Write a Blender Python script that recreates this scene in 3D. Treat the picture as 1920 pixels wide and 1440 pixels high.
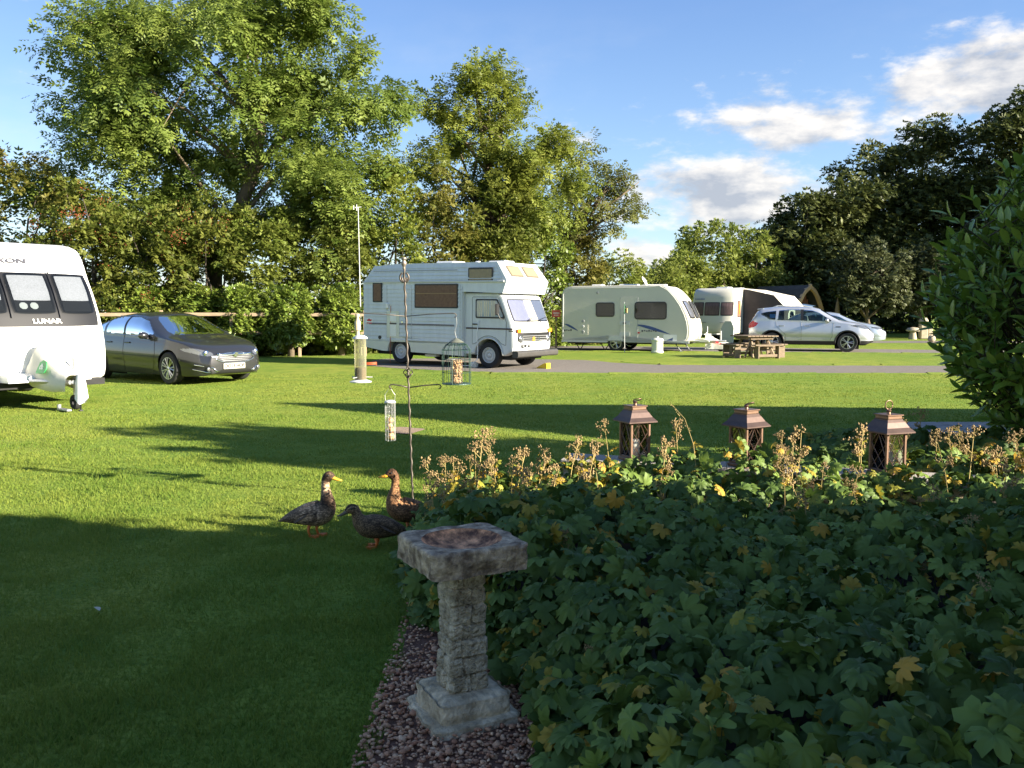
import bpy, bmesh, math, random
import numpy as np
from mathutils import Vector, Matrix
for _o in list(bpy.data.objects): bpy.data.objects.remove(_o)
SC = bpy.context.scene
COL = SC.collection
R = math.radians
random.seed(7); RNG = np.random.default_rng(7)

# ------------------------------------------------------------------ camera
cd = bpy.data.cameras.new('camera'); cam = bpy.data.objects.new('camera', cd); COL.objects.link(cam)
cam.location = (0, 0, 1.5); cam.rotation_euler = (R(90 - 4.68), 0, 0)
cd.sensor_width = 36; cd.lens = 36 * 1660 / 1920; cd.clip_start = 0.05; cd.clip_end = 4000
SC.camera = cam
# ------------------------------------------------------------------ light
SUN_EL = 19.0
SX, SY = 0.92, -0.392                      # horizontal direction towards the sun
sl = bpy.data.lights.new('sun', 'SUN'); sun = bpy.data.objects.new('sun', sl); COL.objects.link(sun)
sl.energy = 5.0; sl.angle = R(0.5); sl.color = (1.0, 0.90, 0.74)
_d = Vector((SX * math.cos(R(SUN_EL)), SY * math.cos(R(SUN_EL)), math.sin(R(SUN_EL))))
sun.rotation_euler = _d.to_track_quat('Z', 'Y').to_euler(); sun.location = (40, -30, 30)
SC.view_settings.view_transform = 'Standard'; SC.view_settings.look = 'None'
SC.view_settings.exposure = 2.0; SC.view_settings.gamma = 1.0; SC.view_settings.use_curve_mapping = False

def world():
    w = bpy.data.worlds.new('World'); SC.world = w; w.use_nodes = True
    nt = w.node_tree; N = nt.nodes; L = nt.links; N.clear()
    def nd(t, **k):
        n = N.new(t)
        for a, b in k.items(): setattr(n, a, b)
        return n
    def mth(op, a, b=None, c=None, clamp=False):
        n = nd('ShaderNodeMath', operation=op, use_clamp=clamp)
        for i, q in enumerate((a, b, c)):
            if q is None: continue
            if isinstance(q, (int, float)): n.inputs[i].default_value = q
            else: L.new(q, n.inputs[i])
        return n.outputs[0]
    sky = nd('ShaderNodeTexSky', sky_type='NISHITA', sun_disc=False, sun_elevation=R(SUN_EL),
             sun_rotation=math.atan2(SX, SY), altitude=0, air_density=1.0, dust_density=0.2, ozone_density=2.2)
    tc = nd('ShaderNodeTexCoord'); sep = nd('ShaderNodeSeparateXYZ'); L.new(tc.outputs['Generated'], sep.inputs[0])
    x, y, z = sep.outputs
    az = mth('ARCTAN2', x, y); el = mth('ARCSINE', z)
    # fractal noise, stretched along the horizon
    cb = nd('ShaderNodeCombineXYZ'); L.new(mth('MULTIPLY', az, 9.0), cb.inputs[0]); L.new(mth('MULTIPLY', el, 20.0), cb.inputs[1])
    def noise(vec, sc, det, rough, off=(0, 0, 0)):
        m = nd('ShaderNodeVectorMath', operation='ADD'); L.new(vec, m.inputs[0]); m.inputs[1].default_value = off
        n = nd('ShaderNodeTexNoise'); n.inputs['Scale'].default_value = sc; n.inputs['Detail'].default_value = det
        n.inputs['Roughness'].default_value = rough; L.new(m.outputs[0], n.inputs['Vector']); return n.outputs['Fac']
    n1 = noise(cb.outputs[0], 1.5, 9, 0.60)
    n2 = noise(cb.outputs[0], 1.5, 5, 0.55, (0.16, 0.26, 0))        # same field a little towards the sun
    n3 = noise(cb.outputs[0], 0.33, 3, 0.5, (7, 3, 2))
    # cloud banks (azimuth, elevation, half sizes, weight) in degrees
    field = None
    for a, e, sa, se, wt in ((17.0, 11.3, 6.6, 2.3, 1.0), (13.2, 7.0, 7.4, 2.9, 1.15), (28.8, 12.6, 7.5, 3.2, 1.2), (5.5, 11.5, 7.5, 2.6, .40),
                             (8.3, 3.8, 3.0, 1.3, .95), (-28.3, 17.4, 1.6, 0.9, 0.62),
                             (20.5, 6.0, 4.5, 2.2, 0.8), (44, 10, 12, 5, 1.0), (-52, 8, 12, 4, .8), (75, 14, 14, 5, .9), (110, 9, 18, 5, .9),
                             (-95, 11, 16, 5, .9), (150, 8, 20, 4, .9), (-140, 12, 18, 5, .9)):
        da = mth('DIVIDE', mth('SUBTRACT', az, R(a)), R(sa)); de = mth('DIVIDE', mth('SUBTRACT', el, R(e)), R(se))
        q = mth('ADD', mth('MULTIPLY', da, da), mth('MULTIPLY', de, de))
        g = mth('MULTIPLY', mth('POWER', 2.718, mth('MULTIPLY', q, -1.1)), wt)
        field = g if field is None else mth('MAXIMUM', field, g)
    dens = mth('ADD', field, mth('MULTIPLY', mth('SUBTRACT', n1, 0.5), 2.3))
    mr = nd('ShaderNodeMapRange', interpolation_type='SMOOTHSTEP'); L.new(dens, mr.inputs[0])
    mr.inputs[1].default_value = 0.34; mr.inputs[2].default_value = 0.95
    mask = mth('MULTIPLY', mr.outputs[0], 0.93)
    thin = nd('ShaderNodeMapRange', interpolation_type='SMOOTHSTEP'); L.new(mth('ADD', mth('MULTIPLY', n3, 1.0), mth('MULTIPLY', mth('SUBTRACT', n1, .5), 0.5)), thin.inputs[0])
    thin.inputs[1].default_value = 0.45; thin.inputs[2].default_value = 0.85
    lowel = nd('ShaderNodeMapRange'); L.new(el, lowel.inputs[0]); lowel.inputs[1].default_value = R(19); lowel.inputs[2].default_value = R(4)
    mask = mth('MAXIMUM', mask, mth('MULTIPLY', mth('MULTIPLY', thin.outputs[0], lowel.outputs[0]), 0.45))
    # shade of the cloud: bright where it thins towards the sun
    lit = nd('ShaderNodeMapRange'); L.new(mth('ADD', mth('SUBTRACT', n1, n2), mth('MULTIPLY', mth('SUBTRACT', 0.95, dens), 0.16)), lit.inputs[0])
    lit.inputs[1].default_value = -0.13; lit.inputs[2].default_value = 0.13
    cmix = nd('ShaderNodeMix', data_type='RGBA'); L.new(lit.outputs[0], cmix.inputs[0])
    cmix.inputs[6].default_value = (1.95, 2.1, 2.4, 1); cmix.inputs[7].default_value = (4.2, 4.0, 3.75, 1)
    blue = nd('ShaderNodeHueSaturation'); blue.inputs['Saturation'].default_value = 1.0; blue.inputs['Value'].default_value = 0.98; blue.inputs['Hue'].default_value = 0.508; L.new(sky.outputs[0], blue.inputs['Color'])
    grad = nd('ShaderNodeValToRGB'); L.new(mth('DIVIDE', el, R(90)), grad.inputs[0]); cr = grad.color_ramp       # plain clear-day gradient, the same all round
    cr.elements[0].position = 0.0; cr.elements[0].color = (1.7, 2.45, 3.4, 1); cr.elements[1].position = 1.0; cr.elements[1].color = (.42, .85, 1.9, 1)
    for p_, c_ in ((.09, (1.05, 1.95, 3.35, 1)), (.21, (.42, 1.12, 2.85, 1)), (.5, (.42, .95, 2.2, 1))): e_ = cr.elements.new(p_); e_.color = c_
    gm_ = nd('ShaderNodeMix', data_type='RGBA'); gm_.inputs[0].default_value = 0.45; L.new(blue.outputs[0], gm_.inputs[6]); L.new(grad.outputs[0], gm_.inputs[7])
    smix = nd('ShaderNodeMix', data_type='RGBA'); L.new(mask, smix.inputs[0]); L.new(gm_.outputs[2], smix.inputs[6]); L.new(cmix.outputs[2], smix.inputs[7])
    bg = nd('ShaderNodeBackground'); bg.inputs[1].default_value = 0.068; L.new(smix.outputs[2], bg.inputs[0])
    out = nd('ShaderNodeOutputWorld'); L.new(bg.outputs[0], out.inputs[0])
world()
SC.cycles.max_bounces = 8; SC.cycles.transparent_max_bounces = 12
SC.cycles.use_denoising = True

# ------------------------------------------------------------------ materials
MATS = {}
def mat(name, col, rough=0.6, metal=0.0, var=0.0, vscale=8.0, bump=0.0, bscale=60.0, coat=0.0, col2=None, trans=0.0, spec=0.5, attr=None, coords='Object', detail=4, emit=0, stretch=None):
    if name in MATS: return MATS[name]
    m = bpy.data.materials.new(name); m.use_nodes = True; nt = m.node_tree; N = nt.nodes; L = nt.links
    b = N['Principled BSDF']; out = N['Material Output']
    b.inputs['Roughness'].default_value = rough; b.inputs['Metallic'].default_value = metal
    b.inputs['Specular IOR Level'].default_value = spec
    if coat: b.inputs['Coat Weight'].default_value = coat; b.inputs['Coat Roughness'].default_value = 0.03
    c = (*col, 1); b.inputs['Base Color'].default_value = c
    src = None
    tc = N.new('ShaderNodeTexCoord'); vec = tc.outputs[coords]
    if stretch:
        mp = N.new('ShaderNodeMapping'); mp.inputs['Scale'].default_value = stretch; L.new(vec, mp.inputs[0]); vec = mp.outputs[0]
    if attr:
        at = N.new('ShaderNodeAttribute'); at.attribute_name = attr
        mx = N.new('ShaderNodeMix'); mx.data_type = 'RGBA'; mx.inputs[6].default_value = c; mx.inputs[7].default_value = (*col2, 1)
        L.new(at.outputs['Fac'], mx.inputs[0]); src = mx.outputs[2]
    if var or (col2 and not attr):
        n = N.new('ShaderNodeTexNoise'); n.inputs['Scale'].default_value = vscale; n.inputs['Detail'].default_value = detail
        n.inputs['Roughness'].default_value = 0.65; L.new(vec, n.inputs['Vector'])
        if col2 and not attr:
            mr = N.new('ShaderNodeMapRange'); mr.inputs[1].default_value = 0.38; mr.inputs[2].default_value = 0.64; L.new(n.outputs['Fac'], mr.inputs[0])
            mx = N.new('ShaderNodeMix'); mx.data_type = 'RGBA'; mx.inputs[6].default_value = c; mx.inputs[7].default_value = (*col2, 1)
            L.new(mr.outputs[0], mx.inputs[0]); src = mx.outputs[2]
        if var:
            hs = N.new('ShaderNodeHueSaturation')
            mr2 = N.new('ShaderNodeMapRange'); mr2.inputs[1].default_value = 0.25; mr2.inputs[2].default_value = 0.75
            mr2.inputs[3].default_value = 1 - var; mr2.inputs[4].default_value = 1 + var; L.new(n.outputs['Fac'], mr2.inputs[0])
            L.new(mr2.outputs[0], hs.inputs['Value'])
            if src is None: hs.inputs['Color'].default_value = c
            else: L.new(src, hs.inputs['Color'])
            src = hs.outputs[0]
    if src is not None: L.new(src, b.inputs['Base Color'])
    if bump:
        n = N.new('ShaderNodeTexNoise'); n.inputs['Scale'].default_value = bscale; n.inputs['Detail'].default_value = 5; L.new(vec, n.inputs['Vector'])
        bp = N.new('ShaderNodeBump'); bp.inputs['Strength'].default_value = bump; bp.inputs['Distance'].default_value = 0.02
        L.new(n.outputs['Fac'], bp.inputs['Height']); L.new(bp.outputs[0], b.inputs['Normal'])
    if trans:
        t = N.new('ShaderNodeBsdfTranslucent'); t.inputs[0].default_value = c
        if src is not None: L.new(src, t.inputs[0])
        ms = N.new('ShaderNodeMixShader'); ms.inputs[0].default_value = trans
        L.new(b.outputs[0], ms.inputs[1]); L.new(t.outputs[0], ms.inputs[2]); L.new(ms.outputs[0], out.inputs[0])
    MATS[name] = m; return m
def glass(name, tint=(0.55, 0.6, 0.6), clear=0.8, rough=0.02, milk=0):
    if name in MATS: return MATS[name]
    m = bpy.data.materials.new(name); m.use_nodes = True; nt = m.node_tree; N = nt.nodes; L = nt.links; N.clear()
    out = N.new('ShaderNodeOutputMaterial'); t = N.new('ShaderNodeBsdfTransparent'); t.inputs[0].default_value = (*[c * clear for c in tint], 1)
    g = N.new('ShaderNodeBsdfGlossy'); g.inputs['Roughness'].default_value = rough; g.inputs[0].default_value = (1, 1, 1, 1)
    fr = N.new('ShaderNodeFresnel'); fr.inputs[0].default_value = 1.36
    ms = N.new('ShaderNodeMixShader'); L.new(fr.outputs[0], ms.inputs[0]); L.new(t.outputs[0], ms.inputs[1]); L.new(g.outputs[0], ms.inputs[2]); L.new(ms.outputs[0], out.inputs[0])
    if milk:
        d = N.new('ShaderNodeBsdfDiffuse'); d.inputs[0].default_value = (*tint, 1); tr = N.new('ShaderNodeBsdfTranslucent'); tr.inputs[0].default_value = (*tint, 1)
        a = N.new('ShaderNodeMixShader'); L.new(d.outputs[0], a.inputs[1]); L.new(tr.outputs[0], a.inputs[2]); a.inputs[0].default_value = .5
        b = N.new('ShaderNodeMixShader'); b.inputs[0].default_value = milk; L.new(ms.outputs[0], b.inputs[1]); L.new(a.outputs[0], b.inputs[2]); L.new(b.outputs[0], out.inputs[0])
    MATS[name] = m; return m

M = {}
M['white'] = mat('white_paint', (0.78, 0.78, 0.76), 0.32, var=0.03, vscale=3, coat=0.3)
M['aged_white'] = mat('aged_white_paint', (0.60, 0.625, 0.635), 0.42, var=0.10, vscale=3, bump=0.03, bscale=9, stretch=(2.2, 2.2, .35), detail=7)
M['cream'] = mat('cream_paint', (0.66, 0.66, 0.56), 0.4, var=0.05, vscale=4)
M['offwhite'] = mat('off_white_shell', (0.58, 0.56, 0.47), 0.38, var=0.03, vscale=3)
M['grey_plastic'] = mat('grey_plastic', (0.30, 0.31, 0.31), 0.5, var=.05)
M['ltgrey'] = mat('light_grey_plastic', (0.52, 0.53, 0.52), 0.5, var=.05)
M['black'] = mat('black_plastic', (0.012, 0.012, 0.013), 0.42)
M['rubber'] = mat('tyre_rubber', (0.017, 0.017, 0.018), 0.8, var=0.2, vscale=20, bump=.1, bscale=60)
M['dark'] = mat('dark_interior', (0.02, 0.021, 0.024), 0.8)
M['under'] = mat('dirty_underbody', (0.02, 0.02, 0.02), 0.9, var=.3)
M['chrome'] = mat('chrome', (0.75, 0.76, 0.78), 0.12, 1.0)
M['alloy'] = mat('alloy_rim', (0.55, 0.56, 0.58), 0.28, 0.9, var=.05)
M['steel'] = mat('galvanised_steel', (0.42, 0.43, 0.44), 0.45, 0.8, var=.15, vscale=30)
M['graphite'] = mat('graphite_car_paint', (0.038, 0.039, 0.043), 0.30, 0.55, coat=1.0, var=.04)
M['silver'] = mat('silver_car_paint', (0.50, 0.52, 0.56), 0.30, 0.55, coat=0.8, var=.03)
M['silverblue'] = mat('pale_blue_silver_paint', (0.42, 0.48, 0.56), 0.30, 0.5, coat=0.8)
M['winglass'] = glass('window_glass', (0.62, 0.66, 0.68), 0.8)
M['carglass'] = glass('car_glass', (0.55, 0.66, 0.64), 0.8)
M['clear'] = glass('clear_glass', (0.97, 0.98, 0.97), 0.97)
M['smoked'] = mat('smoked_acrylic', (0.035, 0.030, 0.026), 0.12, coat=.4)
M['amber'] = mat('amber_lens', (0.75, 0.20, 0.02), 0.2)
M['red'] = mat('red_lens', (0.55, 0.02, 0.02), 0.2, coat=.5)
M['lens'] = mat('headlight_lens', (0.20, 0.21, 0.22), 0.08, 0.6, coat=1)
M['curtain'] = mat('cream_curtain', (0.62, 0.55, 0.42), 0.9, var=.15, vscale=20)
M['blind'] = mat('pale_blind', (0.50, 0.49, 0.52), 0.9, var=.18, vscale=45)
M['brown_blind'] = mat('brown_blind', (0.16, 0.085, 0.05), 0.7, var=.3, vscale=14)
M['lilac_blind'] = mat('lilac_windscreen_blind', (0.12, 0.13, 0.21), 0.5, var=.12, vscale=9)
M['stripe'] = mat('dark_stripe', (0.05, 0.028, 0.03), 0.4)
M['blue_decal'] = mat('blue_decal', (0.03, 0.07, 0.22), 0.35)
M['plate'] = mat('number_plate', (0.40, 0.39, 0.33), 0.45)
M['ink'] = mat('black_lettering', (0.01, 0.01, 0.012), 0.5)
M['grey_ink'] = mat('grey_lettering', (0.07, 0.07, 0.08), 0.4)
M['white_ink'] = mat('white_lettering', (0.85, 0.85, 0.85), 0.4)
M['wood'] = mat('weathered_timber', (0.19, 0.14, 0.09), 0.8, var=.28, vscale=5, bump=.25, bscale=40, stretch=(1, 1, 6))
M['rail'] = mat('pale_rail_timber', (0.27, 0.20, 0.13), 0.85, var=.25, vscale=6, bump=.2)
M['iron'] = mat('dark_wrought_iron', (0.10, 0.085, 0.07), 0.5, 0.6, var=.3, vscale=60)
M['wire'] = mat('green_coated_wire', (0.03, 0.07, 0.055), 0.5, 0.3)
M['galv'] = mat('galvanised_wire', (0.45, 0.46, 0.45), 0.4, 0.8)
M['bark'] = mat('grey_brown_bark', (0.13, 0.10, 0.065), 0.95, var=.35, vscale=6, bump=.6, bscale=22)
M['bark_dark'] = mat('dark_bark', (0.06, 0.048, 0.035), 0.95, var=.35, vscale=6, bump=.6, bscale=22)

# ------------------------------------------------------------------ mesh helpers
class MB:
    def __init__(s): s.v = []; s.f = []
    def add(s, vs, fs):
        o = len(s.v); s.v += [tuple(p) for p in vs]; s.f += [tuple(i + o for i in f) for f in fs]; return s
    def box(s, c, size, m=None, rz=0, ch=0.0):
        x, y, z = [q / 2 for q in size]
        k = min(ch, x * .9, y * .9, z * .9)
        if k > 0:
            vs = []
            idx = {}
            for sx in (-1, 1):
                for sy in (-1, 1):
                    for sz in (-1, 1):
                        for a in range(3):
                            p = [sx * (x - k), sy * (y - k), sz * (z - k)]; p[a] = (sx * x, sy * y, sz * z)[a]
                            idx[(sx, sy, sz, a)] = len(vs); vs.append(p)
            fs = []
            for a in range(3):
                b, c2 = (a + 1) % 3, (a + 2) % 3
                for sg in (-1, 1):
                    def key(u, w):
                        t = [0, 0, 0]; t[a] = sg; t[b] = u; t[c2] = w; return idx[(*t, a)]
                    q = [key(-1, -1), key(1, -1), key(1, 1), key(-1, 1)]
                    fs.append(q if sg > 0 else q[::-1])
            for a in range(3):
                b, c2 = (a + 1) % 3, (a + 2) % 3
                for u in (-1, 1):
                    for w in (-1, 1):
                        def key(sg, ax):
                            t = [0, 0, 0]; t[a] = sg; t[b] = u; t[c2] = w; return idx[(*t, ax)]
                        q = [key(-1, b), key(1, b), key(1, c2), key(-1, c2)]
                        fs.append(q if u * w < 0 else q[::-1])
            for sx in (-1, 1):
                for sy in (-1, 1):
                    for sz in (-1, 1):
                        q = [idx[(sx, sy, sz, a)] for a in range(3)]
                        fs.append(q if sx * sy * sz > 0 else q[::-1])
        else:
            vs = [(sx * x, sy * y, sz * z) for sz in (-1, 1) for sy in (-1, 1) for sx in (-1, 1)]
            fs = [(0, 2, 3, 1), (4, 5, 7, 6), (0, 1, 5, 4), (2, 6, 7, 3), (0, 4, 6, 2), (1, 3, 7, 5)]
        mm = m if m is not None else Matrix.Rotation(rz, 3, 'Z')
        c = Vector(c)
        return s.add([mm @ Vector(p) + c for p in vs], fs)
    def tube(s, pts, r, n=6, cap=True, flat=1.0):
        pts = [Vector(p) for p in pts]
        if isinstance(r, (int, float)): r = [r] * len(pts)
        o = len(s.v); k = len(pts); up = None
        for i, p in enumerate(pts):
            t = (pts[min(i + 1, k - 1)] - pts[max(i - 1, 0)])
            t = t.normalized() if t.length > 1e-9 else Vector((0, 0, 1))
            if up is None:
                up = Vector((0, 0, 1)) if abs(t.z) < .9 else Vector((0, 1, 0))
            a = t.cross(up); a = a.normalized() if a.length > 1e-6 else t.orthogonal().normalized(); b = a.cross(t).normalized(); up = b
            for j in range(n):
                w = 2 * math.pi * j / n
                s.v.append(tuple(p + a * (math.cos(w) * r[i]) + b * (math.sin(w) * r[i] * flat)))
        for i in range(k - 1):
            for j in range(n):
                j2 = (j + 1) % n
                s.f.append((o + i * n + j, o + i * n + j2, o + (i + 1) * n + j2, o + (i + 1) * n + j))
        if cap:
            s.f.append(tuple(o + j for j in range(n))[::-1]); s.f.append(tuple(o + (k - 1) * n + j for j in range(n)))
        return s
    def cyl(s, p0, p1, r0, r1=None, n=12): return s.tube([p0, p1], [r0, r0 if r1 is None else r1], n)
    def lathe(s, prof, n=24, c=(0, 0, 0), axis='z', mtx=None):
        o = len(s.v); c = Vector(c)
        for (r, h) in prof:
            for j in range(n):
                w = 2 * math.pi * j / n; a, b = r * math.cos(w), r * math.sin(w)
                p = Vector((a, b, h)) if axis == 'z' else (Vector((a, h, b)) if axis == 'y' else Vector((h, a, b)))
                if mtx is not None: p = mtx @ p
                s.v.append(tuple(p + c))
        for i in range(len(prof) - 1):
            for j in range(n):
                j2 = (j + 1) % n; q = (o + i * n + j, o + i * n + j2, o + (i + 1) * n + j2, o + (i + 1) * n + j)
                s.f.append(q)
        return s
    def prism(s, out, p0, u, v, w, depth):
        """outline in (u,v) from p0, extruded by depth along w (front face at +depth)"""
        p0, u, v, w = Vector(p0), Vector(u), Vector(v), Vector(w); n = len(out); o = len(s.v)
        for d in (0, depth):
            for a, b in out: s.v.append(tuple(p0 + u * a + v * b + w * d))
        s.f.append(tuple(o + i for i in range(n))[::-1]); s.f.append(tuple(o + n + i for i in range(n)))
        for i in range(n):
            j = (i + 1) % n; s.f.append((o + i, o + j, o + n + j, o + n + i))
        return s
    def grid(s, fn, nu, nv):
        o = len(s.v)
        for i in range(nu + 1):
            for j in range(nv + 1): s.v.append(tuple(fn(i / nu, j / nv)))
        for i in range(nu):
            for j in range(nv):
                a = o + i * (nv + 1) + j; s.f.append((a, a + nv + 1, a + nv + 2, a + 1))
        return s
    def sphere(s, c, r, nu=12, nv=8, sq=(1, 1, 1)):
        o = len(s.v)
        for i in range(nv + 1):
            t = math.pi * i / nv
            for j in range(nu):
                w = 2 * math.pi * j / nu
                s.v.append((c[0] + r * sq[0] * math.sin(t) * math.cos(w), c[1] + r * sq[1] * math.sin(t) * math.sin(w), c[2] + r * sq[2] * math.cos(t)))
        for i in range(nv):
            for j in range(nu):
                j2 = (j + 1) % nu; s.f.append((o + i * nu + j, o + (i + 1) * nu + j, o + (i + 1) * nu + j2, o + i * nu + j2))
        return s
    def build(s, name, m, parent=None, smooth=False, fix=True, loc=None):
        me = bpy.data.meshes.new(name); me.from_pydata(s.v, [], s.f)
        if fix:
            bm = bmesh.new(); bm.from_mesh(me); bmesh.ops.remove_doubles(bm, verts=bm.verts, dist=1e-5)
            bmesh.ops.recalc_face_normals(bm, faces=bm.faces); bm.to_mesh(me); bm.free()
        me.materials.append(m)
        o = bpy.data.objects.new(name, me); COL.objects.link(o)
        if parent: o.parent = parent
        if loc: o.location = loc
        if smooth:
            me.shade_smooth() if smooth is True else None
            if smooth is not True:
                me.shade_smooth()
                md = o.modifiers.new('edges', 'EDGE_SPLIT'); md.split_angle = R(smooth); md.use_edge_sharp = False
        return o
def tag(o, label=None, cat=None, group=None, kind=None):
    if label: o['label'] = label
    if cat: o['category'] = cat
    if group: o['group'] = group
    if kind: o['kind'] = kind
    return o
def empty(name, loc=(0, 0, 0), rz=0.0, label=None, cat=None, group=None):
    o = bpy.data.objects.new(name, None); COL.objects.link(o); o.location = loc; o.rotation_euler = (0, 0, rz); o.empty_display_size = .1
    return tag(o, label, cat, group)
def rrect(w, h, r, n=5):
    """rounded rectangle outline centred on 0"""
    o = []; r = min(r, w / 2 - 1e-4, h / 2 - 1e-4)
    for cx, cy, a0 in ((w / 2 - r, h / 2 - r, 0), (-w / 2 + r, h / 2 - r, 90), (-w / 2 + r, -h / 2 + r, 180), (w / 2 - r, -h / 2 + r, 270)):
        for i in range(n + 1):
            a = R(a0 + 90 * i / n); o.append((cx + r * math.cos(a), cy + r * math.sin(a)))
    return o
def text(s, parent, p, rot, size, m, name='lettering', ext=0.002, sx=1.0, shear=0.0, align='CENTER', bold=0.0):
    cu = bpy.data.curves.new(name, 'FONT'); cu.body = s; cu.size = size; cu.extrude = ext; cu.align_x = align; cu.align_y = 'CENTER'
    cu.shear = shear; cu.offset = bold; cu.materials.append(m); cu.resolution_u = 3
    tmp = bpy.data.objects.new(name, cu); COL.objects.link(tmp); bpy.context.view_layer.update()
    me = bpy.data.meshes.new_from_object(tmp.evaluated_get(bpy.context.evaluated_depsgraph_get())); bpy.data.objects.remove(tmp); me.name = name
    if not me.materials: me.materials.append(m)
    o = bpy.data.objects.new(name, me); COL.objects.link(o); o.parent = parent; o.location = p; o.rotation_euler = rot; o.scale = (sx, 1, 1)
    return o
def mesh_np(name, V, F, m, parent=None, attr=None, smooth=False):
    """V Nx3, F Kx3 or Kx4 numpy; attr per-vertex float 'tint'"""
    me = bpy.data.meshes.new(name); V = np.asarray(V, np.float32); F = np.asarray(F, np.int32); k = F.shape[1]
    me.vertices.add(len(V)); me.vertices.foreach_set('co', V.ravel())
    me.loops.add(F.size); me.loops.foreach_set('vertex_index', F.ravel())
    me.polygons.add(len(F)); me.polygons.foreach_set('loop_start', np.arange(0, F.size, k, dtype=np.int32)); me.polygons.foreach_set('loop_total', np.full(len(F), k, np.int32))
    me.update(calc_edges=True)
    if attr is not None:
        a = me.attributes.new('tint', 'FLOAT', 'POINT'); a.data.foreach_set('value', np.asarray(attr, np.float32))
    if smooth: me.shade_smooth()
    me.materials.append(m); o = bpy.data.objects.new(name, me); COL.objects.link(o)
    if parent: o.parent = parent
    return o
def frames(n):
    """orthonormal frames for unit normals n (Nx3): returns t,b"""
    a = np.where(np.abs(n[:, 2:3]) < .9, np.array([[0, 0, 1.]]), np.array([[1., 0, 0]]))
    t = np.cross(a, n); t /= np.linalg.norm(t, axis=1, keepdims=True); return t, np.cross(n, t)
def unit(v): return v / (np.linalg.norm(v, axis=1, keepdims=True) + 1e-9)
def scatter_leaves(pos, axis, nrm, size, tv, tf, tint):
    """instances of a leaf template (tv in units: x across, y along the leaf, z up) -> V,F,attr"""
    ax = unit(axis); n = nrm - ax * (nrm * ax).sum(1, keepdims=True); n = unit(n); ac = np.cross(ax, n)
    tv = np.asarray(tv, float); tf = np.asarray(tf, int); k = len(tv); N = len(pos)
    V = pos[:, None, :] + size[:, None, None] * (tv[None, :, 0:1] * ac[:, None, :] + tv[None, :, 1:2] * ax[:, None, :] + tv[None, :, 2:3] * n[:, None, :])
    F = tf[None] + (np.arange(N) * k)[:, None, None]
    return V.reshape(-1, 3), F.reshape(-1, tf.shape[1]), np.repeat(tint, k)
# ================================================================== GROUND
def grass_material():
    m = bpy.data.materials.new('mown_grass'); m.use_nodes = True; nt = m.node_tree; N = nt.nodes; L = nt.links
    b = N['Principled BSDF']; b.inputs['Roughness'].default_value = 0.9; b.inputs['Specular IOR Level'].default_value = 0.15
    tc = N.new('ShaderNodeTexCoord')
    def noise(s, d=4, st=None):
        n = N.new('ShaderNodeTexNoise'); n.inputs['Scale'].default_value = s; n.inputs['Detail'].default_value = d
        if st:
            mp = N.new('ShaderNodeMapping'); mp.inputs['Scale'].default_value = st; L.new(tc.outputs['Object'], mp.inputs[0]); L.new(mp.outputs[0], n.inputs['Vector'])
        else: L.new(tc.outputs['Object'], n.inputs['Vector'])
        return n.outputs['Fac']
    def mix(f, a, c):
        x = N.new('ShaderNodeMix'); x.data_type = 'RGBA'; L.new(f, x.inputs[0])
        for i, q in ((6, a), (7, c)):
            if isinstance(q, tuple): x.inputs[i].default_value = (*q, 1)
            else: L.new(q, x.inputs[i])
        return x.outputs[2]
    def rng(f, a, c):
        r = N.new('ShaderNodeMapRange'); r.inputs[1].default_value = a; r.inputs[2].default_value = c; L.new(f, r.inputs[0]); return r.outputs[0]
    c1 = mix(rng(noise(0.35, 5, (1, .45, 1)), .38, .62), (0.180, 0.260, 0.034), (0.285, 0.310, 0.050))
    c2 = mix(rng(noise(2.2, 6), .45, .75), c1, (0.115, 0.200, 0.026))
    c3 = mix(rng(noise(38, 5), .42, .72), c2, (0.085, 0.150, 0.018))
    L.new(c3, b.inputs['Base Color'])
    bp = N.new('ShaderNodeBump'); bp.inputs['Strength'].default_value = 0.9; bp.inputs['Distance'].default_value = 0.03
    L.new(noise(55, 6), bp.inputs['Height']); L.new(bp.outputs[0], b.inputs['Normal'])
    return m
M['lawn'] = grass_material()
def sheet(name, pts, z, m, kind='structure'):
    g = MB(); g.add([(x, y, z) for x, y in pts], [tuple(range(len(pts)))]); o = g.build(name, m); return tag(o, kind=kind)
sheet('lawn', [(-400, -120), (400, -120), (400, 900), (-400, 900)], 0, M['lawn'])
M['tarmac'] = mat('grey_gravel_track', (0.155, 0.135, 0.115), 0.95, var=.22, vscale=7, bump=.5, bscale=90, detail=8)
M['pinkgravel'] = mat('pink_gravel_base', (0.16, 0.075, 0.045), 0.95, var=.35, vscale=60, bump=.8, bscale=90)
def wob(pts, amp=0.12, step=0.4):
    out = []
    for i in range(len(pts)):
        a = np.array(pts[i]); b = np.array(pts[(i + 1) % len(pts)]); n = max(1, int(np.linalg.norm(b - a) / step))
        if n > 60: n = 60
        for k in range(n):
            p = a + (b - a) * k / n; out.append((p[0] + random.uniform(-amp, amp) * .5, p[1] + random.uniform(-amp, amp)))
    return out
sheet('gravel_track', wob([(-4.3, 24.9), (-3.0, 23.4), (-0.5, 21.7), (2, 21.55), (8, 21.5), (15, 21.45), (40, 21.3), (40, 24.2), (15, 24.5), (8, 24.6), (4.2, 24.9), (3.0, 26.0), (2.2, 27.4), (-1.6, 28.6), (-4.2, 28.0)], .1), 0.004, M['tarmac'])
sheet('caravan_pitch', wob([(1.0, 33.9), (14, 32.0), (22, 31.2), (40, 30.5), (40, 32.6), (20, 33.6), (9, 37.2), (1.5, 39)], .12), 0.004, M['tarmac'])
sheet('far_track', wob([(14, 42.5), (60, 40.5), (60, 44.5), (14, 45.5)], .15), 0.004, M['tarmac'])
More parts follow.
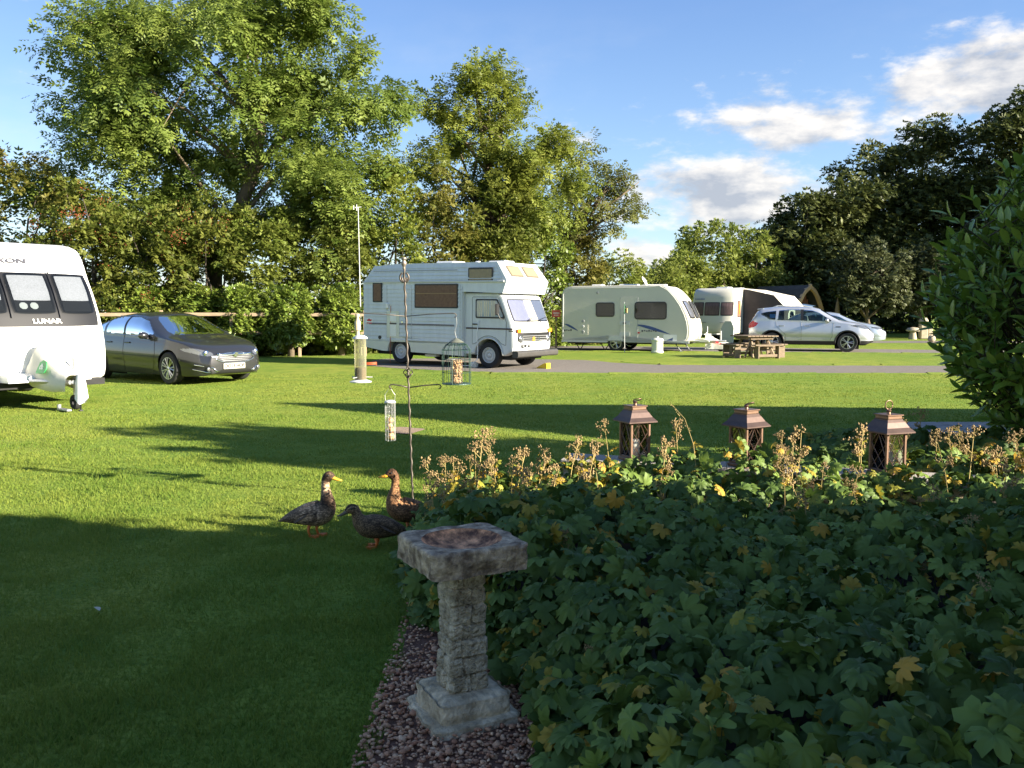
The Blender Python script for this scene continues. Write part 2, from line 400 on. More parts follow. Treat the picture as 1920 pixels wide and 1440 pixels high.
sheet('bare_earth_patch', [(-1.35 + math.cos(a) * (.22 + .05 * math.sin(3 * a)), 11.05 + math.sin(a) * (.34 + .09 * math.cos(2 * a + 1))) for a in np.linspace(0, 6.28, 25)[:-1]], 0.012, mat('bare_earth', (0.26, 0.18, 0.12), .95, var=.3, vscale=30, bump=.5))
# low grass lip along the track edges: lawn a few centimetres proud of the gravel
lip = MB()
def lipline(pts, w=0.20, h=0.035):
    for i in range(len(pts) - 1):
        a, b = np.array(pts[i], float), np.array(pts[i + 1], float); n = int(np.linalg.norm(b - a) / .35) + 1
        for k in range(n):
            p = a + (b - a) * k / n; q = a + (b - a) * (k + 1) / n; d = unit((q - p)[None])[0]; nn = np.array([-d[1], d[0]])
            h1 = h * random.uniform(.6, 1.2)
            lip.add([(*(p - nn * w), .002), (*(q - nn * w), .002), (*q, h1), (*p, h1), (*(q + nn * w), .002), (*(p + nn * w), .002)], [(0, 1, 2, 3), (3, 2, 4, 5)])
lipline([(3.0, 26.25), (4.2, 25.1), (8, 24.8), (15, 24.7), (40, 24.4)]); lipline([(-3.0, 22.9), (-0.5, 21.5), (2, 21.35), (8, 21.3), (15, 21.25), (40, 21.1)])
lipline([(1.0, 33.7), (14, 31.8), (22, 31.0), (40, 30.3)])
tag(lip.build('turf_edge', M['lawn'], fix=False), kind='structure')
# patio slabs beside the laurel
pv = mat('grey_paving', (0.26, 0.24, 0.22), .85, var=.2, vscale=6, bump=.3)
pb = MB().box((6.2, 11.0, 0.010), (2.4, 1.3, 0.02)).build('patio', mat('patio_mortar', (.18, .17, .15), .95)); tag(pb, kind='structure')
for i in range(4):
    for j in range(3):
        MB().box((5.31 + .595 * i, 10.58 + .42 * j, 0.034), (.57, .40, 0.028), ch=.006).build('paving_slab', pv, pb)

# ---- grass blades (one mass)
def bed_left(y): return -0.5
def vnoise(x, y, s, seed):
    g = np.random.default_rng(seed).random((64, 64)); u, v = (x / s + 500) % 63, (y / s + 500) % 63; i, j = u.astype(int), v.astype(int); a, b = u - i, v - j; a = a * a * (3 - 2 * a); b = b * b * (3 - 2 * b)
    return (g[i, j] * (1 - a) + g[i + 1, j] * a) * (1 - b) + (g[i, j + 1] * (1 - a) + g[i + 1, j + 1] * a) * b
def blades(name, regions, m):
    Vs, Ts = [], []
    for x0, x1, y0, y1, dens, h, w in regions:
        n = int((x1 - x0) * (y1 - y0) * dens)
        p = np.stack([RNG.uniform(x0, x1, n), RNG.uniform(y0, y1, n)], 1)
        ok = np.abs(p[:, 0]) < 0.60 * p[:, 1] + .5
        ok &= ~((p[:, 0] > -0.5 + 0.05 * np.sin(p[:, 1] * 9)) & (p[:, 0] < 4.6) & (p[:, 1] < 6.4))
        ok &= (((p[:, 0] + 1.35) / .25) ** 2 + ((p[:, 1] - 11.05) / .38) ** 2) > 1
        ok &= ~((p[:, 0] > 5.0) & (p[:, 0] < 7.4) & (p[:, 1] > 10.35) & (p[:, 1] < 11.65))
        p = p[ok]; n = len(p)
        cl = np.sin(p[:, 0] * 3.1 + 1.3 * np.sin(p[:, 1] * 2.3)) * np.sin(p[:, 1] * 2.7 + np.sin(p[:, 0] * 1.7)) * .25 + 1
        cl = cl * (.55 + .9 * vnoise(p[:, 0], p[:, 1], .22, 5))
        hh = h * RNG.uniform(.45, 1.25, n) * cl; a = RNG.uniform(0, 6.283, n); ww = w * RNG.uniform(.7, 1.3, n)
        lean = RNG.normal(0, .55, (n, 2)) * hh[:, None]
        P = np.zeros((n, 3, 3)); dx = np.cos(a) * ww; dy = np.sin(a) * ww
        P[:, 0, 0] = p[:, 0] - dx; P[:, 0, 1] = p[:, 1] - dy; P[:, 1, 0] = p[:, 0] + dx; P[:, 1, 1] = p[:, 1] + dy
        P[:, 2, 0] = p[:, 0] + lean[:, 0]; P[:, 2, 1] = p[:, 1] + lean[:, 1]; P[:, 2, 2] = hh
        P[:, :2, 2] = -.003
        big = np.clip(.45 * vnoise(p[:, 0], p[:, 1], .16, 1) + .55 * vnoise(p[:, 0], p[:, 1], .7, 2) + .7 * vnoise(p[:, 0], p[:, 1], 2.6, 3) - .35, 0, 1)
        t = np.clip(RNG.beta(2, 3, n) * .8 + .50 * big - .16, 0, 1)
        Vs.append(P.reshape(-1, 3)); Ts.append(np.repeat(t, 3))
    V = np.concatenate(Vs); F = np.arange(len(V)).reshape(-1, 3)
    return tag(mesh_np(name, V, F, m, attr=np.concatenate(Ts)), 'short mown green grass of the lawn', 'grass', kind='stuff')
M['blade'] = mat('grass_blades', (0.105, 0.190, 0.024), .7, col2=(0.290, 0.315, 0.056), attr='tint', trans=.42, spec=.2)
blades('grass', [(-2.6, -.45, 2.4, 4.2, 10000, .030, .0026), (-4.2, .4, 4.2, 6.6, 6000, .026, .0032), (-5.5, 4.8, 6.6, 9.0, 3600, .023, .0040), (-7.5, 7.5, 9.0, 13.0, 1700, .020, .0056),
                 (-10.5, 9.5, 13.0, 17.5, 750, .017, .008), (-13, 13, 17.5, 21.2, 330, .015, .011)], M['blade'])

# ---- gravel of the bed: packed pebbles as one mass
base = sheet('gravel_bed_base', wob([(-.5, 1.6), (4.6, 1.6), (4.6, 6.5), (-.5, 6.5)], .04, .2), 0.006, M['pinkgravel'])
def pebbles():
    ico = bmesh.new(); bmesh.ops.create_icosphere(ico, subdivisions=1, radius=1); iv = np.array([v.co[:] for v in ico.verts]); fi = np.array([[v.index for v in f.verts] for f in ico.faces]); ico.free()
    pts = []
    for x0, x1, y0, y1, n in ((-.53, .75, 2.3, 3.7, 8600), (-.53, .1, 3.7, 5.2, 1800)):
        pts.append(np.stack([RNG.uniform(x0, x1, n), RNG.uniform(y0, y1, n)], 1))
    p = np.concatenate(pts); n = len(p); r = RNG.lognormal(math.log(.0066), .36, n)
    V = np.zeros((n, len(iv), 3)); sc = np.stack([r * RNG.uniform(.8, 1.5, n), r * RNG.uniform(.7, 1.1, n), r * RNG.uniform(.5, .8, n)], 1)
    a = RNG.uniform(0, 6.28, n); L = iv[None] * sc[:, None]; L = L * (1 + RNG.uniform(-.15, .15, (n, len(iv), 1)))
    V[..., 0] = L[..., 0] * np.cos(a)[:, None] - L[..., 1] * np.sin(a)[:, None] + p[:, :1]; V[..., 1] = L[..., 0] * np.sin(a)[:, None] + L[..., 1] * np.cos(a)[:, None] + p[:, 1:]
    V[..., 2] = L[..., 2] + (.008 + RNG.uniform(0, .014, n))[:, None]
    F = fi[None] + (np.arange(n) * len(iv))[:, None, None]
    m = mat('mixed_pebbles', (0.32, 0.125, 0.06), .75, col2=(0.90, 0.62, 0.38), attr='tint', var=.3, vscale=40)
    o = mesh_np('gravel', V.reshape(-1, 3), F.reshape(-1, 3), m, attr=np.repeat(np.clip(RNG.beta(1.3, 3.2, n), 0, 1), len(iv)), smooth=True)
    tag(o, 'pink and grey pebble gravel round the bird bath', 'gravel', kind='stuff')
pebbles()

# ================================================================== BUILDINGS OUTSIDE THE FRAME (they shade the lawn)
M['brick'] = mat('red_brick_wall', (0.26, 0.13, 0.09), .9, var=.25, vscale=3, bump=.3)
M['tile'] = mat('clay_roof_tiles', (0.16, 0.09, 0.07), .85, var=.25, vscale=4, bump=.4)
def house(name, label, c, lx, ly, eave, ridge, rz, chim=None):
    t = empty(name, (c[0], c[1], 0), rz, label, 'house')
    x, y = lx / 2, ly / 2
    w = MB(); w.add([(-x, -y, 0), (x, -y, 0), (x, y, 0), (-x, y, 0), (-x, -y, eave), (x, -y, eave), (x, y, eave), (-x, y, eave), (-x, 0, ridge - .12), (x, 0, ridge - .12)],
                    [(0, 1, 5, 4), (2, 3, 7, 6), (1, 2, 6, 9, 5), (3, 0, 4, 8, 7)]); w.build('wall', M['brick'], t)
    r = MB(); e = .25; sl_ = (ridge - eave) / y
    for s in (-1, 1):
        r.add([(-x - e, s * (y + e), eave - e * sl_), (x + e, s * (y + e), eave - e * sl_), (x + e, 0, ridge), (-x - e, 0, ridge),
               (-x - e, s * (y + e), eave - e * sl_ + .1), (x + e, s * (y + e), eave - e * sl_ + .1), (x + e, 0, ridge + .1), (-x - e, 0, ridge + .1)],
              [(0, 1, 2, 3), (4, 5, 6, 7), (0, 1, 5, 4), (1, 2, 6, 5), (3, 0, 4, 7)])
    rf = r.build('roof', M['tile'], t)
    if chim:
        MB().box((chim[0], 0, ridge + .3), (.8, .6, 1.5), ch=.02).lathe([(.12, 0), (.12, .35), (.09, .35)], 10, (chim[0] - .18, 0, ridge + 1.05)).lathe([(.12, 0), (.12, .35), (.09, .35)], 10, (chim[0] + .18, 0, ridge + 1.05)).build('chimney', M['brick'], rf)
    n = max(2, int(lx / 4))
    for i in range(n):
        wx = -x + lx * (i + .5) / n
        for s in (-1, 1):
            f = MB().box((wx, s * (y + .02), 1.5), (1.2, .06, 1.2), ch=.01).build('window', M['white'], t)
            MB().box((wx, s * (y + .055), 1.5), (1.05, .015, 1.05)).build('pane', M['smoked'], f)
    return t
house('brick_house', 'long brick house standing out of the picture right of the camera', (14.6, -1.35), 22.8, 6.2, 3.25, 6.0, 0, (9.5,))
house('brick_outbuilding', 'smaller brick outbuilding standing out of the picture to the right', (15.1, 8.1), 10.5, 3.9, 3.0, 5.0, R(-6.7))

# ================================================================== TREES
def spray_template(n=4, wid=.16, ln=.34, curl=-.12):
    v, f = [], []
    def leaf(bx, by, dx, dy, l, w):
        o = len(v); px, py = -dy, dx
        mz = -.03; tz = curl * l
        v.extend([(bx, by, curl * by), (bx + dx * l * .5 + px * w, by + dy * l * .5 + py * w, curl * by + mz), (bx + dx * l, by + dy * l, curl * by + tz), (bx + dx * l * .5 - px * w, by + dy * l * .5 - py * w, curl * by + mz)])
        f.append((o, o + 1, o + 2, o + 3))
    for i in range(n):
        y = .12 + .62 * i / max(1, n - 1); s = ln * (1 - .25 * abs(i - n * .4) / n)
        for sg in (-1, 1): leaf(0, y, sg * .80, .60, s, wid * s)
    leaf(0, .70, 0, 1, ln, wid * ln)
    return v, f
ASH = spray_template(3, .20, .42)
def tuft_template(k=4, w=.26):
    v, f = [], []
    for i in range(k):
        a = (i - (k - 1) / 2) * (2.2 / k); o = len(v); dx, dy = math.sin(a), math.cos(a); l = 1 - .12 * (i % 2); z = .25 * ((i * 37) % 3 - 1)
        px, py = -dy, dx
        v += [(dx * .15, dy * .15, 0), (dx * l * .55 + px * w, dy * l * .55 + py * w, z * .5), (dx * l, dy * l, z), (dx * l * .55 - px * w, dy * l * .55 - py * w, z * .5 - .1)]
        f.append((o, o + 1, o + 2, o + 3))
    return v, f
TUFT = tuft_template(); TUFT3 = tuft_template(3, .24)
def at(px, d): return (px - 960) / 1660 * d
def hz(py, d): return 1.5 + (584 - py) / 1660 * d
def blob(px, py, rx, ry, d, dep=None):
    return (at(px, d), d, hz(py, d), rx / 1660 * d, (dep if dep else min(rx, ry * 1.2) / 1660 * d), ry / 1660 * d)
def tree(name, label, cat, base, blobs, clumps, per, cr, size, tmpl, lm, trunk=None, bark='bark', group=None, droop=.4, limbs=14, limb_r=.06, berries=0, shell=.5, seed=1, swept=(0, 0), lobes=0, lobe_r=1.0, lobe_p=.86):
    rng = np.random.default_rng(seed)
    t = empty(name, (base[0], base[1], 0), 0, label, cat, group)
    B = np.array(blobs, float); B[:, 0] -= base[0]; B[:, 1] -= base[1]
    wgt = (B[:, 3] * B[:, 5] + B[:, 4] * B[:, 5]) ** 1.0; wgt /= wgt.sum()
    C, O, CT = [], [], []
    tries = 0; LC, LT = [], []
    for _ in range(lobes * 4):
        if len(LC) >= lobes: break
        b = B[rng.choice(len(B), p=wgt)]; u = rng.normal(size=3); u /= np.linalg.norm(u); p = b[:3] + u * b[3:] * rng.uniform(.72, .98)
        if p[2] < .4 or any((((p - q[:3]) / q[3:]) ** 2).sum() < .35 for q in B): continue
        LC.append((p, u)); LT.append(rng.uniform(0, 1))
    while len(C) < clumps and tries < clumps * 12:
        tries += 1
        b = B[rng.choice(len(B), p=wgt)]; u = rng.normal(size=3); u /= np.linalg.norm(u)
        rr = (shell + (1 - shell) * rng.random() ** .6) * rng.uniform(.86, 1.12)
        p = b[:3] + u * b[3:] * rr
        if LC and rng.random() < lobe_p:
            li = rng.integers(len(LC)); p, u0 = LC[li]; v = rng.normal(size=3); v /= np.linalg.norm(v); v[2] = abs(v[2]) * .8 - .2; u = u0 * .5 + v * .7; u /= np.linalg.norm(u)
            p = p + v * lobe_r * rng.uniform(.45, 1.0) * np.array([1.1, 1.1, .75])
            if p[2] < .15: continue
            C.append(p); O.append(u); CT.append(np.clip(.55 * LT[li] + .45 * rng.random() + .15 * v[2], 0, 1)); continue  # lobe tint paints light and dark into the leaves, lobe tops lighter
        if p[2] < .15: continue
        deep = False
        for q in B:
            if (((p - q[:3]) / q[3:]) ** 2).sum() < (shell * .75) ** 2: deep = True; break
        if deep and rng.random() < .75: continue
        C.append(p); O.append(u); CT.append(rng.uniform(0, 1))
    C = np.array(C); O = np.array(O); CT = np.array(CT)
    n = len(C) * per; ci = np.repeat(np.arange(len(C)), per)
    g = rng.normal(size=(n, 3)); g = g / np.linalg.norm(g, axis=1, keepdims=True) * (rng.random((n, 1)) ** .45)
    crs = cr * rng.uniform(.65, 1.35, len(C))
    pos = C[ci] + g * crs[ci][:, None] * np.array([1.15, 1.15, .8])
    pos[:, 2] = np.maximum(pos[:, 2], .03)
    ax = g * .9 + O[ci] * .5 + rng.normal(0, .45, (n, 3)) + np.array([swept[0], swept[1], -droop])
    nm = np.array([0, 0, 1.0]) + g * .7 + O[ci] * .3 + rng.normal(0, .4, (n, 3))
    sz = size * rng.uniform(.65, 1.3, n)
    ti = np.clip(CT[ci] * .55 + rng.random(n) * .45, 0, 1)
    V, F, A = scatter_leaves(pos, ax, nm, sz, tmpl[0], tmpl[1], ti)
    mesh_np('crown', V, F, lm, t, A)
    # trunk and limbs
    tr = MB(); rt = np.random.default_rng(seed + 5)
    tp = [Vector((p[0] - base[0], p[1] - base[1], p[2])) for p in trunk[0]] if trunk else [Vector((0, 0, -.1)), Vector((0.05, 0, B[:, 2].max() * .45))]
    tw = trunk[1] if trunk else [.14, .07]
    tr.tube(tp, tw, 9)
    order = rt.permutation(len(C))[:limbs]
    for k in order:
        e = Vector(C[k]); cands = [(p, w) for p, w in zip(tp[1:], tw[1:])] if len(tp) > 1 else list(zip(tp, tw))
        # leave the trunk below the clump
        best = min(cands, key=lambda q: abs(q[0].z - e.z * .62) + .2 * (q[0] - e).length)
        s0, w0 = best; d = e - s0; mid = s0 + d * .5 + Vector((rt.uniform(-.2, .2), rt.uniform(-.2, .2), -.08 * d.length + rt.uniform(0, .25) * d.length))
        r0 = min(w0 * .75, limb_r * (1 + d.length * .12)); tr.tube([s0, mid, e], [r0, r0 * .6, r0 * .2], 5, cap=False)
        for _ in range(2):
            q = C[rt.integers(len(C))]
            if (Vector(q) - mid).length < d.length * .8: tr.tube([mid, (mid + Vector(q)) / 2 + Vector((0, 0, .1)), Vector(q)], [r0 * .5, r0 * .35, r0 * .12], 4, cap=False)
    tr.build('trunk', M[bark], t, smooth=True, fix=False)
    if berries:
        k = rng.choice(rng.choice(n, max(6, berries // 40)), berries); bp = pos[k] + rng.normal(0, .13, (berries, 3)); oct_ = [(1, 0, 0), (-1, 0, 0), (0, 1, 0), (0, -1, 0), (0, 0, 1), (0, 0, -1)]
        fo = [(0, 2, 4), (2, 1, 4), (1, 3, 4), (3, 0, 4), (2, 0, 5), (1, 2, 5), (3, 1, 5), (0, 3, 5)]
        V, F, A = scatter_leaves(bp, rng.normal(size=(berries, 3)), rng.normal(size=(berries, 3)), rng.uniform(.010, .022, berries), oct_, fo, rng.random(berries))
        tag(mesh_np('berries', V, F, M['haw'], t, A), kind='stuff')
    return t
def leafm(name, a, b, trans=.42, rough=.55, spec=.3): return mat(name, a, rough, col2=b, attr='tint', trans=trans, spec=spec)
M['haw'] = mat('red_haw_berries', (0.24, 0.045, 0.018), .5, col2=(0.34, 0.09, 0.03), attr='tint')
LM = dict(ash=leafm('ash_leaves', (0.082, 0.140, 0.020), (0.235, 0.285, 0.060)),
          ash2=leafm('yellow_green_ash_leaves', (0.090, 0.138, 0.018), (0.255, 0.275, 0.048)),
          thin=leafm('brownish_ash_leaves', (0.07, 0.09, 0.018), (0.18, 0.185, 0.05)),
          hawt=leafm('hawthorn_leaves', (0.070, 0.105, 0.015), (0.195, 0.205, 0.040)),
          rust=leafm('rusty_hawthorn_leaves', (0.080, 0.105, 0.017), (0.215, 0.190, 0.042)),
          ivy=leafm('ivy_leaves', (0.075, 0.130, 0.015), (0.215, 0.265, 0.045), .2, .4, .5),
          lime=leafm('pale_hedge_leaves', (0.105, 0.155, 0.024), (0.250, 0.275, 0.055)),
          dark=leafm('dark_wood_leaves', (0.028, 0.046, 0.010), (0.115, 0.130, 0.036), .2),
          holly=leafm('grey_green_leaves', (0.040, 0.056, 0.018), (0.105, 0.115, 0.045), .2))
D = 33
tree('ash_tree', 'tallest broad ash tree with a leaning trunk behind the grey car', 'tree', (at(405, D), D),
     [blob(400, 170, 250, 170, D), blob(450, 55, 190, 85, D), blob(220, 340, 170, 90, D), blob(600, 230, 120, 140, D), blob(630, 400, 95, 120, D), blob(420, 430, 190, 90, D), blob(210, 110, 95, 90, D), blob(270, 220, 130, 90, D), blob(560, 90, 90, 90, D)],
     640, 46, .64, .42, ASH, LM['ash'], ([(at(400, D), D, -.1), (at(405, D), D, hz(500, D)), (at(440, D), D, hz(430, D)), (at(480, D), D + .2, hz(330, D)), (at(500, D), D, hz(250, D)), (at(480, D), D, hz(140, D))], [.34, .30, .27, .22, .16, .06]),
     limbs=34, limb_r=.062, droop=.55, shell=.42, seed=11, swept=(.25, 0), lobes=62, lobe_r=1.25, lobe_p=.52)
D = 37
tree('ash_tree', 'yellow-green ash tree standing behind the old white motorhome', 'tree', (at(905, D), D),
     [blob(890, 225, 80, 75, D), blob(850, 310, 88, 95, D), blob(985, 280, 80, 85, D), blob(815, 340, 60, 90, D), blob(1025, 375, 82, 100, D), blob(900, 400, 115, 85, D), blob(905, 150, 26, 30, D), blob(955, 220, 40, 45, D)],
     240, 50, .52, .38, ASH, LM['ash2'], ([(at(910, D), D, -.1), (at(915, D), D, hz(430, D)), (at(915, D), D, hz(330, D)), (at(900, D), D, hz(230, D)), (at(905, D), D, hz(140, D))], [.22, .19, .14, .09, .03]),
     limbs=34, limb_r=.07, droop=.3, shell=.45, seed=21, lobes=28, lobe_r=.9)
D = 41
tree('ash_tree', 'thin sparse tree leaning right against the clouds above the cream caravan', 'tree', (at(1060, D), D),
     [blob(1080, 318, 45, 50, D), blob(1125, 358, 58, 55, D), blob(1168, 385, 32, 50, D), blob(1070, 400, 45, 70, D), blob(1120, 430, 35, 30, D)],
     64, 24, .42, .42, ASH, LM['thin'], ([(at(1050, D), D, -.1), (at(1060, D), D, hz(470, D)), (at(1100, D), D, hz(420, D)), (at(1150, D), D, hz(380, D)), (at(1195, D), D, hz(345, D))], [.16, .13, .09, .05, .015]),
     limbs=30, limb_r=.05, shell=.3, seed=31)
HG = 'hedgerow shrubs behind the pitches'
hs = [('rust-tinged hawthorn at the far left edge above the white caravan', 25, 410, 120, 165, 30.5, 'rust', 900),
      ('red-berried hawthorn rising behind the white caravan roof', 160, 460, 95, 130, 29.6, 'hawt', 3200),
      ('red-berried hawthorn behind the roof of the grey car', 290, 490, 95, 125, 30, 'hawt', 3000),
      ('green hawthorn below the leaning ash trunk', 400, 505, 80, 120, 30.3, 'hawt', 1200),
      ('pale green shrub between ash trunk and aerial mast', 500, 500, 80, 130, 30.8, 'lime', 0),
      ('shrub with the slim aerial mast in front of it', 620, 500, 80, 140, 31.6, 'hawt', 0),
      ('shrub behind the rear end of the old motorhome', 735, 470, 75, 160, 32.5, 'ash2', 0),
      ('brownish shrub above the middle of the motorhome roof', 825, 450, 75, 130, 33.5, 'rust', 0),
      ('dark green shrub above the motorhome cab', 925, 470, 75, 130, 34.5, 'hawt', 0),
      ('green shrub between the motorhome and the cream caravan', 1010, 500, 60, 120, 38.5, 'ivy', 0),
      ('rusty brown shrub above the rear of the cream caravan', 1085, 520, 50, 90, 41, 'rust', 0),
      ('low pale hedge shrub above the cream caravan roof vents', 1160, 535, 60, 65, 44, 'lime', 0),
      ('low pale hedge shrub above the cream caravan front', 1235, 540, 55, 62, 48, 'lime', 0)]
for i, (lb, px, py, rx, ry, d, lmn, nb) in enumerate(hs):
    g0 = 620
    tree('hedge_shrub', lb, 'shrub', (at(px, d), d + .6),
         [blob(px, py, rx, ry, d + .6, 1.3), blob(px - rx * .3, (py + ry + g0) / 2, rx * 1.05, (g0 - py) * .55, d + .3, 1.1), blob(px + rx * .35, (py + ry * 1.2 + g0) / 2, rx * .95, (g0 - py) * .5, d, 1.0), blob(px, 628, rx, 42, d - .1, .9)],
         140, 46, .42, .18, TUFT3, LM[lmn], group=HG, berries=nb, limbs=10, limb_r=.04, shell=.45, droop=.1, seed=50 + i, bark='bark_dark')
for lb, px0, px1, d, s in (('ivy-covered hedge foot behind the windscreen of the grey car', 330, 425, 29.9, 93), ('ivy-covered hedge foot between white caravan and grey car roof', 205, 335, 29.6, 94), ('ivy-covered hedge foot behind the bonnet of the grey car', 420, 500, 29.6, 90), ('ivy-covered hedge foot left of the glass seed feeder', 500, 590, 29.6, 91), ('shaded ivy-covered hedge foot behind the glass seed feeder', 590, 690, 30.4, 92)):
    tree('ivy_hedge', lb, 'hedge', (at((px0 + px1) / 2, d), d), [blob((px0 + px1) / 2, 615, (px1 - px0) * .5, 36, d, .8), blob((px0 + px1) / 2, 575, (px1 - px0) * .5, 34, d + .3, .8)],
         90, 48, .30, .16, TUFT3, LM['ivy'], group='ivy hedge feet', limbs=8, limb_r=.03, shell=.5, seed=s, droop=.3)
for lb, px, py, rx, ry, d, s in (('rounded green bush behind the caravan with the dark awning', 1330, 490, 75, 78, 56, 120), ('green bush at the left edge of the dark wood', 1410, 500, 55, 66, 57, 121), ('low bush between the two cream caravans', 1275, 525, 50, 50, 53, 122)):
    tree('round_bush', lb, 'bush', (at(px, d), d), [blob(px, py, rx, ry, d), blob(px - rx * .3, 575, rx, 50, d), blob(px + rx * .3, 585, rx * .9, 45, d)], 140, 44, .50, .26, TUFT3, LM['lime'], limbs=10, limb_r=.05, seed=s, droop=.1)
wd = [('dark wood tree at the left end of the wood beside the sky', 1490, 440, 60, 115, 62), ('dark wood tree just above the arched wooden pod', 1565, 405, 75, 130, 63),
      ('dark wood tree above the second silver car', 1650, 360, 80, 150, 64), ('dark wood tree behind the mushroom-shaped stone', 1740, 330, 85, 160, 65),
      ('dark wood tree beside the top of the laurel', 1840, 310, 85, 170, 63), ('tallest dark wood tree at the right edge of the sky', 1925, 270, 65, 190, 61)]
for i, (lb, px, py, rx, ry, d) in enumerate(wd):
    tree('wood_tree', lb, 'tree', (at(px, d), d), [blob(px, py, rx, ry * .6, d), blob(px - 20, py + ry * .7, rx * 1.15, ry * .7, d - 1), blob(px + 30, py + ry * .8, rx, ry * .7, d + .5), blob(px, 560, rx * 1.2, 70, d - 1)],
         290, 42, .88, .35, TUFT3, LM['dark'], group='trees of the dark wood', limbs=16, limb_r=.10, seed=140 + i, bark='bark_dark', droop=.2, lobes=26, lobe_r=1.3, lobe_p=.45)
for lb, px, py, rx, ry, d, s in (('small grey-green tree with bare stems beside the wooden pod', 1630, 515, 62, 62, 50, 160), ('small grey-green tree behind the stone post', 1730, 520, 50, 62, 51, 161)):
    tree('small_tree', lb, 'tree', (at(px, d), d), [blob(px, py, rx, ry, d), blob(px - 25, py + 25, rx * .7, ry * .6, d - .5), blob(px + 25, py + 30, rx * .7, ry * .6, d)], 130, 40, .42, .22, TUFT, LM['holly'], limbs=16, limb_r=.06, seed=s,
         trunk=([(at(px + 2, d), d, -.1), (at(px - 6, d), d, 1.1), (at(px - 14, d), d, 2.2)], [.16, .12, .07]))
for i, (x, y, h, r) in enumerate(((37, 50, 12, 5), (45, 46, 13, 5), (40, 58, 13, 6), (48, 55, 13, 6), (54, 42, 12, 5))):
    tree('wood_tree', ['dark wood tree out of the picture to the right, nearest of the row', 'second wood tree of the row out of the picture', 'wood tree out of the picture right of the tallest one', 'wood tree deepest in the row out of the picture', 'wood tree at the far right end out of the picture'][i], 'tree', (x, y),
         [(x, y, h * .68, r, r, h * .34), (x, y, h * .36, r * .9, r * .9, h * .3)], 100, 32, 1.3, .70, TUFT3, LM['dark'], group='trees of the dark wood', limbs=8, limb_r=.1, seed=180 + i, bark='bark_dark')
tree('shadow_edge_shrub', 'unseen shrub added to break up the edge of the house shadow', 'shrub', (5.2, 2.35), [(5.2, 2.45, 2.5, .75, .3, .85), (5.9, 2.4, 2.25, .5, .3, .7), (4.4, 2.4, 2.35, .4, .3, .75)], 60, 40, .22, .16, TUFT, LM['hawt'], limbs=8, seed=195)  # out of view, added to roughen the house's shadow edge on the lawn
tree('garden_tree', 'small garden tree out of the picture beside the outbuilding', 'tree', (9.0, 5.0), [(9.0, 5.2, 3.5, 1.0, 1.2, 1.1), (8.9, 5.1, 2.8, 1.1, 1.2, .8), (8.8, 5.7, 4.3, .4, .5, .7)], 110, 40, .32, .20, TUFT, LM['hawt'], limbs=10, seed=190)
# ================================================================== VEHICLES
def smooth_curve(pts, xs, s=.05):
    px, pz = zip(*pts); g = np.arange(xs.min() - .4, xs.max() + .4, .01); z = np.interp(g, px, pz)
    k = np.exp(-.5 * (np.arange(-30, 31) * .01 / s) ** 2); k /= k.sum(); zz = np.convolve(np.pad(z, 30, 'edge'), k, 'valid')
    return np.interp(xs, g, zz)
def inpoly(px, py, poly):
    poly = np.asarray(poly, float); c = np.zeros(len(px), bool); j = len(poly) - 1
    for i in range(len(poly)):
        xi, yi = poly[i]; xj, yj = poly[j]
        t = ((yi > py) != (yj > py)) & (px < (xj - xi) * (py - yi) / (yj - yi + 1e-12) + xi); c ^= t; j = i
    return c
def snap(A, B, poly, tol):
    """move points (A,B) close to the polygon's edge onto it"""
    poly = np.asarray(poly, float); best = np.full(len(A), 1e9); na, nb = A.copy(), B.copy()
    for i in range(len(poly)):
        p, q = poly[i], poly[(i + 1) % len(poly)]; d = q - p; l2 = (d ** 2).sum() + 1e-12
        t = np.clip(((A - p[0]) * d[0] + (B - p[1]) * d[1]) / l2, 0, 1); cx, cy = p[0] + t * d[0], p[1] + t * d[1]
        ds = np.hypot(A - cx, B - cy); k = ds < best; best[k] = ds[k]; na[k] = cx[k]; nb[k] = cy[k]
    m = best < tol; return np.where(m, na, A), np.where(m, nb, B)
def round_poly(p, r=.04, n=4):
    out = []; p = [np.array(q, float) for q in p]
    for i in range(len(p)):
        a, b, c = p[i - 1], p[i], p[(i + 1) % len(p)]; u = (a - b); v = (c - b); lu, lv = np.linalg.norm(u), np.linalg.norm(v); rr = min(r, lu * .45, lv * .45)
        s, e = b + u / lu * rr, b + v / lv * rr
        for k in range(n + 1):
            t = k / n; out.append(tuple((1 - t) ** 2 * s + 2 * t * (1 - t) * b + t * t * e))
    return out
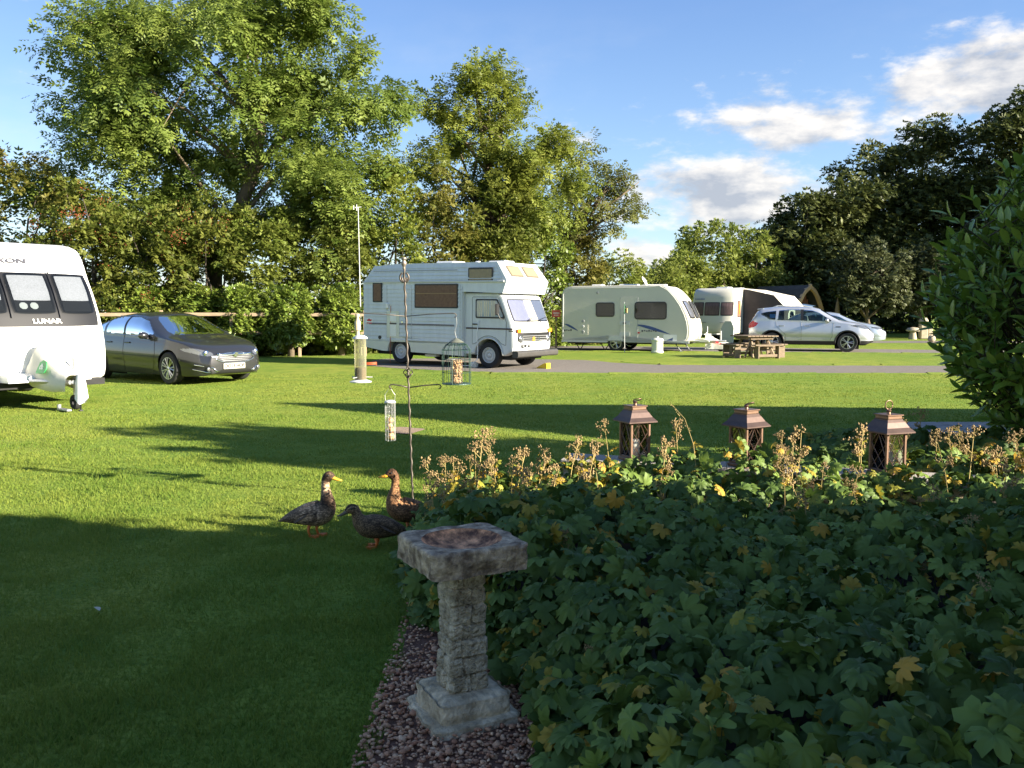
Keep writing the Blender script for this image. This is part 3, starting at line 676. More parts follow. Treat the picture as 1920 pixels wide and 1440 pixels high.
def wheel(parent, x, y, r, wid, spokes, side, style='alloy', rim=.68, tyre_m=None):
    """wheel > tyre, rim; axis along y; side = +1/-1 outward"""
    w = bpy.data.objects.new('wheel', None); COL.objects.link(w); w.parent = parent; w.location = (x, y, r); w.empty_display_size = .05
    rr = r * rim; h = wid / 2
    MB().lathe([(rr, -h), (r * .93, -h), (r * .985, -h * .8), (r, -h * .4), (r, h * .4), (r * .985, h * .8), (r * .93, h), (rr * 1.02, h), (rr, h * .8), (rr, -h)], 36, axis='y').build('tyre', M['rubber'], w, smooth=40)
    g = MB(); o = side * h
    g.lathe([(rr * 1.01, o * .85), (rr * 1.01, o * 1.0), (rr * .94, o * 1.0), (rr * .90, o * .6), (rr * .88, -o * .6)], 36, axis='y')
    if style == 'alloy':
        for k in range(spokes):
            a = 2 * math.pi * k / spokes
            for off in (-.13, .13):
                u = Vector((math.cos(a + off * .5), 0, math.sin(a + off * .5))); u2 = Vector((math.cos(a + off * 1.3), 0, math.sin(a + off * 1.3)))
                p0 = u * rr * .16 + Vector((0, o * .80, 0)); p1 = u2 * rr * .93 + Vector((0, o * .86, 0))
                g.tube([p0, (p0 + p1) / 2 + Vector((0, o * .06, 0)), p1], [rr * .07, rr * .06, rr * .075], 5)
        g.lathe([(rr * .22, o * .5), (rr * .22, o * .85), (rr * .15, o * .93), (0.001, o * .95)], 14, axis='y')
    else:
        g.lathe([(rr * .90, o * .45), (rr * .72, o * .60), (rr * .62, o * .85), (rr * .40, o * .82), (rr * .32, o * .55), (rr * .26, o * .80), (rr * .10, o * .95), (.001, o * .96)], 24, axis='y')
    g.build('rim', M['alloy'] if style == 'alloy' else M['ltgrey'], w, smooth=35)
    MB().lathe([(rr * .86, o * .25), (.001, o * .25)], 20, axis='y').build('brake_disc', M['under'], w)
    return w
def car(sp, root):
    L = sp['L']; dx = .03; e = np.array([0, .008, .02, .04]); xs = np.unique(np.concatenate([e, np.arange(.06, L - .05, dx), L - e]))
    T = smooth_curve(sp['T'], xs, .05); B = smooth_curve(sp['B'], xs, .07); ZB = smooth_curve(sp['zb'], xs, .05); W = smooth_curve(sp['w'], xs, .05)
    T = np.maximum(T, B + .03)
    nl, nu = 24, 34; half = []
    for i, x in enumerate(xs):
        t = np.linspace(0, 1, nl + 1); z = ZB[i] + (B[i] - ZB[i]) * t
        y = W[i] * (.93 + .07 * np.sin(np.clip(t / .55, 0, 1) * math.pi / 2) - .055 * np.clip((t - .55) / .45, 0, 1) ** 1.6 - .012 * np.exp(-((t - .33) / .07) ** 2))
        lo = np.stack([np.full(nl + 1, x), y, z], 1)
        ph = np.linspace(0, math.pi / 2, nu + 1)[1:]; ph = ph ** 1.0
        n_, m_ = sp.get('n', 3.2), sp.get('m', 2.6)
        up = np.stack([np.full(nu, x), y[-1] * np.maximum(np.cos(ph), 0) ** (2 / n_), B[i] + (T[i] - B[i]) * np.sin(ph) ** (2 / m_)], 1)
        half.append(np.concatenate([[[x, 0, ZB[i]]], [[x, y[0] * .9, ZB[i]]], lo, up]))
    H = np.array(half); nr = H.shape[1]
    # closed ring: right half mirrored
    ring = np.concatenate([H, (H[:, ::-1] * np.array([1, -1, 1]))[:, 1:-1]], 1); nR = ring.shape[1]; V = ring.reshape(-1, 3); F = []
    ns = len(xs)
    I = np.arange(ns * nR).reshape(ns, nR)
    a = I[:-1]; b = I[1:]; F.append(np.stack([a, b, np.roll(b, -1, 1), np.roll(a, -1, 1)], -1).reshape(-1, 4))
    vs = [V]; cnt = len(V)
    for end in (0, ns - 1):
        sec = ring[end]; zc = (sec[:, 2].min() + sec[:, 2].max()) / 2; prev = I[end]; sg = 1 if end else -1; bul = sp['bulge'][1 if end else 0]
        K = 14
        for k in range(1, K + 1):
            th = (math.pi / 2) * k / K; kk = math.cos(th) if k < K else .004
            P = np.stack([sec[:, 0] + sg * bul * math.sin(th), sec[:, 1] * kk, zc + (sec[:, 2] - zc) * kk], 1)
            cur = cnt + np.arange(nR); vs.append(P); cnt += nR
            F.append(np.stack([prev, cur, np.roll(cur, -1), np.roll(prev, -1)], -1)); prev = cur
    V = np.concatenate(vs); F = np.concatenate(F)
    # finer front: split cap rings are already dense; snap to outlines
    arch = [(sp['xr'], sp['ar']), (sp['xf'], sp['ar'])]; lowmask = np.abs(V[:, 1]) > .45
    for ax_, ar in arch:
        d = np.hypot(V[:, 0] - ax_, V[:, 2] - sp['r']); k = lowmask & (np.abs(d - ar) < .022) & (V[:, 2] > .15)
        s = ar / np.maximum(d, 1e-6); V[k, 0] = ax_ + (V[k, 0] - ax_) * s[k]; V[k, 2] = sp['r'] + (V[k, 2] - sp['r']) * s[k]
    for nm, m_, axis, poly, lim in sp['parts']:
        ay = np.abs(V[:, 1]); sel = (V[:, 0] >= lim[0]) & (V[:, 0] <= lim[1]) & (V[:, 2] >= lim[2]) & (V[:, 2] <= lim[3])
        if axis == 'side':
            sel &= ay > .3; q = snap(V[sel, 0], V[sel, 2], poly, .014); V[sel, 0], V[sel, 2] = q
        elif axis == 'top':
            q = snap(V[sel, 0], ay[sel], poly, .014); V[sel, 0] = q[0]; V[sel, 1] = np.sign(V[sel, 1]) * q[1]
        else:
            q = snap(ay[sel], V[sel, 2], poly, .010); V[sel, 1] = np.sign(V[sel, 1]) * q[0]; V[sel, 2] = q[1]
    C = V[F].mean(1); ay = np.abs(C[:, 1]); cls = np.zeros(len(F), int)
    for ax_, ar in arch: cls[(np.hypot(C[:, 0] - ax_, C[:, 2] - sp['r']) < ar) & (ay > .42)] = -1
    cls[(C[:, 2] < sp['r'] * .9) & (np.abs(C[:, 0] - sp['xr']) < sp['ar'] * .97) & (ay > .42)] = -1
    cls[(C[:, 2] < sp['r'] * .9) & (np.abs(C[:, 0] - sp['xf']) < sp['ar'] * .97) & (ay > .42)] = -1
    for i, (nm, m_, axis, poly, lim) in enumerate(sp['parts']):
        sel = (cls == 0) & (C[:, 0] >= lim[0]) & (C[:, 0] <= lim[1]) & (C[:, 2] >= lim[2]) & (C[:, 2] <= lim[3])
        if axis == 'side': sel &= (ay > .3) & inpoly(C[:, 0], C[:, 2], poly)
        elif axis == 'top': sel &= inpoly(C[:, 0], ay, poly)
        else: sel &= inpoly(ay, C[:, 2], poly)
        cls[sel] = i + 1
    off = np.array([-L / 2, 0, 0]); objs = {}
    def emit(nm, m_, sel, par=None):
        if not sel.any(): return None
        f = F[sel]; u, inv = np.unique(f, return_inverse=True); o = mesh_np(nm, V[u] + off, inv.reshape(-1, 4), m_, par or root, smooth=True); return o
    objs['body'] = emit('body', sp['paint'], cls == 0)
    for i, (nm, m_, axis, poly, lim) in enumerate(sp['parts']):
        s = cls == i + 1
        if axis in ('side', 'front2'):
            emit(nm, m_, s & (C[:, 1] > 0)); emit(nm, m_, s & (C[:, 1] < 0))
        else: emit(nm, m_, s)
    # wheel housings and floor
    for ax_, ar in arch:
        g = MB()
        for sg in (-1, 1):
            g.grid(lambda u, v: (ax_ - L / 2 + (ar + .01) * math.cos(math.pi * u), sg * (.45 + (sp['wmax'] - .07 - .45) * v), sp['r'] + (ar + .01) * math.sin(math.pi * u)), 20, 1)
            g.add([(ax_ - L / 2 - ar, sg * .45, .1), (ax_ - L / 2 + ar, sg * .45, .1), (ax_ - L / 2 + ar, sg * .45, .8), (ax_ - L / 2 - ar, sg * .45, .8)], [(0, 1, 2, 3)])
        g.build('wheel_arch', M['under'], root, fix=False)
    for ax_ in (sp['xr'], sp['xf']):
        for sg in (-1, 1): wheel(root, ax_ - L / 2, sg * (sp['wmax'] - .11), sp['r'], .21, sp['spokes'], sg)
    # cabin: floor, dashboard, seats
    fl = sp['B'][len(sp['B']) // 2][1]
    MB().box((0.0, 0, fl - .28), (L * .5, sp['wmax'] * 1.7, .06)).build('cabin_floor', M['dark'], root)
    MB().box((sp['dash'] - L / 2, 0, fl - .07), (.35, sp['wmax'] * 1.5, .16), ch=.05).build('dashboard', M['dark'], root)
    for sx in sp['seats']:
        for sy in (-.36, .36):
            s = MB().box((sx - L / 2, sy, fl - .02), (.16, .44, .62), Matrix.Rotation(R(-14), 3, 'Y'), ch=.05).build('seat', sp['seat_m'], root)
            MB().box((sx - L / 2 - .10, sy, fl + .40), (.10, .26, .17), Matrix.Rotation(R(-8), 3, 'Y'), ch=.04).build('headrest', sp['seat_m'], s)
    # mirrors
    for sg in (-1, 1):
        mx, mz = sp['mirror']; my = sg * (sp['wmax'] + .06)
        h = MB().sphere((mx - L / 2, my, mz), .10, 12, 8, (.75, 1.15, .72)).build('wing_mirror', sp['paint'], root, smooth=True)
        MB().box((mx - L / 2 + .02, sg * (sp['wmax'] - .04), mz - .06), (.09, .12, .04), ch=.01).build('mirror_arm', M['black'], h)
        MB().lathe([(.072, 0), (.001, 0)], 14, (mx - L / 2 - .078, my, mz), axis='x').build('mirror_glass', M['chrome'], h)
    # ribbon lines on the flank
    def yat(x, z):
        i = int(np.argmin(np.abs(xs - x))); h = H[i][2:]; return float(np.interp(z, h[:nl + 1 + nu // 2, 2], h[:nl + 1 + nu // 2, 1]))
    def seam(pts, wd=.005, m_=None, name='door_seam', lift=.001):
        for sg in (-1, 1):
            g = MB(); q = []
            for i in range(len(pts) - 1):
                n = max(2, int(math.dist(pts[i], pts[i + 1]) / .05))
                for k in range(n): q.append(tuple(np.array(pts[i]) + (np.array(pts[i + 1]) - np.array(pts[i])) * k / n))
            q.append(pts[-1]); g.tube([(x - L / 2, sg * (yat(x, z) + lift), z) for x, z in q], wd, 4); g.build(name, m_ or M['black'], root)
    def fx(y, z, front=True):
        k = (V[:, 0] > L - .9) if front else (V[:, 0] < .9); d = np.hypot(V[k, 1] - y, V[k, 2] - z); ii = np.argsort(d)[:6]; q = V[k][ii, 0]; return float(q.max() if front else q.min()) - L / 2
    return objs, seam, fx, yat
def place(root, near_wheel, local, h):
    """put the vehicle so that local point (x,y) stands at near_wheel, heading h"""
    h = Vector(h).normalized(); l = Vector((-h.y, h.x)); root.location = (near_wheel[0] - h.x * local[0] - l.x * local[1], near_wheel[1] - h.y * local[0] - l.y * local[1], 0); root.rotation_euler = (0, 0, math.atan2(h.y, h.x))
def plate(root, p, w, h, s, m_=None, axis=1, tilt=0, size=.085):
    o = MB().prism(rrect(w, h, .012), p, (0, axis, 0), (0, 0, 1), (axis, 0, 0), .012).build('number_plate', m_ or M['plate'], root)
    if s: text(s, o, (p[0] + axis * .014, p[1], p[2]), (R(90), 0, R(90) if axis > 0 else R(-90)), size, M['ink'], sx=.92, bold=.003)
    return o

# ---- dark grey family car behind the white caravan
P_front = lambda *p: list(p)
L = 4.84
sp = dict(L=L, xr=1.12, xf=3.88, r=.335, ar=.385, wmax=.925, spokes=7, paint=M['graphite'], bulge=(.05, .05), dash=3.25, seats=(2.35, 1.45), seat_m=mat('grey_seat_cloth', (.06, .06, .07), .9), mirror=(3.12, 1.00),
    T=[(0, .90), (.10, 1.02), (.5, 1.12), (.95, 1.30), (1.5, 1.44), (2.1, 1.50), (2.5, 1.49), (2.85, 1.445), (3.72, 1.02), (3.8, 1.00), (4.3, .91), (4.6, .82), (4.76, .73), (4.84, .62)],
    B=[(0, .80), (.15, .97), (.5, 1.02), (1.2, 1.0), (2, .97), (3, .93), (3.7, .92), (4.2, .85), (4.5, .76), (4.72, .66), (4.84, .54)],
    zb=[(0, .36), (.2, .26), (.8, .19), (4.3, .18), (4.7, .19), (4.84, .24)], w=[(0, .70), (.1, .80), (.35, .88), (.9, .925), (3.9, .925), (4.25, .90), (4.5, .84), (4.68, .75), (4.78, .66), (4.84, .56)], parts=[])
sp['parts'] = [('windscreen', M['carglass'], 'top', [(2.90, 0), (2.90, .50), (3.05, .56), (3.50, .66), (3.70, .62), (3.74, 0)], (2.8, 3.8, .9, 1.6)),
    ('rear_window', M['carglass'], 'top', [(.42, 0), (.48, .55), (1.15, .50), (1.2, 0)], (.3, 1.3, 1.0, 1.6)),
    ('side_window', M['carglass'], 'side', round_poly([(2.24, 1.02), (2.24, 1.385), (2.55, 1.38), (2.9, 1.30), (3.30, 1.05), (3.28, 1.01)], .03), (2.1, 3.4, .95, 1.45)),
    ('side_window', M['carglass'], 'side', round_poly([(1.45, 1.05), (1.5, 1.33), (1.8, 1.385), (2.16, 1.39), (2.16, 1.025)], .03), (1.3, 2.2, .95, 1.45)),
    ('side_window', M['carglass'], 'side', round_poly([(.98, 1.09), (1.38, 1.30), (1.36, 1.06)], .03), (.8, 1.45, .95, 1.45)),
    ('pillar', M['black'], 'side', [(2.14, 1.0), (2.14, 1.40), (2.26, 1.40), (2.26, 1.0)], (2.1, 2.3, .95, 1.45)),
    ('front_door', M['graphite'], 'side', round_poly([(2.20, .24), (2.20, 1.0), (3.36, .96), (3.40, .62), (3.30, .26)], .06), (2.1, 3.5, .2, 1.02)),
    ('rear_door', M['graphite'], 'side', round_poly([(1.52, .24), (1.52, .50), (1.25, .82), (1.22, 1.02), (2.18, 1.0), (2.18, .24)], .06), (1.1, 2.25, .2, 1.04)),
    ('headlight', M['lens'], 'front2', round_poly([(.47, .665), (.50, .60), (.66, .60), (.86, .69), (.87, .75), (.74, .755)], .03), (4.22, 5.2, .5, .85)),
    ('grille', M['black'], 'front', round_poly([(-.1, .645), (.40, .655), (.455, .625), (.40, .53), (.30, .455), (-.1, .45)], .03), (4.6, 5.2, .4, .8)),
    ('fog_lamp_recess', M['black'], 'front2', round_poly([(.42, .30), (.48, .37), (.78, .415), (.80, .36), (.62, .285)], .02), (4.2, 5.2, .2, .5)),
    ('lower_intake', M['black'], 'front', [(-.1, .285), (.38, .30), (.36, .225), (-.1, .215)], (4.4, 5.2, .1, .4)),
    ('tail_light', M['red'], 'side', round_poly([(-.1, .80), (-.1, .97), (.32, .97), (.30, .84)], .04), (-.1, .4, .7, 1.0))]
g_car = empty('parked_car', label='dark grey hatchback parked behind the white caravan, front plate OO13 HOP', cat='car')
o, seam, fx, yat = car(sp, g_car)
seam([(2.19, .24), (2.19, 1.0)]); seam([(3.30, .25), (3.41, .62), (3.37, .96)]); seam([(1.52, .24), (1.52, .50), (1.24, .82), (1.21, 1.0)])
seam([(1.05, 1.035), (1.6, 1.02), (2.2, .995), (3.2, .965)], .006, M['chrome'], 'window_trim', .004)
for y0 in (2.35, 1.62):
    for sg in (-1, 1): MB().box((y0 - L / 2, sg * (yat(y0, .84) + .012), .84), (.20, .03, .028), ch=.008).build('door_handle', M['graphite'], g_car)
def front_tube(pts, r, m_, name, par, lift=.012, n=6): return MB().tube([(fx(y, z) + lift, y, z) for y, z in pts], r, n).build(name, m_, par, smooth=True)
for z, hw in ((.60, .41), (.565, .40), (.53, .38), (.495, .34)): front_tube([(-hw + 2 * hw * i / 10, z - .0) for i in range(11)], .006, M['steel'], 'grille_bar', g_car, .006)
front_tube([(-.42 + .84 * i / 14, .632 - .012 * (1 - (i / 7 - 1) ** 2)) for i in range(15)], .022, M['chrome'], 'chrome_wing_bar', g_car, .012)
gs = [(.455 * math.cos(a), .555 + .105 * math.sin(a) * (1 if math.sin(a) > 0 else 1.0)) for a in np.linspace(0, 2 * math.pi, 33)]
front_tube(gs, .009, M['chrome'], 'grille_surround', g_car, .01)
xb = fx(0, .62) + .035
bd = MB().lathe([(.001, .012), (.045, .012), (.058, .0), (.058, -.02)], 20, (xb, 0, .62), axis='x').build('badge', M['chrome'], g_car, smooth=40)
MB().tube([(xb + .014, -.03, .645), (xb + .014, .0, .62), (xb + .014, .035, .605)], .006, 5).build('emblem', M['grey_ink'], bd)
for sg in (-1, 1):
    front_tube([(sg * .40, .285), (sg * .46, .30), (sg * .52, .36), (sg * .80, .425)][::1], .012, M['chrome'], 'fog_lamp_trim', g_car, .012)
    front_tube([(sg * .38, .285), (sg * .62, .270), (sg * .80, .33)], .010, M['chrome'], 'fog_lamp_trim', g_car, .012)
    MB().lathe([(.001, .012), (.035, .01), (.045, 0)], 14, (fx(sg * .6, .335) + .004, sg * .6, .335), axis='x').build('fog_lamp', M['lens'], g_car, smooth=True)
    MB().lathe([(.001, .004), (.045, .004), (.06, -.01)], 16, (fx(sg * .60, .655) + .002, sg * .60, .655), axis='x').build('headlamp_bowl', M['chrome'], g_car, smooth=True)
plate(g_car, (fx(0, .40) + .006, -.04, .385), .52, .115, 'OO13 HOP', size=.105)
MB().sphere((3.48 - L / 2, .33, 1.03), .06, 10, 6, (1, 1.4, .7)).build('red_dashboard_disc', M['red'], g_car)
place(g_car, (-7.02, 18.25), (3.88 - L / 2, -.82), (.80, -.60))

# ---- silver SUV
L = 4.44
def suv(paint, seat):
    s = dict(L=L, xr=.86, xf=3.55, r=.355, ar=.42, wmax=.92, spokes=5, paint=paint, bulge=(.04, .05), dash=2.95, seats=(2.1, 1.15), seat_m=seat, mirror=(2.82, 1.17), n=3.4, m=2.8,
        T=[(0, 1.02), (.05, 1.12), (.22, 1.42), (.32, 1.58), (.45, 1.635), (1.0, 1.69), (1.8, 1.705), (2.3, 1.67), (2.55, 1.61), (3.28, 1.185), (3.4, 1.155), (3.9, 1.08), (4.18, .99), (4.35, .86), (4.44, .70)],
        B=[(0, .90), (.12, 1.08), (.5, 1.14), (1.2, 1.12), (2, 1.09), (3.1, 1.06), (3.6, 1.01), (3.95, .93), (4.2, .82), (4.44, .60)],
        zb=[(0, .42), (.2, .34), (.7, .27), (3.8, .26), (4.25, .29), (4.44, .38)], w=[(0, .70), (.08, .79), (.3, .87), (.8, .92), (3.6, .92), (3.95, .885), (4.2, .80), (4.36, .68), (4.44, .56)], parts=[])
    clad = [(-.1, .1), (-.1, .40), (.42, .40), (.44, .52), (1.28, .50), (1.32, .40), (3.1, .40), (3.13, .50), (3.97, .52), (4.0, .42), (4.6, .42), (4.6, .1)]
    s['parts'] = [('windscreen', M['carglass'], 'top', [(2.60, 0), (2.60, .53), (2.75, .58), (3.12, .68), (3.26, .66), (3.30, 0)], (2.5, 3.4, 1.05, 1.8)),
        ('rear_window', M['carglass'], 'top', [(.10, 0), (.12, .58), (.27, .54), (.28, 0)], (.0, .4, 1.1, 1.6)),
        ('side_window', M['carglass'], 'side', round_poly([(1.98, 1.155), (1.98, 1.57), (2.3, 1.545), (2.55, 1.45), (2.98, 1.17), (2.96, 1.13)], .03), (1.8, 3.1, 1.05, 1.62)),
        ('side_window', M['carglass'], 'side', round_poly([(1.06, 1.175), (1.10, 1.545), (1.5, 1.585), (1.88, 1.58), (1.88, 1.16)], .03), (.9, 1.95, 1.05, 1.62)),
        ('side_window', M['carglass'], 'side', round_poly([(.40, 1.42), (.62, 1.49), (1.0, 1.535), (.97, 1.185), (.78, 1.20)], .03), (.3, 1.05, 1.05, 1.62)),
        ('pillar', M['black'], 'side', [(1.86, 1.14), (1.86, 1.585), (2.0, 1.575), (2.0, 1.14)], (1.8, 2.05, 1.05, 1.62)),
        ('tail_light', M['red'], 'side', round_poly([(-.1, .86), (-.1, 1.10), (.16, 1.14), (.36, 1.04), (.20, .90)], .04), (-.2, .4, .8, 1.2)),
        ('headlight', M['lens'], 'front2', round_poly([(.44, .80), (.50, .93), (.80, 1.03), (.88, .98), (.80, .86), (.56, .78)], .04), (3.6, 4.9, .7, 1.08)),
        ('grille', M['black'], 'front', round_poly([(-.1, .46), (-.1, .62), (.42, .60), (.48, .50), (.40, .42), (-.1, .40)], .03), (4.2, 4.9, .3, .75)),
        ('upper_grille', M['black'], 'front', round_poly([(-.1, .73), (-.1, .79), (.38, .80), (.36, .73)], .02), (4.1, 4.9, .6, .85)),
        ('fog_lamp_recess', M['grey_plastic'], 'front2', round_poly([(.58, .46), (.56, .56), (.74, .60), (.78, .50)], .02), (3.9, 4.9, .4, .65)),
        ('cladding', M['black'], 'side', clad, (-.2, 4.7, .1, .45)),
        ('front_door', paint, 'side', round_poly([(1.93, .43), (1.93, 1.11), (3.05, 1.08), (3.02, .60), (2.95, .43)], .06), (1.9, 3.1, .41, 1.13)),
        ('rear_door', paint, 'side', round_poly([(1.36, .43), (1.36, .62), (1.02, .95), (1.0, 1.13), (1.91, 1.12), (1.91, .43)], .06), (.9, 1.95, .41, 1.15))]
    return s
s_car = empty('parked_suv', label='silver five-door off-road car parked side-on behind the picnic table', cat='car')
o, seam, fx, yat = car(suv(M['silver'], mat('pale_seat_cloth', (.30, .32, .33), .9)), s_car)
def suv_trim(root, seam, yat, paint):
    seam([(1.92, .42), (1.92, 1.11)]); seam([(2.94, .42), (3.02, .60), (3.06, 1.08)]); seam([(1.36, .42), (1.36, .62), (1.02, .95), (.99, 1.13)]); seam([(1.35, .52), (2.2, .515), (3.0, .52)], .007, paint, 'sill_crease', -.002)
    for x0 in (2.12, 1.2):
        for sg in (-1, 1): MB().box((x0 - L / 2, sg * (yat(x0, .97) + .015), .965), (.20, .03, .035), ch=.01).build('door_handle', M['chrome'], root)
    for sg in (-1, 1):
        MB().box((3.22 - L / 2, sg * (yat(3.22, .93) + .002), .93), (.18, .012, .035), ch=.004).build('wing_vent', M['black'], root)
        MB().tube([(.85 - L / 2, sg * .56, 1.66), (1.0 - L / 2, sg * .57, 1.72), (1.9 - L / 2, sg * .57, 1.73), (2.3 - L / 2, sg * .56, 1.655)], .016, 6).build('roof_rail', M['ltgrey'], root)
        for cx in (.86, 3.55):
            MB().tube([(cx - L / 2 + .435 * math.cos(a), sg * (yat(cx, .6) + .004), .355 + .435 * math.sin(a)) for a in np.linspace(-.1, math.pi + .1, 22)], .028, 6, flat=.5).build('wheel_arch_trim', M['black'], root, smooth=True)
    MB().box((.40 - L / 2, 0, 1.60), (.24, 1.1, .035), Matrix.Rotation(R(-8), 3, 'Y'), ch=.012).build('roof_spoiler', paint, root)
    plate(root, (fx(0, .50) + .01, 0, .52), .52, .11, '')
suv_trim(s_car, seam, yat, M['silver'])
MB().prism(rrect(.20, .14, .03), (.86 - L / 2, -.735, 1.33), (1, 0, 0), (0, 0, 1), (0, -1, 0), .004).build('window_sticker', mat('blue_sticker', (.06, .2, .6), .5), s_car)
place(s_car, (12.45, 32.9), (3.55 - L / 2, -.81), (.945, -.327))

# ---- pale car beyond the SUV
L = 4.34
def hatch(paint):
    s = dict(L=L, xr=.78, xf=3.42, r=.32, ar=.37, wmax=.90, spokes=5, paint=paint, bulge=(.04, .05), dash=2.85, seats=(2.0, 1.15), seat_m=mat('grey_seat_cloth', (.06, .06, .07), .9), mirror=(2.70, 1.0),
        T=[(0, .92), (.1, 1.05), (.35, 1.28), (.7, 1.42), (1.4, 1.49), (2.0, 1.48), (2.4, 1.42), (3.2, 1.05), (3.4, 1.01), (3.9, .92), (4.15, .82), (4.34, .62)],
        B=[(0, .85), (.2, 1.0), (1, .98), (2, .95), (3, .93), (3.6, .87), (4.0, .77), (4.34, .54)],
        zb=[(0, .36), (.2, .26), (.7, .2), (3.9, .19), (4.34, .26)], w=[(0, .70), (.1, .80), (.35, .86), (.9, .90), (3.5, .90), (3.85, .86), (4.1, .78), (4.26, .66), (4.34, .55)], parts=[])
    s['parts'] = [('windscreen', M['carglass'], 'top', [(2.45, 0), (2.45, .52), (2.6, .57), (3.05, .66), (3.2, .62), (3.22, 0)], (2.3, 3.3, .95, 1.6)),
        ('side_window', M['carglass'], 'side', round_poly([(1.80, 1.0), (1.80, 1.37), (2.15, 1.345), (2.45, 1.26), (2.85, 1.03), (2.83, .99)], .03), (1.7, 2.95, .93, 1.42)),
        ('side_window', M['carglass'], 'side', round_poly([(.85, 1.04), (.98, 1.28), (1.3, 1.37), (1.72, 1.38), (1.72, 1.01)], .03), (.8, 1.78, .93, 1.42)),
        ('headlight', M['lens'], 'front2', round_poly([(.42, .66), (.48, .74), (.78, .84), (.84, .80), (.78, .70), (.54, .62)], .04), (3.5, 4.8, .55, .9)),
        ('grille', M['black'], 'front', round_poly([(-.1, .36), (-.1, .50), (.42, .48), (.46, .38), (.36, .33), (-.1, .32)], .03), (4.1, 4.8, .25, .6)),
        ('upper_grille', M['black'], 'front', round_poly([(-.1, .60), (-.1, .67), (.34, .68), (.32, .61)], .02), (4.0, 4.8, .5, .75)),
        ('front_door', paint, 'side', round_poly([(1.76, .26), (1.76, .97), (2.9, .94), (2.88, .5), (2.8, .26)], .06), (1.7, 3.0, .2, 1.0))]
    return s
b_car = empty('parked_car', label='pale blue-silver hatchback parked beyond the silver off-road car', cat='car')
o, seam, fx, yat = car(hatch(M['silverblue']), b_car)
seam([(1.75, .26), (1.75, .97)]); seam([(2.8, .26), (2.88, .5), (2.91, .94)])
plate(b_car, (fx(0, .42) + .01, 0, .42), .52, .11, '')
place(b_car, (15.55, 39.3), (3.42 - L / 2, -.79), (.93, -.36))
d_car = empty('parked_van', label='small blue people carrier showing only its roof beside the wooden pod', cat='van')
L = 4.34
sv = hatch(mat('blue_car_paint', (.12, .2, .32), .3, .4, coat=.8)); o, seam, fx, yat = car(sv, d_car)
d_car.scale = (1, 1, 1.28); place(d_car, (15.2, 45.5), (0, 0), (.85, -.52))

# ================================================================== CARAVANS
def arc_outline(pts, r, n=6): return round_poly([(p[0], p[1]) for p in pts], r, n)
def shell(root, out, hw, m_, name='body', bev=.05, plan=0.0, xf=None, ny=14, rib=None):
    """side outline (x,z) lofted across y; front (x>xf) bowed in plan by `plan`"""
    out = [np.array(p) for p in out]; n = len(out)
    area = sum(out[i][0] * out[(i + 1) % n][1] - out[(i + 1) % n][0] * out[i][1] for i in range(n)); sgn = 1 if area > 0 else -1
    nor = []
    for i in range(n):
        d = out[(i + 1) % n] - out[i - 1]; q = np.array([d[1], -d[0]]) * sgn; nor.append(q / (np.linalg.norm(q) + 1e-9))
    ys = [(-hw, bev), (-hw + bev * .3, bev * .29), (-hw + bev, 0)] + [(-hw + bev + (2 * hw - 2 * bev) * k / ny, 0) for k in range(1, ny)] + [(hw - bev, 0), (hw - bev * .3, bev * .29), (hw, bev)]
    def pt(i, y, ins):
        p = out[i] - nor[i] * ins; x = p[0]
        if plan and xf is not None:
            w = np.clip((x - xf) / .5, 0, 1); x = x - plan * w * (y / hw) ** 2 * abs(y / hw)
        return (x, y, p[1])
    g = MB()
    for y, ins in ys:
        for i in range(n): g.v.append(pt(i, y, ins))
    for a in range(len(ys) - 1):
        for i in range(n):
            j = (i + 1) % n; g.f.append((a * n + i, a * n + j, (a + 1) * n + j, (a + 1) * n + i))
    g.f.append(tuple(range(n))); g.f.append(tuple((len(ys) - 1) * n + i for i in range(n))[::-1])
    o = g.build(name, m_, root, smooth=30)
    for p in o.data.polygons:
        if p.loop_total > 8: p.use_smooth = False
    return o
def panel(root, p, w, h, r, m_, name, axis, depth=.012, par=None, rot=0):
    """rounded slab on a flat side: axis '-y','+y','+x','-x'"""
    u, wv = {'-y': ((1, 0, 0), (0, -1, 0)), '+y': ((-1, 0, 0), (0, 1, 0)), '+x': ((0, 1, 0), (1, 0, 0)), '-x': ((0, -1, 0), (-1, 0, 0))}[axis]
    v = Vector((0, 0, 1)); u = Vector(u); wv = Vector(wv)
    if rot: c, s = math.cos(rot), math.sin(rot); u, v = u * c + v * s, v * c - u * s
    return MB().prism(rrect(w, h, r), p, u, v, wv, depth).build(name, m_, par or root)
def window(root, p, w, h, axis, r=.06, inner=None, frame=None):
    f = panel(root, p, w, h, r, frame or M['black'], 'window', axis, .018)
    q = Vector(p) + Vector({'-y': (0, -.019, 0), '+y': (0, .019, 0), '+x': (.019, 0, 0), '-x': (-.019, 0, 0)}[axis])
    panel(root, q, w - .08, h - .08, max(.02, r - .03), inner or M['smoked'], 'pane', axis, .006, par=f)
    return f
def outline_front(out):
    """arc-length table of the front part of an outline (from bottom front going up)"""
    return out
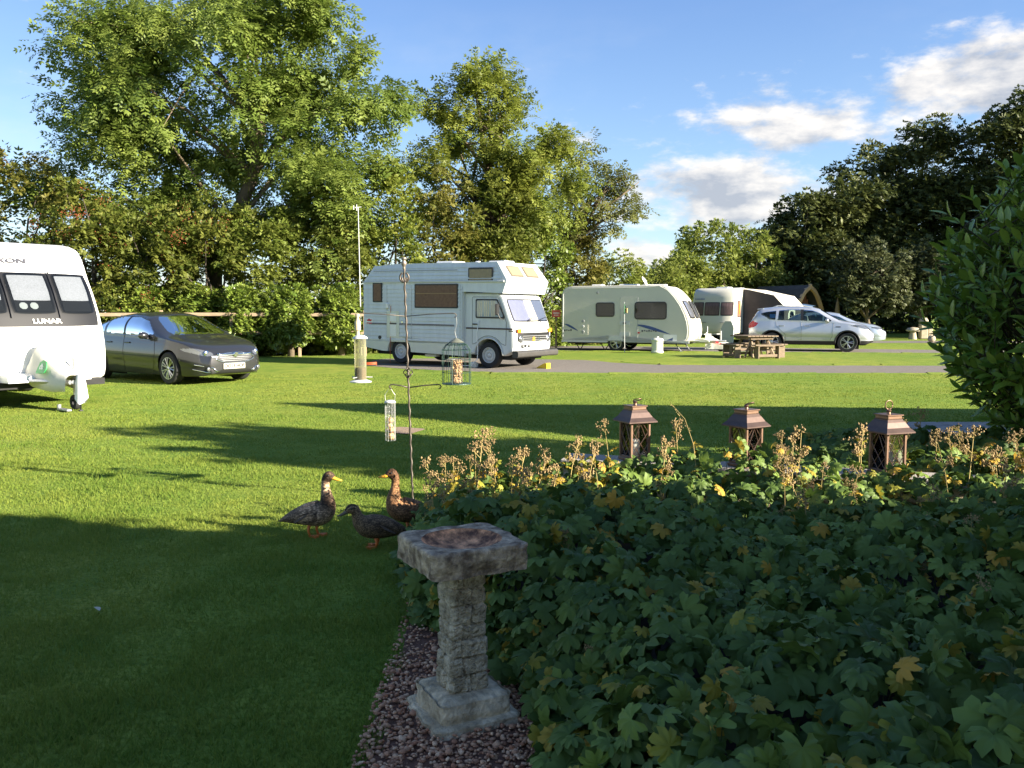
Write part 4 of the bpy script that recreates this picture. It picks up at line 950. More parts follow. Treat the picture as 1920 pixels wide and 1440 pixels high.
def front_patch(root, prof, hw, plan, xf, y0, y1, s0, s1, rnd, m_, name, lift, par=None, nu=18, nv=14, skew=0.0):
    """patch lying on a bowed front. prof: list of (x,z) from low to high; s = 0..1 along it"""
    P = np.array(prof, float); ln = np.concatenate([[0], np.cumsum(np.hypot(*np.diff(P, axis=0).T))]); ln /= ln[-1]
    def at_s(s):
        x = np.interp(s, ln, P[:, 0]); z = np.interp(s, ln, P[:, 1]); e = .02
        dx = np.interp(min(1, s + e), ln, P[:, 0]) - np.interp(max(0, s - e), ln, P[:, 0]); dz = np.interp(min(1, s + e), ln, P[:, 1]) - np.interp(max(0, s - e), ln, P[:, 1])
        k = math.hypot(dx, dz); return x, z, dz / k, -dx / k
    def fn(u, v):
        a, b = 2 * u - 1, 2 * v - 1
        aa = a * math.sqrt(max(0, 1 - rnd * b * b * .5 * b * b)); bb = b * math.sqrt(max(0, 1 - rnd * a * a * .5 * a * a))
        s = (s0 + s1) / 2 + (s1 - s0) / 2 * bb; y = (y0 + y1) / 2 + (y1 - y0) / 2 * aa + skew * bb
        x, z, nx, nz = at_s(s); w = min(1, max(0, (x - xf) / .5)); x -= plan * w * (y / hw) ** 2 * abs(y / hw)
        return (x + nx * lift, y, z + nz * lift)
    return MB().grid(fn, nu, nv).build(name, m_, par or root, smooth=True)
def hitch(root, x0, cover=None, z=.42):
    MB().tube([(x0 - .3, -.55, z), (x0 + 1.05, -.03, z)], .035, 6).tube([(x0 - .3, .55, z), (x0 + 1.05, .03, z)], .035, 6).build('drawbar', M['steel'], root)
    j = MB().cyl((x0 + .85, .13, .16), (x0 + .85, .13, .80), .028, n=10).build('jockey_post', M['steel'], root)
    MB().lathe([(.04, -.04), (.11, -.04), (.12, 0), (.11, .04), (.04, .04)], 18, (x0 + .85, .13, .12), axis='y').build('jockey_wheel', M['rubber'], root, smooth=40)
    for sy in (-.8, .8):
        MB().tube([(x0 - .75, sy, .42), (x0 - .45, sy, .03)], .022, 6).box((x0 - .44, sy, .02), (.12, .12, .03)).build('corner_steady', M['steel'], root)

# ---- white caravan at the left edge, seen from its front
hw = 1.12
W1 = empty('white_caravan', label='white touring caravan at the left edge, front window panels with pale blinds', cat='caravan')
fr = [(2.96, .38), (3.04, .55), (3.05, .90), (2.99, 1.20), (2.86, 1.50), (2.68, 1.82), (2.44, 2.14), (2.20, 2.42), (1.92, 2.60)]
out = round_poly([(-3.0, .42)] + fr + [(1.5, 2.66), (-2.7, 2.62), (-3.0, 2.4)], .10, 4)
shell(W1, out, hw, M['white'], bev=.11, plan=.16, xf=2.0)
A = dict(prof=fr, hw=hw, plan=.16, xf=2.0)
front_patch(W1, y0=-1.02, y1=1.02, s0=.345, s1=.725, rnd=.10, m_=M['black'], name='window_surround', lift=.006, **A)
for y0, y1, sk in ((-.98, -.40, 0), (-.33, .33, 0), (.40, .98, -0)):
    w = front_patch(W1, y0=y0, y1=y1, s0=.425, s1=.715, rnd=.25, m_=M['winglass'], name='window', lift=.034, **A)
    front_patch(W1, y0=y0 + .05, y1=y1 - .05, s0=.515, s1=.70, rnd=.10, m_=M['blind'], name='blind', lift=.018, par=w, **A)
    front_patch(W1, y0=y0 + .05, y1=y1 - .05, s0=.44, s1=.512, rnd=.10, m_=M['dark'], name='unlit_sill_patch', lift=.012, par=w, **A)  # dark patch painted in for the unlit interior below the blind
for y in (-.16, .0): front_patch(W1, y0=y - .06, y1=y + .06, s0=.455, s1=.50, rnd=1, m_=M['ltgrey'], name='cup', lift=.026, nu=8, nv=8, **A)
for y in (-.365, .365): front_patch(W1, y0=y - .012, y1=y + .012, s0=.40, s1=.725, rnd=0, m_=M['black'], name='window_bar', lift=.04, nu=2, **A)
text('LUNAR', W1, (2.952, .14, 1.345), (R(90 - 23), 0, R(90)), .10, M['white_ink'], sx=1.35, bold=.003)
text('LEXON', W1, (2.318, -.22, 2.310), (R(90 - 40.6), 0, R(90)), .14, M['grey_ink'], sx=1.4, shear=.15, bold=.004)
for y in (-.98, .98): MB().lathe([(.001, .01), (.02, .01), (.025, 0)], 10, (2.94, y, .56), axis='x').build('marker_light', M['grey_plastic'], W1)
MB().box((2.1, 0, .36), (2.0, 1.9, .10)).build('chassis', M['under'], W1)
MB().prism([(2.7, .42), (3.34, .42), (3.30, .52), (3.02, .55), (2.7, .55)], (0, -.62, 0), (1, 0, 0), (0, 0, 1), (0, 1, 0), 1.24).build('drawbar_fairing', M['white'], W1)
for sx in (-.15, -1.0):
    for sg in (-1, 1): wheel(W1, sx, sg * .98, .32, .19, 5, sg)
hitch(W1, 3.0, z=.44)
def drape(root, p, w, h, d, m_, name, seed, peak=.12):
    rr = random.Random(seed); ph = [rr.uniform(0, 6.28) for _ in range(5)]
    def fn(u, v):
        a = 2 * math.pi * u; k = .35 + .65 * min(1, v * 1.8); f = 1 + .10 * math.sin(3 * a + ph[0]) * v + .08 * math.sin(5 * a + ph[1]) * v
        z = p[2] + h * (1 - v) - .05 * math.sin(4 * a + ph[2]) * v * v + (peak * math.exp(-((u - .5) * 6) ** 2) if v < .3 else 0)
        if v == 0: k = .02
        return (p[0] + math.cos(a) * d * k * f, p[1] + math.sin(a) * w * k * f, z)
    return MB().grid(fn, 28, 10).build(name, m_, root, smooth=True)
cov = tag(empty('hitch_cover', label='pale fabric hitch cover with green print on the white caravan', cat='cover'))
M['canvas'] = mat('pale_canvas', (0.62, 0.60, 0.52), .9, var=.08, vscale=6, bump=.3, bscale=10)
hcv = MB()
# faceted cover: tall peak over the handbrake, sloping to the coupling
sec = [(2.98, .26, .50, .74), (3.10, .27, .46, .80), (3.22, .25, .40, 1.02), (3.32, .23, .38, .98), (3.55, .22, .36, .80), (3.82, .18, .34, .68), (4.08, .12, .36, .56)]
def hfn(u, v):
    k = u * (len(sec) - 1); i = min(int(k), len(sec) - 2); t = k - i; x, w, zb, zt = [a + (b - a) * t for a, b in zip(sec[i], sec[i + 1])]
    a = math.pi * (v * 1.16 - .08); c, s = math.cos(a), math.sin(a)
    y = math.copysign(abs(c) ** .7, c) * w; z = zb + (zt - zb) * max(0, s) ** .75 + .012 * math.sin(9 * u + 5 * v)
    if s < 0: z = zb - .05
    return (x + .015 * math.sin(7 * v + 3 * u), y, z)
hcv.grid(hfn, 24, 18).build('cover_cloth', M['canvas'], cov, smooth=True)
gp = MB().prism(round_poly([(-.16, -.11), (-.10, .07), (.0, .11), (.13, .08), (.17, -.02), (.12, -.10)], .03), (3.56, -.215, .66), (1, 0, 0), (0, .30, .954), (0, -.954, .30), .012).build('green_print', mat('green_print', (.02, .32, .08), .6), cov)
text('db', gp, (3.56, -.229, .665), (R(72.5), 0, 0), .13, M['white_ink'], ext=.0015)
tea = tag(MB().grid(lambda u, v: (.11 * math.cos(6.28 * u) * (.45 + .5 * v ** .6) * (1 + .12 * math.sin(18.8 * u)) + .02 * v, .10 * math.sin(6.28 * u) * (.45 + .5 * v ** .6) * (1 + .1 * math.sin(12.5 * u + 1)), .40 * (1 - v) + (.05 * math.sin(12.5 * u) if v > .9 else 0)), 26, 10).build('white_cloth', mat('white_cloth', (.82, .82, .82), .85, bump=.2, bscale=12), smooth=True), 'white cloth hanging over the coupling end of the white caravan', 'cloth')
lockm = MB().box((0, 0, .03), (.34, .08, .035), ch=.01).cyl((-.17, 0, .05), (-.17, 0, .10), .03, n=10).build('wheel_stop', M['steel']); tag(lockm, 'small metal wheel stop lying beside the white caravan jockey wheel', 'wheel stop')
leg = tag(MB().tube([(0, 0, 0), (.02, 0, .30)], .012, 6).box((0, 0, .015), (.05, .05, .02)).build('prop_stick', M['black']), 'thin black stick under the white hanging cloth', 'stick')
def put_local(o, root, x, y, z):
    c, s = math.cos(root.rotation_euler.z), math.sin(root.rotation_euler.z); o.location = (root.location.x + c * x - s * y, root.location.y + s * x + c * y, z); o.rotation_euler = (0, 0, root.rotation_euler.z)
h1 = Vector((.77, -.638)); fc = Vector((-7.38, 13.9))            # front centre
W1.location = (fc.x - h1.x * 3.05, fc.y - h1.y * 3.05, 0); W1.rotation_euler = (0, 0, math.atan2(h1.y, h1.x))
put_local(cov, W1, 0, 0, 0); put_local(tea, W1, 4.10, .10, .16); put_local(lockm, W1, 3.98, -.10, 0); put_local(leg, W1, 4.12, .08, 0)

# ---- cream caravan in the middle
W2 = empty('cream_caravan', label='cream touring caravan with blue swoosh decals beside the gravel track', cat='caravan')
hw = 1.10
fr2 = [(2.48, .40), (2.60, .55), (2.63, .85), (2.58, 1.15), (2.48, 1.45), (2.32, 1.78), (2.10, 2.10), (1.86, 2.36), (1.56, 2.52)]
out = round_poly([(-2.5, .42)] + fr2 + [(1.0, 2.56), (-2.1, 2.55), (-2.38, 2.48), (-2.5, 2.28)], .10, 4)
shell(W2, out, hw, M['offwhite'], bev=.05, plan=.14, xf=1.4)
A = dict(prof=fr2, hw=hw, plan=.14, xf=1.4)
for y0, y1 in ((-.98, -.38), (-.32, .32), (.38, .98)):
    w = front_patch(W2, y0=y0, y1=y1, s0=.36, s1=.66, rnd=.35, m_=M['black'], name='window', lift=.010, **A)
    front_patch(W2, y0=y0 + .06, y1=y1 - .06, s0=.385, s1=.64, rnd=.35, m_=mat('reflecting_front_pane', (.16, .17, .20), .08, .3, coat=1), name='pane', lift=.022, par=w, **A)
MB().tube([(p[0] - .0 - .02, -hw - .004, p[1]) for p in [(2.30, .46)] + [(q[0] - .22, q[1]) for q in fr2[1:]] + [(.9, 2.47), (-2.05, 2.46), (-2.40, 2.25), (-2.41, .55)]], .014, 5).build('awning_rail', M['ltgrey'], W2)
window(W2, (-.75, -hw - .001, 1.62), .74, .56, '-y', .10)
window(W2, (1.0, -hw - .001, 1.58), 1.22, .68, '-y', .12)
dr = panel(W2, (.18, -hw - .001, 1.28), .66, 1.66, .07, M['offwhite'], 'door', '-y', .010)
for a in (-1, 1): MB().box((.18 + a * .335, -hw - .006, 1.28), (.012, .014, 1.62)).build('door_seam', M['grey_plastic'], dr)
for z in (1.10, .68): panel(W2, (.02, -hw - .012, z), .40, .14, .02, M['ltgrey'], 'door_vent', '-y', .008, par=dr)
MB().box((.02, -hw - .03, 1.10), (.14, .03, .04), ch=.008).build('door_handle', M['black'], dr)
pp = panel(W2, (-1.62, -hw - .001, .95), .40, .70, .03, M['offwhite'], 'vent_panel', '-y', .014)
for z, s in ((1.17, .055), (.96, .045), (.75, .055)): MB().lathe([(.001, -.012), (s, -.010), (s + .008, 0)], 16, (-1.62, -hw - .016, z), axis='y').build('vent', M['grey_plastic'] if s > .05 else M['ltgrey'], pp)
MB().lathe([(.001, -.012), (.045, -.01), (.055, 0)], 16, (-1.05, -hw - .004, 2.28), axis='y').build('roof_light', M['grey_plastic'], W2)
def swoosh(root, pts, y, m_, name='decal'): return MB().prism(pts, (0, y, 0), (1, 0, 0), (0, 0, 1), (0, -1, 0), .004).build(name, m_, root)
def crescent(x0, z0, ln, dz, th, n=12):
    up = [(x0 + ln * t, z0 + dz * t ** 1.35 + th * math.sin(math.pi * t ** .8) * .55) for t in np.linspace(0, 1, n)]; lo = [(x0 + ln * t, z0 + dz * t ** 1.35 - th * math.sin(math.pi * t) * .5) for t in np.linspace(1, 0, n)]
    return up + lo[1:-1]
swoosh(W2, crescent(.42, 1.03, 1.36, -.36, .12), -hw - .002, M['blue_decal']); swoosh(W2, crescent(-2.40, 1.05, .60, -.28, .09), -hw - .002, M['blue_decal'])
for x0, k in ((.70, 7), (-2.36, 4)):
    for i in range(k): MB().box((x0 + .085 * i, -hw - .005, .80 + .012 * (i % 2)), (.06, .006, .045 + .02 * (i % 3 == 0))).build('lettering', M['grey_ink'], W2)
panel(W2, (1.75, -hw - .001, .52), .50, .30, .03, M['white'], 'gas_locker', '-y', .010)
swoosh(W2, [(1.6, .44), (1.86, .56), (1.84, .44)], -hw - .013, M['blue_decal'])
MB().box((.55, -hw - .004, .73), (.10, .012, .05)).build('key_lock', M['red'], W2)
sk = MB().prism([(-2.48, .34), (-.66, .34), (-.56, .60), (-.10, .60), (0, .36), (2.45, .34), (2.45, .43), (-2.48, .43)][::-1], (0, -hw - .03, 0), (1, 0, 0), (0, 0, 1), (0, 1, 0), .06).build('side_skirt', M['ltgrey'], W2)
for sg in (-1, 1): wheel(W2, -.33, sg * .98, .32, .19, 5, sg)
MB().box((0, 0, .34), (4.6, 1.9, .10)).build('chassis', M['under'], W2)
hitch(W2, 2.55)
MB().prism([(2.3, .36), (3.05, .38), (3.05, .44), (2.8, .50), (2.3, .50)], (0, -.4, 0), (1, 0, 0), (0, 0, 1), (0, 1, 0), .8).build('drawbar_fairing', M['cream'], W2)
for x, w_, l_, h_ in ((-1.35, .5, .4, .07), (-.1, .5, .7, .07), (.9, .4, .9, .05)): MB().box((x, 0, 2.56 + h_ / 2), (l_, w_, h_), ch=.02).build('roof_vent', M['white'], W2)
MB().box((.55, -.35, 2.58), (.06, .06, .08)).lathe([(.001, .05), (.10, .04), (.20, 0), (.19, -.01)], 18, (.58, -.35, 2.74), mtx=Matrix.Rotation(R(62), 3, 'Y')).build('satellite_dish', M['white'], W2, smooth=40)
for x in (-2.0, -1.0): MB().tube([(x, -.9, .36), (x + .2, -.9, .03)], .02, 5).tube([(x + .4, -.9, .34), (x + .2, -.9, .03)], .02, 5).build('corner_steady', M['under'], W2)
h2 = Vector((.925, -.38)).normalized(); l2 = Vector((-h2.y, h2.x)); wp = Vector((3.95, 33.6))
place(W2, wp, (-.33, -1.02), h2); W2.scale = (1, 1, .97)
cov2 = empty('hitch_cover', label='pale hitch cover with red print in front of the cream caravan', cat='cover')
MB().grid(lambda u, v: ((lambda k, i, t: (sec[i][0] + (sec[i + 1][0] - sec[i][0]) * t * .75 - .10, math.cos(math.pi * v) * (.22 - .12 * u), .10 + (.62 - .45 * u) * math.sin(math.pi * v) ** .7))(u * 6, min(int(u * 6), 5), u * 6 - min(int(u * 6), 5))), 18, 14).build('cover_cloth', M['canvas'], cov2, smooth=True)
rp = MB().box((-.12, 0, .03), (.10, .006, .05)).box((.02, 0, .0), (.12, .006, .07)).box((.15, 0, -.02), (.07, .006, .05)).box((0, 0, -.06), (.3, .006, .015)).build('red_print', mat('red_print', (.55, .05, .05), .7), cov2); rp.location = (3.30, -.20, .36); rp.rotation_euler = (R(-18), R(12), R(4))
put_local(cov2, W2, 0, 0, 0)

# ---- white caravan further back, with a dark porch awning
W3 = empty('white_caravan', label='white caravan further back with brown curtains and a dark porch awning', cat='caravan')
hw = 1.10; fr3 = [(3.0, .42), (3.1, .62), (3.10, .95), (3.04, 1.25), (3.02, 1.30), (2.98, 1.75), (2.92, 1.95), (2.86, 2.25), (2.72, 2.48), (2.5, 2.60)]
out = round_poly([(-3.0, .42)] + fr3 + [(2.0, 2.64), (-1.6, 2.60), (-2.5, 2.35), (-3.0, 1.6)], .12, 4)
shell(W3, out, hw, M['offwhite'], bev=.10, plan=.20, xf=2.2)
A = dict(prof=fr3, hw=hw, plan=.20, xf=2.2)
for y0, y1 in ((-1.0, -.42), (-.38, .38), (.42, 1.0)):
    w = front_patch(W3, y0=y0, y1=y1, s0=.38, s1=.655, rnd=.12, m_=M['black'], name='window', lift=.010, **A)
    front_patch(W3, y0=y0 + .03, y1=y1 - .03, s0=.40, s1=.64, rnd=.12, m_=mat('mauve_curtain', (.12, .075, .075), .6, var=.5, vscale=7, stretch=(1, 4, .3)), name='curtain', lift=.022, par=w, **A)
for k in range(7): MB().box((2.935, -.85 + .07 * k, 2.10), (.01, .045, .05)).build('lettering', M['blue_decal'], W3)
for y in (-.35, .55): MB().box((3.12, y, .98), (.03, .22, .03), ch=.008).build('grab_handle', M['grey_plastic'], W3)
f = window(W3, (2.35, hw + .001, 1.62), .42, .78, '+y', .05, inner=M['brown_blind'], frame=M['stripe'])
panel(W3, (2.35, hw + .03, 1.62), .12, .5, .03, M['amber'], 'amber_strip', '+y', .004, par=f)  # plain amber strip over the brown pane, not emissive
for x in (-1.2, .4): window(W3, (x, hw + .001, 1.6), .9, .6, '+y', .06)
MB().box((0, 0, .36), (5.6, 1.9, .10)).build('chassis', M['under'], W3)
for sg in (-1, 1): wheel(W3, -.4, sg * .98, .32, .19, 5, sg)
hitch(W3, 3.05)
for x in (1.6, -.2): MB().box((x, .1, 2.65), (.7, .6, .10), ch=.03).build('roof_vent', M['white'], W3)
MB().box((.9, -.2, 2.66), (1.4, .7, .05), ch=.01).build('solar_panel', M['black'], W3)
h3 = Vector((-.55, -.835)).normalized(); l3 = Vector((-h3.y, h3.x))   # caravan's left side (+y) faces right
fc3 = Vector((9.55, 42.6)); W3.location = (fc3.x - h3.x * 3.1, fc3.y - h3.y * 3.1, 0); W3.rotation_euler = (0, 0, math.atan2(h3.y, h3.x))
AW = empty('porch_awning', label='dark grey porch awning fixed to the side of the far white caravan', cat='awning')
aw = mat('charcoal_awning_cloth', (.062, .052, .052), .85, var=.15, vscale=5, bump=.2, bscale=6); awc = mat('cream_awning_cloth', (.62, .58, .48), .85, var=.08)
y0, y1 = hw + .03, hw + 2.0; x0, x1 = 1.75, -1.6
MB().add([(x0, y0, .02), (x0, y1, .02), (x0, y1, 1.75), (x0, y1 - .5, 2.25), (x0, y0, 2.58)], [(0, 1, 2, 3, 4)]).build('front_panel', aw, AW)
MB().add([(x0, y1, .02), (x1, y1, .02), (x1, y1, 1.75), (x0, y1, 1.75)], [(0, 1, 2, 3)]).build('side_panel', aw, AW)
MB().add([(x1, y0, .02), (x1, y1, .02), (x1, y1, 1.75), (x1, y1 - .5, 2.25), (x1, y0, 2.58)], [(0, 1, 2, 3, 4)]).build('rear_panel', aw, AW)
MB().grid(lambda u, v: (x0 + .02 + (x1 - x0 - .04) * u, [y0, y1 - .5, y1][int(round(v * 2))], [2.60, 2.27, 1.74][int(round(v * 2))]), 6, 2).build('awning_roof', awc, AW)
wn = MB().prism(round_poly([(-1.9, .9), (-1.9, 1.62), (-1.0, 1.62), (-.75, 1.4), (-.75, .9)], .1), (0, y1 + .004, 0), (1, 0, 0), (0, 0, 1), (0, 1, 0), .01); wn.v = [(p[0] + 1.9, p[1], p[2]) for p in wn.v]
wo = wn.build('awning_window', awc, AW); panel(AW, (.55, y1 + .016, 1.26), .70, .5, .2, M['winglass'], 'pane', '+y', .004, par=wo)
AW.location = W3.location; AW.rotation_euler = W3.rotation_euler
step = MB().prism(round_poly([(0, 0), (0, .75), (.18, 1.05), (.55, 1.05), (.72, .75), (.72, 0)], .05), (0, 0, 0), (1, 0, 0), (0, 0, 1), (0, 1, 0), .05).build('windbreak', M['ltgrey']); tag(step, 'pale arched panel leaning at the front corner of the far white caravan', 'panel')
put_local(step, W3, 3.35, .55, 0); step.rotation_euler = (R(-6), 0, W3.rotation_euler.z + R(75))
# ================================================================== OLD WHITE MOTORHOME
MH = empty('motorhome', label='old white motorhome with overcab and brown stripe on the gravel pitch', cat='motorhome')
hw = 1.05
coach = [(-4.32, .62), (-4.36, 2.28), (-4.02, 2.74), (-3.2, 2.80), (.26, 2.80), (.62, 2.32), (.50, 1.98), (-.78, 2.02), (-.78, .62)]
g = MB(); n = len(coach)
ysec = [(-1.0, -.06), (-.94, 0), (.94, 0), (1.0, -.06)]
def coach_pt(p, t):
    lean = .10 * max(0, (p[1] - 2.25) / .55); return (p[0], t * (hw - lean), p[1])
for t in (-1, -.5, 0, .5, 1): g.v += [coach_pt(p, t) for p in coach]
for a in range(4):
    for i in range(n): j = (i + 1) % n; g.f.append((a * n + i, a * n + j, (a + 1) * n + j, (a + 1) * n + i))
g.f.append(tuple(range(n))); g.f.append(tuple(4 * n + i for i in range(n))[::-1])
g.build('coach_body', M['aged_white'], MH)
for sg in (-1, 1):                                                   # lapped boards of the coach sides
    b = MB(); z = .66
    while z < 2.20:
        b.add([(-4.33, sg * (hw + .020), z), (-.80, sg * (hw + .020), z), (-.80, sg * (hw + .003), z + .105), (-4.345, sg * (hw + .003), z + .105), (-4.33, sg * (hw + .001), z), (-.80, sg * (hw + .001), z)], [(0, 1, 2, 3), (0, 1, 5, 4)]); z += .11
    b.build('side_cladding', M['aged_white'], MH, fix=False)
    b = MB(); z = 2.36
    while z < 2.72:
        k0 = hw - .10 * (z - 2.25) / .55; k1 = hw - .10 * (z + .095 - 2.25) / .55; xr = -4.28 + (z - 2.3) * .75; xe = .50 - (z - 2.32) * .70
        b.add([(xr, sg * (k0 + .020), z), (xe, sg * (k0 + .020), z), (xe - .07, sg * (k1 + .003), z + .095), (xr + .07, sg * (k1 + .003), z + .095), (xr, sg * k0, z), (xe, sg * k0, z)], [(0, 1, 2, 3), (0, 1, 5, 4)]); z += .10
    b.build('roof_side_cladding', M['aged_white'], MH, fix=False)
    MB().box((-1.88, sg * (hw + .010), 2.29), (4.86, .03, .055), ch=.01).build('gutter_strip', M['ltgrey'], MH)
    MB().tube([(-4.0, sg * (hw - .045), 2.60), (-1.0, sg * (hw - .045), 2.60)], .010, 5).build('roof_trim', M['grey_plastic'], MH)
ac = lambda cx, r: [(cx + r * math.cos(a), .34 + r * math.sin(a)) for a in np.linspace(0, math.pi, 15)]
sk = [(-.80, .30)] + ac(-3.0, .43) + [(-3.6, .34), (-4.34, .44), (-4.34, .615), (-.80, .615)]
MB().prism(sk[::-1], (0, -hw - .012, 0), (1, 0, 0), (0, 0, 1), (0, 1, 0), 2 * hw + .024).build('skirt', M['cream'], MH)
chw = .95
cabfr = [(.84, .46), (.88, .60), (.87, .95), (.80, 1.22), (.46, 1.90)]
cab = [(-.90, .34)] + [(p[0], p[1]) for p in ac(0, .44)[::-1]] + [(.55, .34)] + cabfr + [(.25, 1.99), (-.90, 1.99)]
shell(MH, cab, chw, M['aged_white'], 'cab_body', .07, .10, .3, 12)
A = dict(prof=cabfr, hw=chw, plan=.10, xf=.3)
MB().box((-.80, 0, 1.15), (.05, 2 * hw - .02, 1.72)).build('coach_front_edge', M['aged_white'], MH)
ws = front_patch(MH, y0=-.86, y1=.86, s0=.515, s1=.955, rnd=.10, m_=M['black'], name='windscreen', lift=.006, **A)
front_patch(MH, y0=-.82, y1=-.10, s0=.54, s1=.93, rnd=.10, m_=M['lilac_blind'], name='blind_or_reflection_patch', lift=.012, par=ws, **A)
front_patch(MH, y0=-.10, y1=.26, s0=.54, s1=.93, rnd=.05, m_=M['curtain'], name='curtain', lift=.012, par=ws, **A)
front_patch(MH, y0=.26, y1=.82, s0=.54, s1=.93, rnd=.10, m_=mat('painted_windscreen_reflection', (.07, .085, .13), .4), name='blind_or_reflection_patch', lift=.012, par=ws, **A)  # blue patch paints the windscreen's reflection as colour, no blind on this side
front_patch(MH, y0=-.85, y1=.85, s0=.52, s1=.95, rnd=.10, m_=M['clear'], name='windscreen_glass', lift=.03, par=ws, **A)
for y in (-.30, .28):
    MB().tube([(.845, y, 1.22), (.83, y + .02, 1.29), (.79, y + .36, 1.36)], .010, 5).build('wiper', M['black'], MH)
front_patch(MH, y0=-.80, y1=.80, s0=.175, s1=.325, rnd=.08, m_=M['black'], name='grille', lift=.008, **A)
for z in (.70, .755, .81, .865): MB().tube([(.895 - .10 * abs(y / chw) ** 3, y, z) for y in np.linspace(-.62, .62, 9)], .007, 4).build('grille_bar', M['grey_plastic'], MH)
for y in (-.68, .68):
    hl = MB().lathe([(.001, .03), (.07, .02), (.085, -.01)], 18, (.852, y, .785), axis='x').build('headlight', M['lens'], MH, smooth=True)
    MB().lathe([(.085, .0), (.095, .012), (.10, -.01)], 18, (.855, y, .785), axis='x').build('headlight_rim', M['chrome'], hl, smooth=True)
    MB().prism(rrect(.18, .10, .015), (.832, y * 1.13, 1.005), (0, 1, 0), (0, 0, 1), (1, 0, 0), .03).build('indicator', M['amber'], MH)
MB().prism(rrect(.10, .11, .01), (.895, -.14, .78), (0, 1, 0), (0, 0, 1), (1, 0, 0), .012).build('yellow_badge', mat('yellow_badge', (.70, .45, .03), .4), MH)
bd = MB().lathe([(.06, .0), (.06, .012), (.048, .012), (.048, 0)], 20, (.895, .10, .78), axis='x').build('round_badge', M['chrome'], MH)
MB().tube([(.905, .065, .81), (.905, .085, .76), (.905, .10, .79), (.905, .115, .76), (.905, .135, .81)], .006, 4).build('emblem', M['chrome'], bd)
text('RLW 483Y', MH, (.876, -.42, .60), (R(90), 0, R(90)), .125, M['ink'], sx=.95, bold=.004)
st_ = MB().prism(rrect(.58, .12, .01), (.882, .22, .61), (0, 1, 0), (0, 0, 1), (1, 0, 0), .006).build('bonnet_sticker', mat('faded_blue_sticker', (.55, .60, .72), .5, var=.2, vscale=25), MH)
for z in (.59, .63): MB().box((.890, .22, z), (.004, .50, .014)).build('sticker_print', M['blue_decal'], st_)
MB().prism(round_poly([(-.06, -.09), (-.06, .09), (.08, .09), (.12, .05), (.12, -.06), (.08, -.09)], .03), (.86, 1.02, .40), (1, 0, 0), (0, 0, 1), (0, -1, 0), 2.04).build('bumper', mat('worn_bumper', (.055, .052, .048), .5, .2, var=.2, vscale=6), MH, smooth=40)
# cab door, side window, mirror, handles
y = -chw - .001
dpoly = round_poly([(-.53, .62)] + [(.52 * math.cos(a), .34 + .52 * math.sin(a)) for a in np.linspace(R(142), R(38), 9)] + [(.55, .62), (.56, 1.22), (.30, 1.88), (-.53, 1.88)], .02, 2)
dd = MB().prism(dpoly, (0, y, 0), (1, 0, 0), (0, 0, 1), (0, -1, 0), .006).build('cab_door', M['aged_white'], MH)
seamm = mat('door_gap', (.10, .10, .10), .8)
MB().tube([(a, y - .006, b) for a, b in dpoly + dpoly[:1]], .006, 4).build('door_seam', seamm, dd)
cw = MB().prism(round_poly([(-.42, 1.32), (-.42, 1.83), (.28, 1.83), (.52, 1.36), (.50, 1.32)], .05), (0, y - .006, 0), (1, 0, 0), (0, 0, 1), (0, -1, 0), .012).build('cab_window', M['black'], MH)
MB().prism(round_poly([(-.38, 1.36), (-.38, 1.79), (.26, 1.79), (.46, 1.40), (.45, 1.36)], .04), (0, y - .018, 0), (1, 0, 0), (0, 0, 1), (0, -1, 0), .004).build('pane', mat('pale_reflecting_pane', (.34, .38, .38), .1, coat=1), cw)
for x, w_ in ((-.27, .16), (-.05, .18), (.16, .14)): MB().grid(lambda u, v: (x - w_ / 2 + w_ * u, y - .024 - .004 * math.sin(u * 18), 1.37 + .41 * v), 12, 1).build('curtain', M['curtain'], cw)
mr_ = MB().box((.40, y - .20, 1.56), (.06, .16, .30), ch=.03).build('wing_mirror', M['black'], MH)
MB().tube([(.48, y, 1.30), (.45, y - .14, 1.33), (.42, y - .20, 1.45)], .012, 5).build('mirror_arm', M['black'], mr_)
MB().box((-.44, y - .02, 1.16), (.16, .025, .03), ch=.006).build('door_handle', M['black'], MH)
MB().box((.72, y - .008, 1.00), (.14, .014, .03)).build('side_marker', M['black'], MH)
# stripe, windows, lockers
MB().box((-2.56, -hw - .014, 1.11), (3.02, .010, .045)).build('stripe', M['stripe'], MH); MB().box((-4.02, -hw - .014, 1.11), (.22, .010, .045)).build('stripe', M['stripe'], MH)
MB().box((.02, -chw - .013, 1.05), (1.50, .008, .040)).build('stripe', M['stripe'], MH)
window(MH, (-3.80, -hw - .006, 2.0), .36, .56, '-y', .03, inner=M['brown_blind'])
w = window(MH, (-1.68, -hw - .006, 1.90), 1.50, .66, '-y', .03, inner=M['brown_blind'])
MB().box((-1.68, -hw - .034, 1.97), (1.40, .006, .02)).build('blind_edge', mat('tan_edge', (.3, .2, .1), .7), w)
window(MH, (-.22, -hw + .03, 2.45), .80, .40, '-y', .03, inner=mat('tan_blind', (.28, .22, .14), .7, var=.15, vscale=12))
bpy.context.view_layer.update()
lk = panel(MH, (-3.22, -hw - .008, 1.10), .46, .76, .02, M['cream'], 'locker_frame', '-y', .014)
for z in (1.30, .93): panel(MH, (-3.21, -hw - .023, z), .22, .24 if z > 1.1 else .34, .01, M['white'], 'locker_door', '-y', .006, par=lk)
MB().box((-3.21, -hw - .028, 1.12), (.24, .012, .04)).build('locker_handle', M['stripe'], lk)
MB().lathe([(.001, -.012), (.03, -.012), (.04, 0)], 12, (-2.88, -hw - .012, 1.17), axis='y').build('filler_cap', M['chrome'], MH)
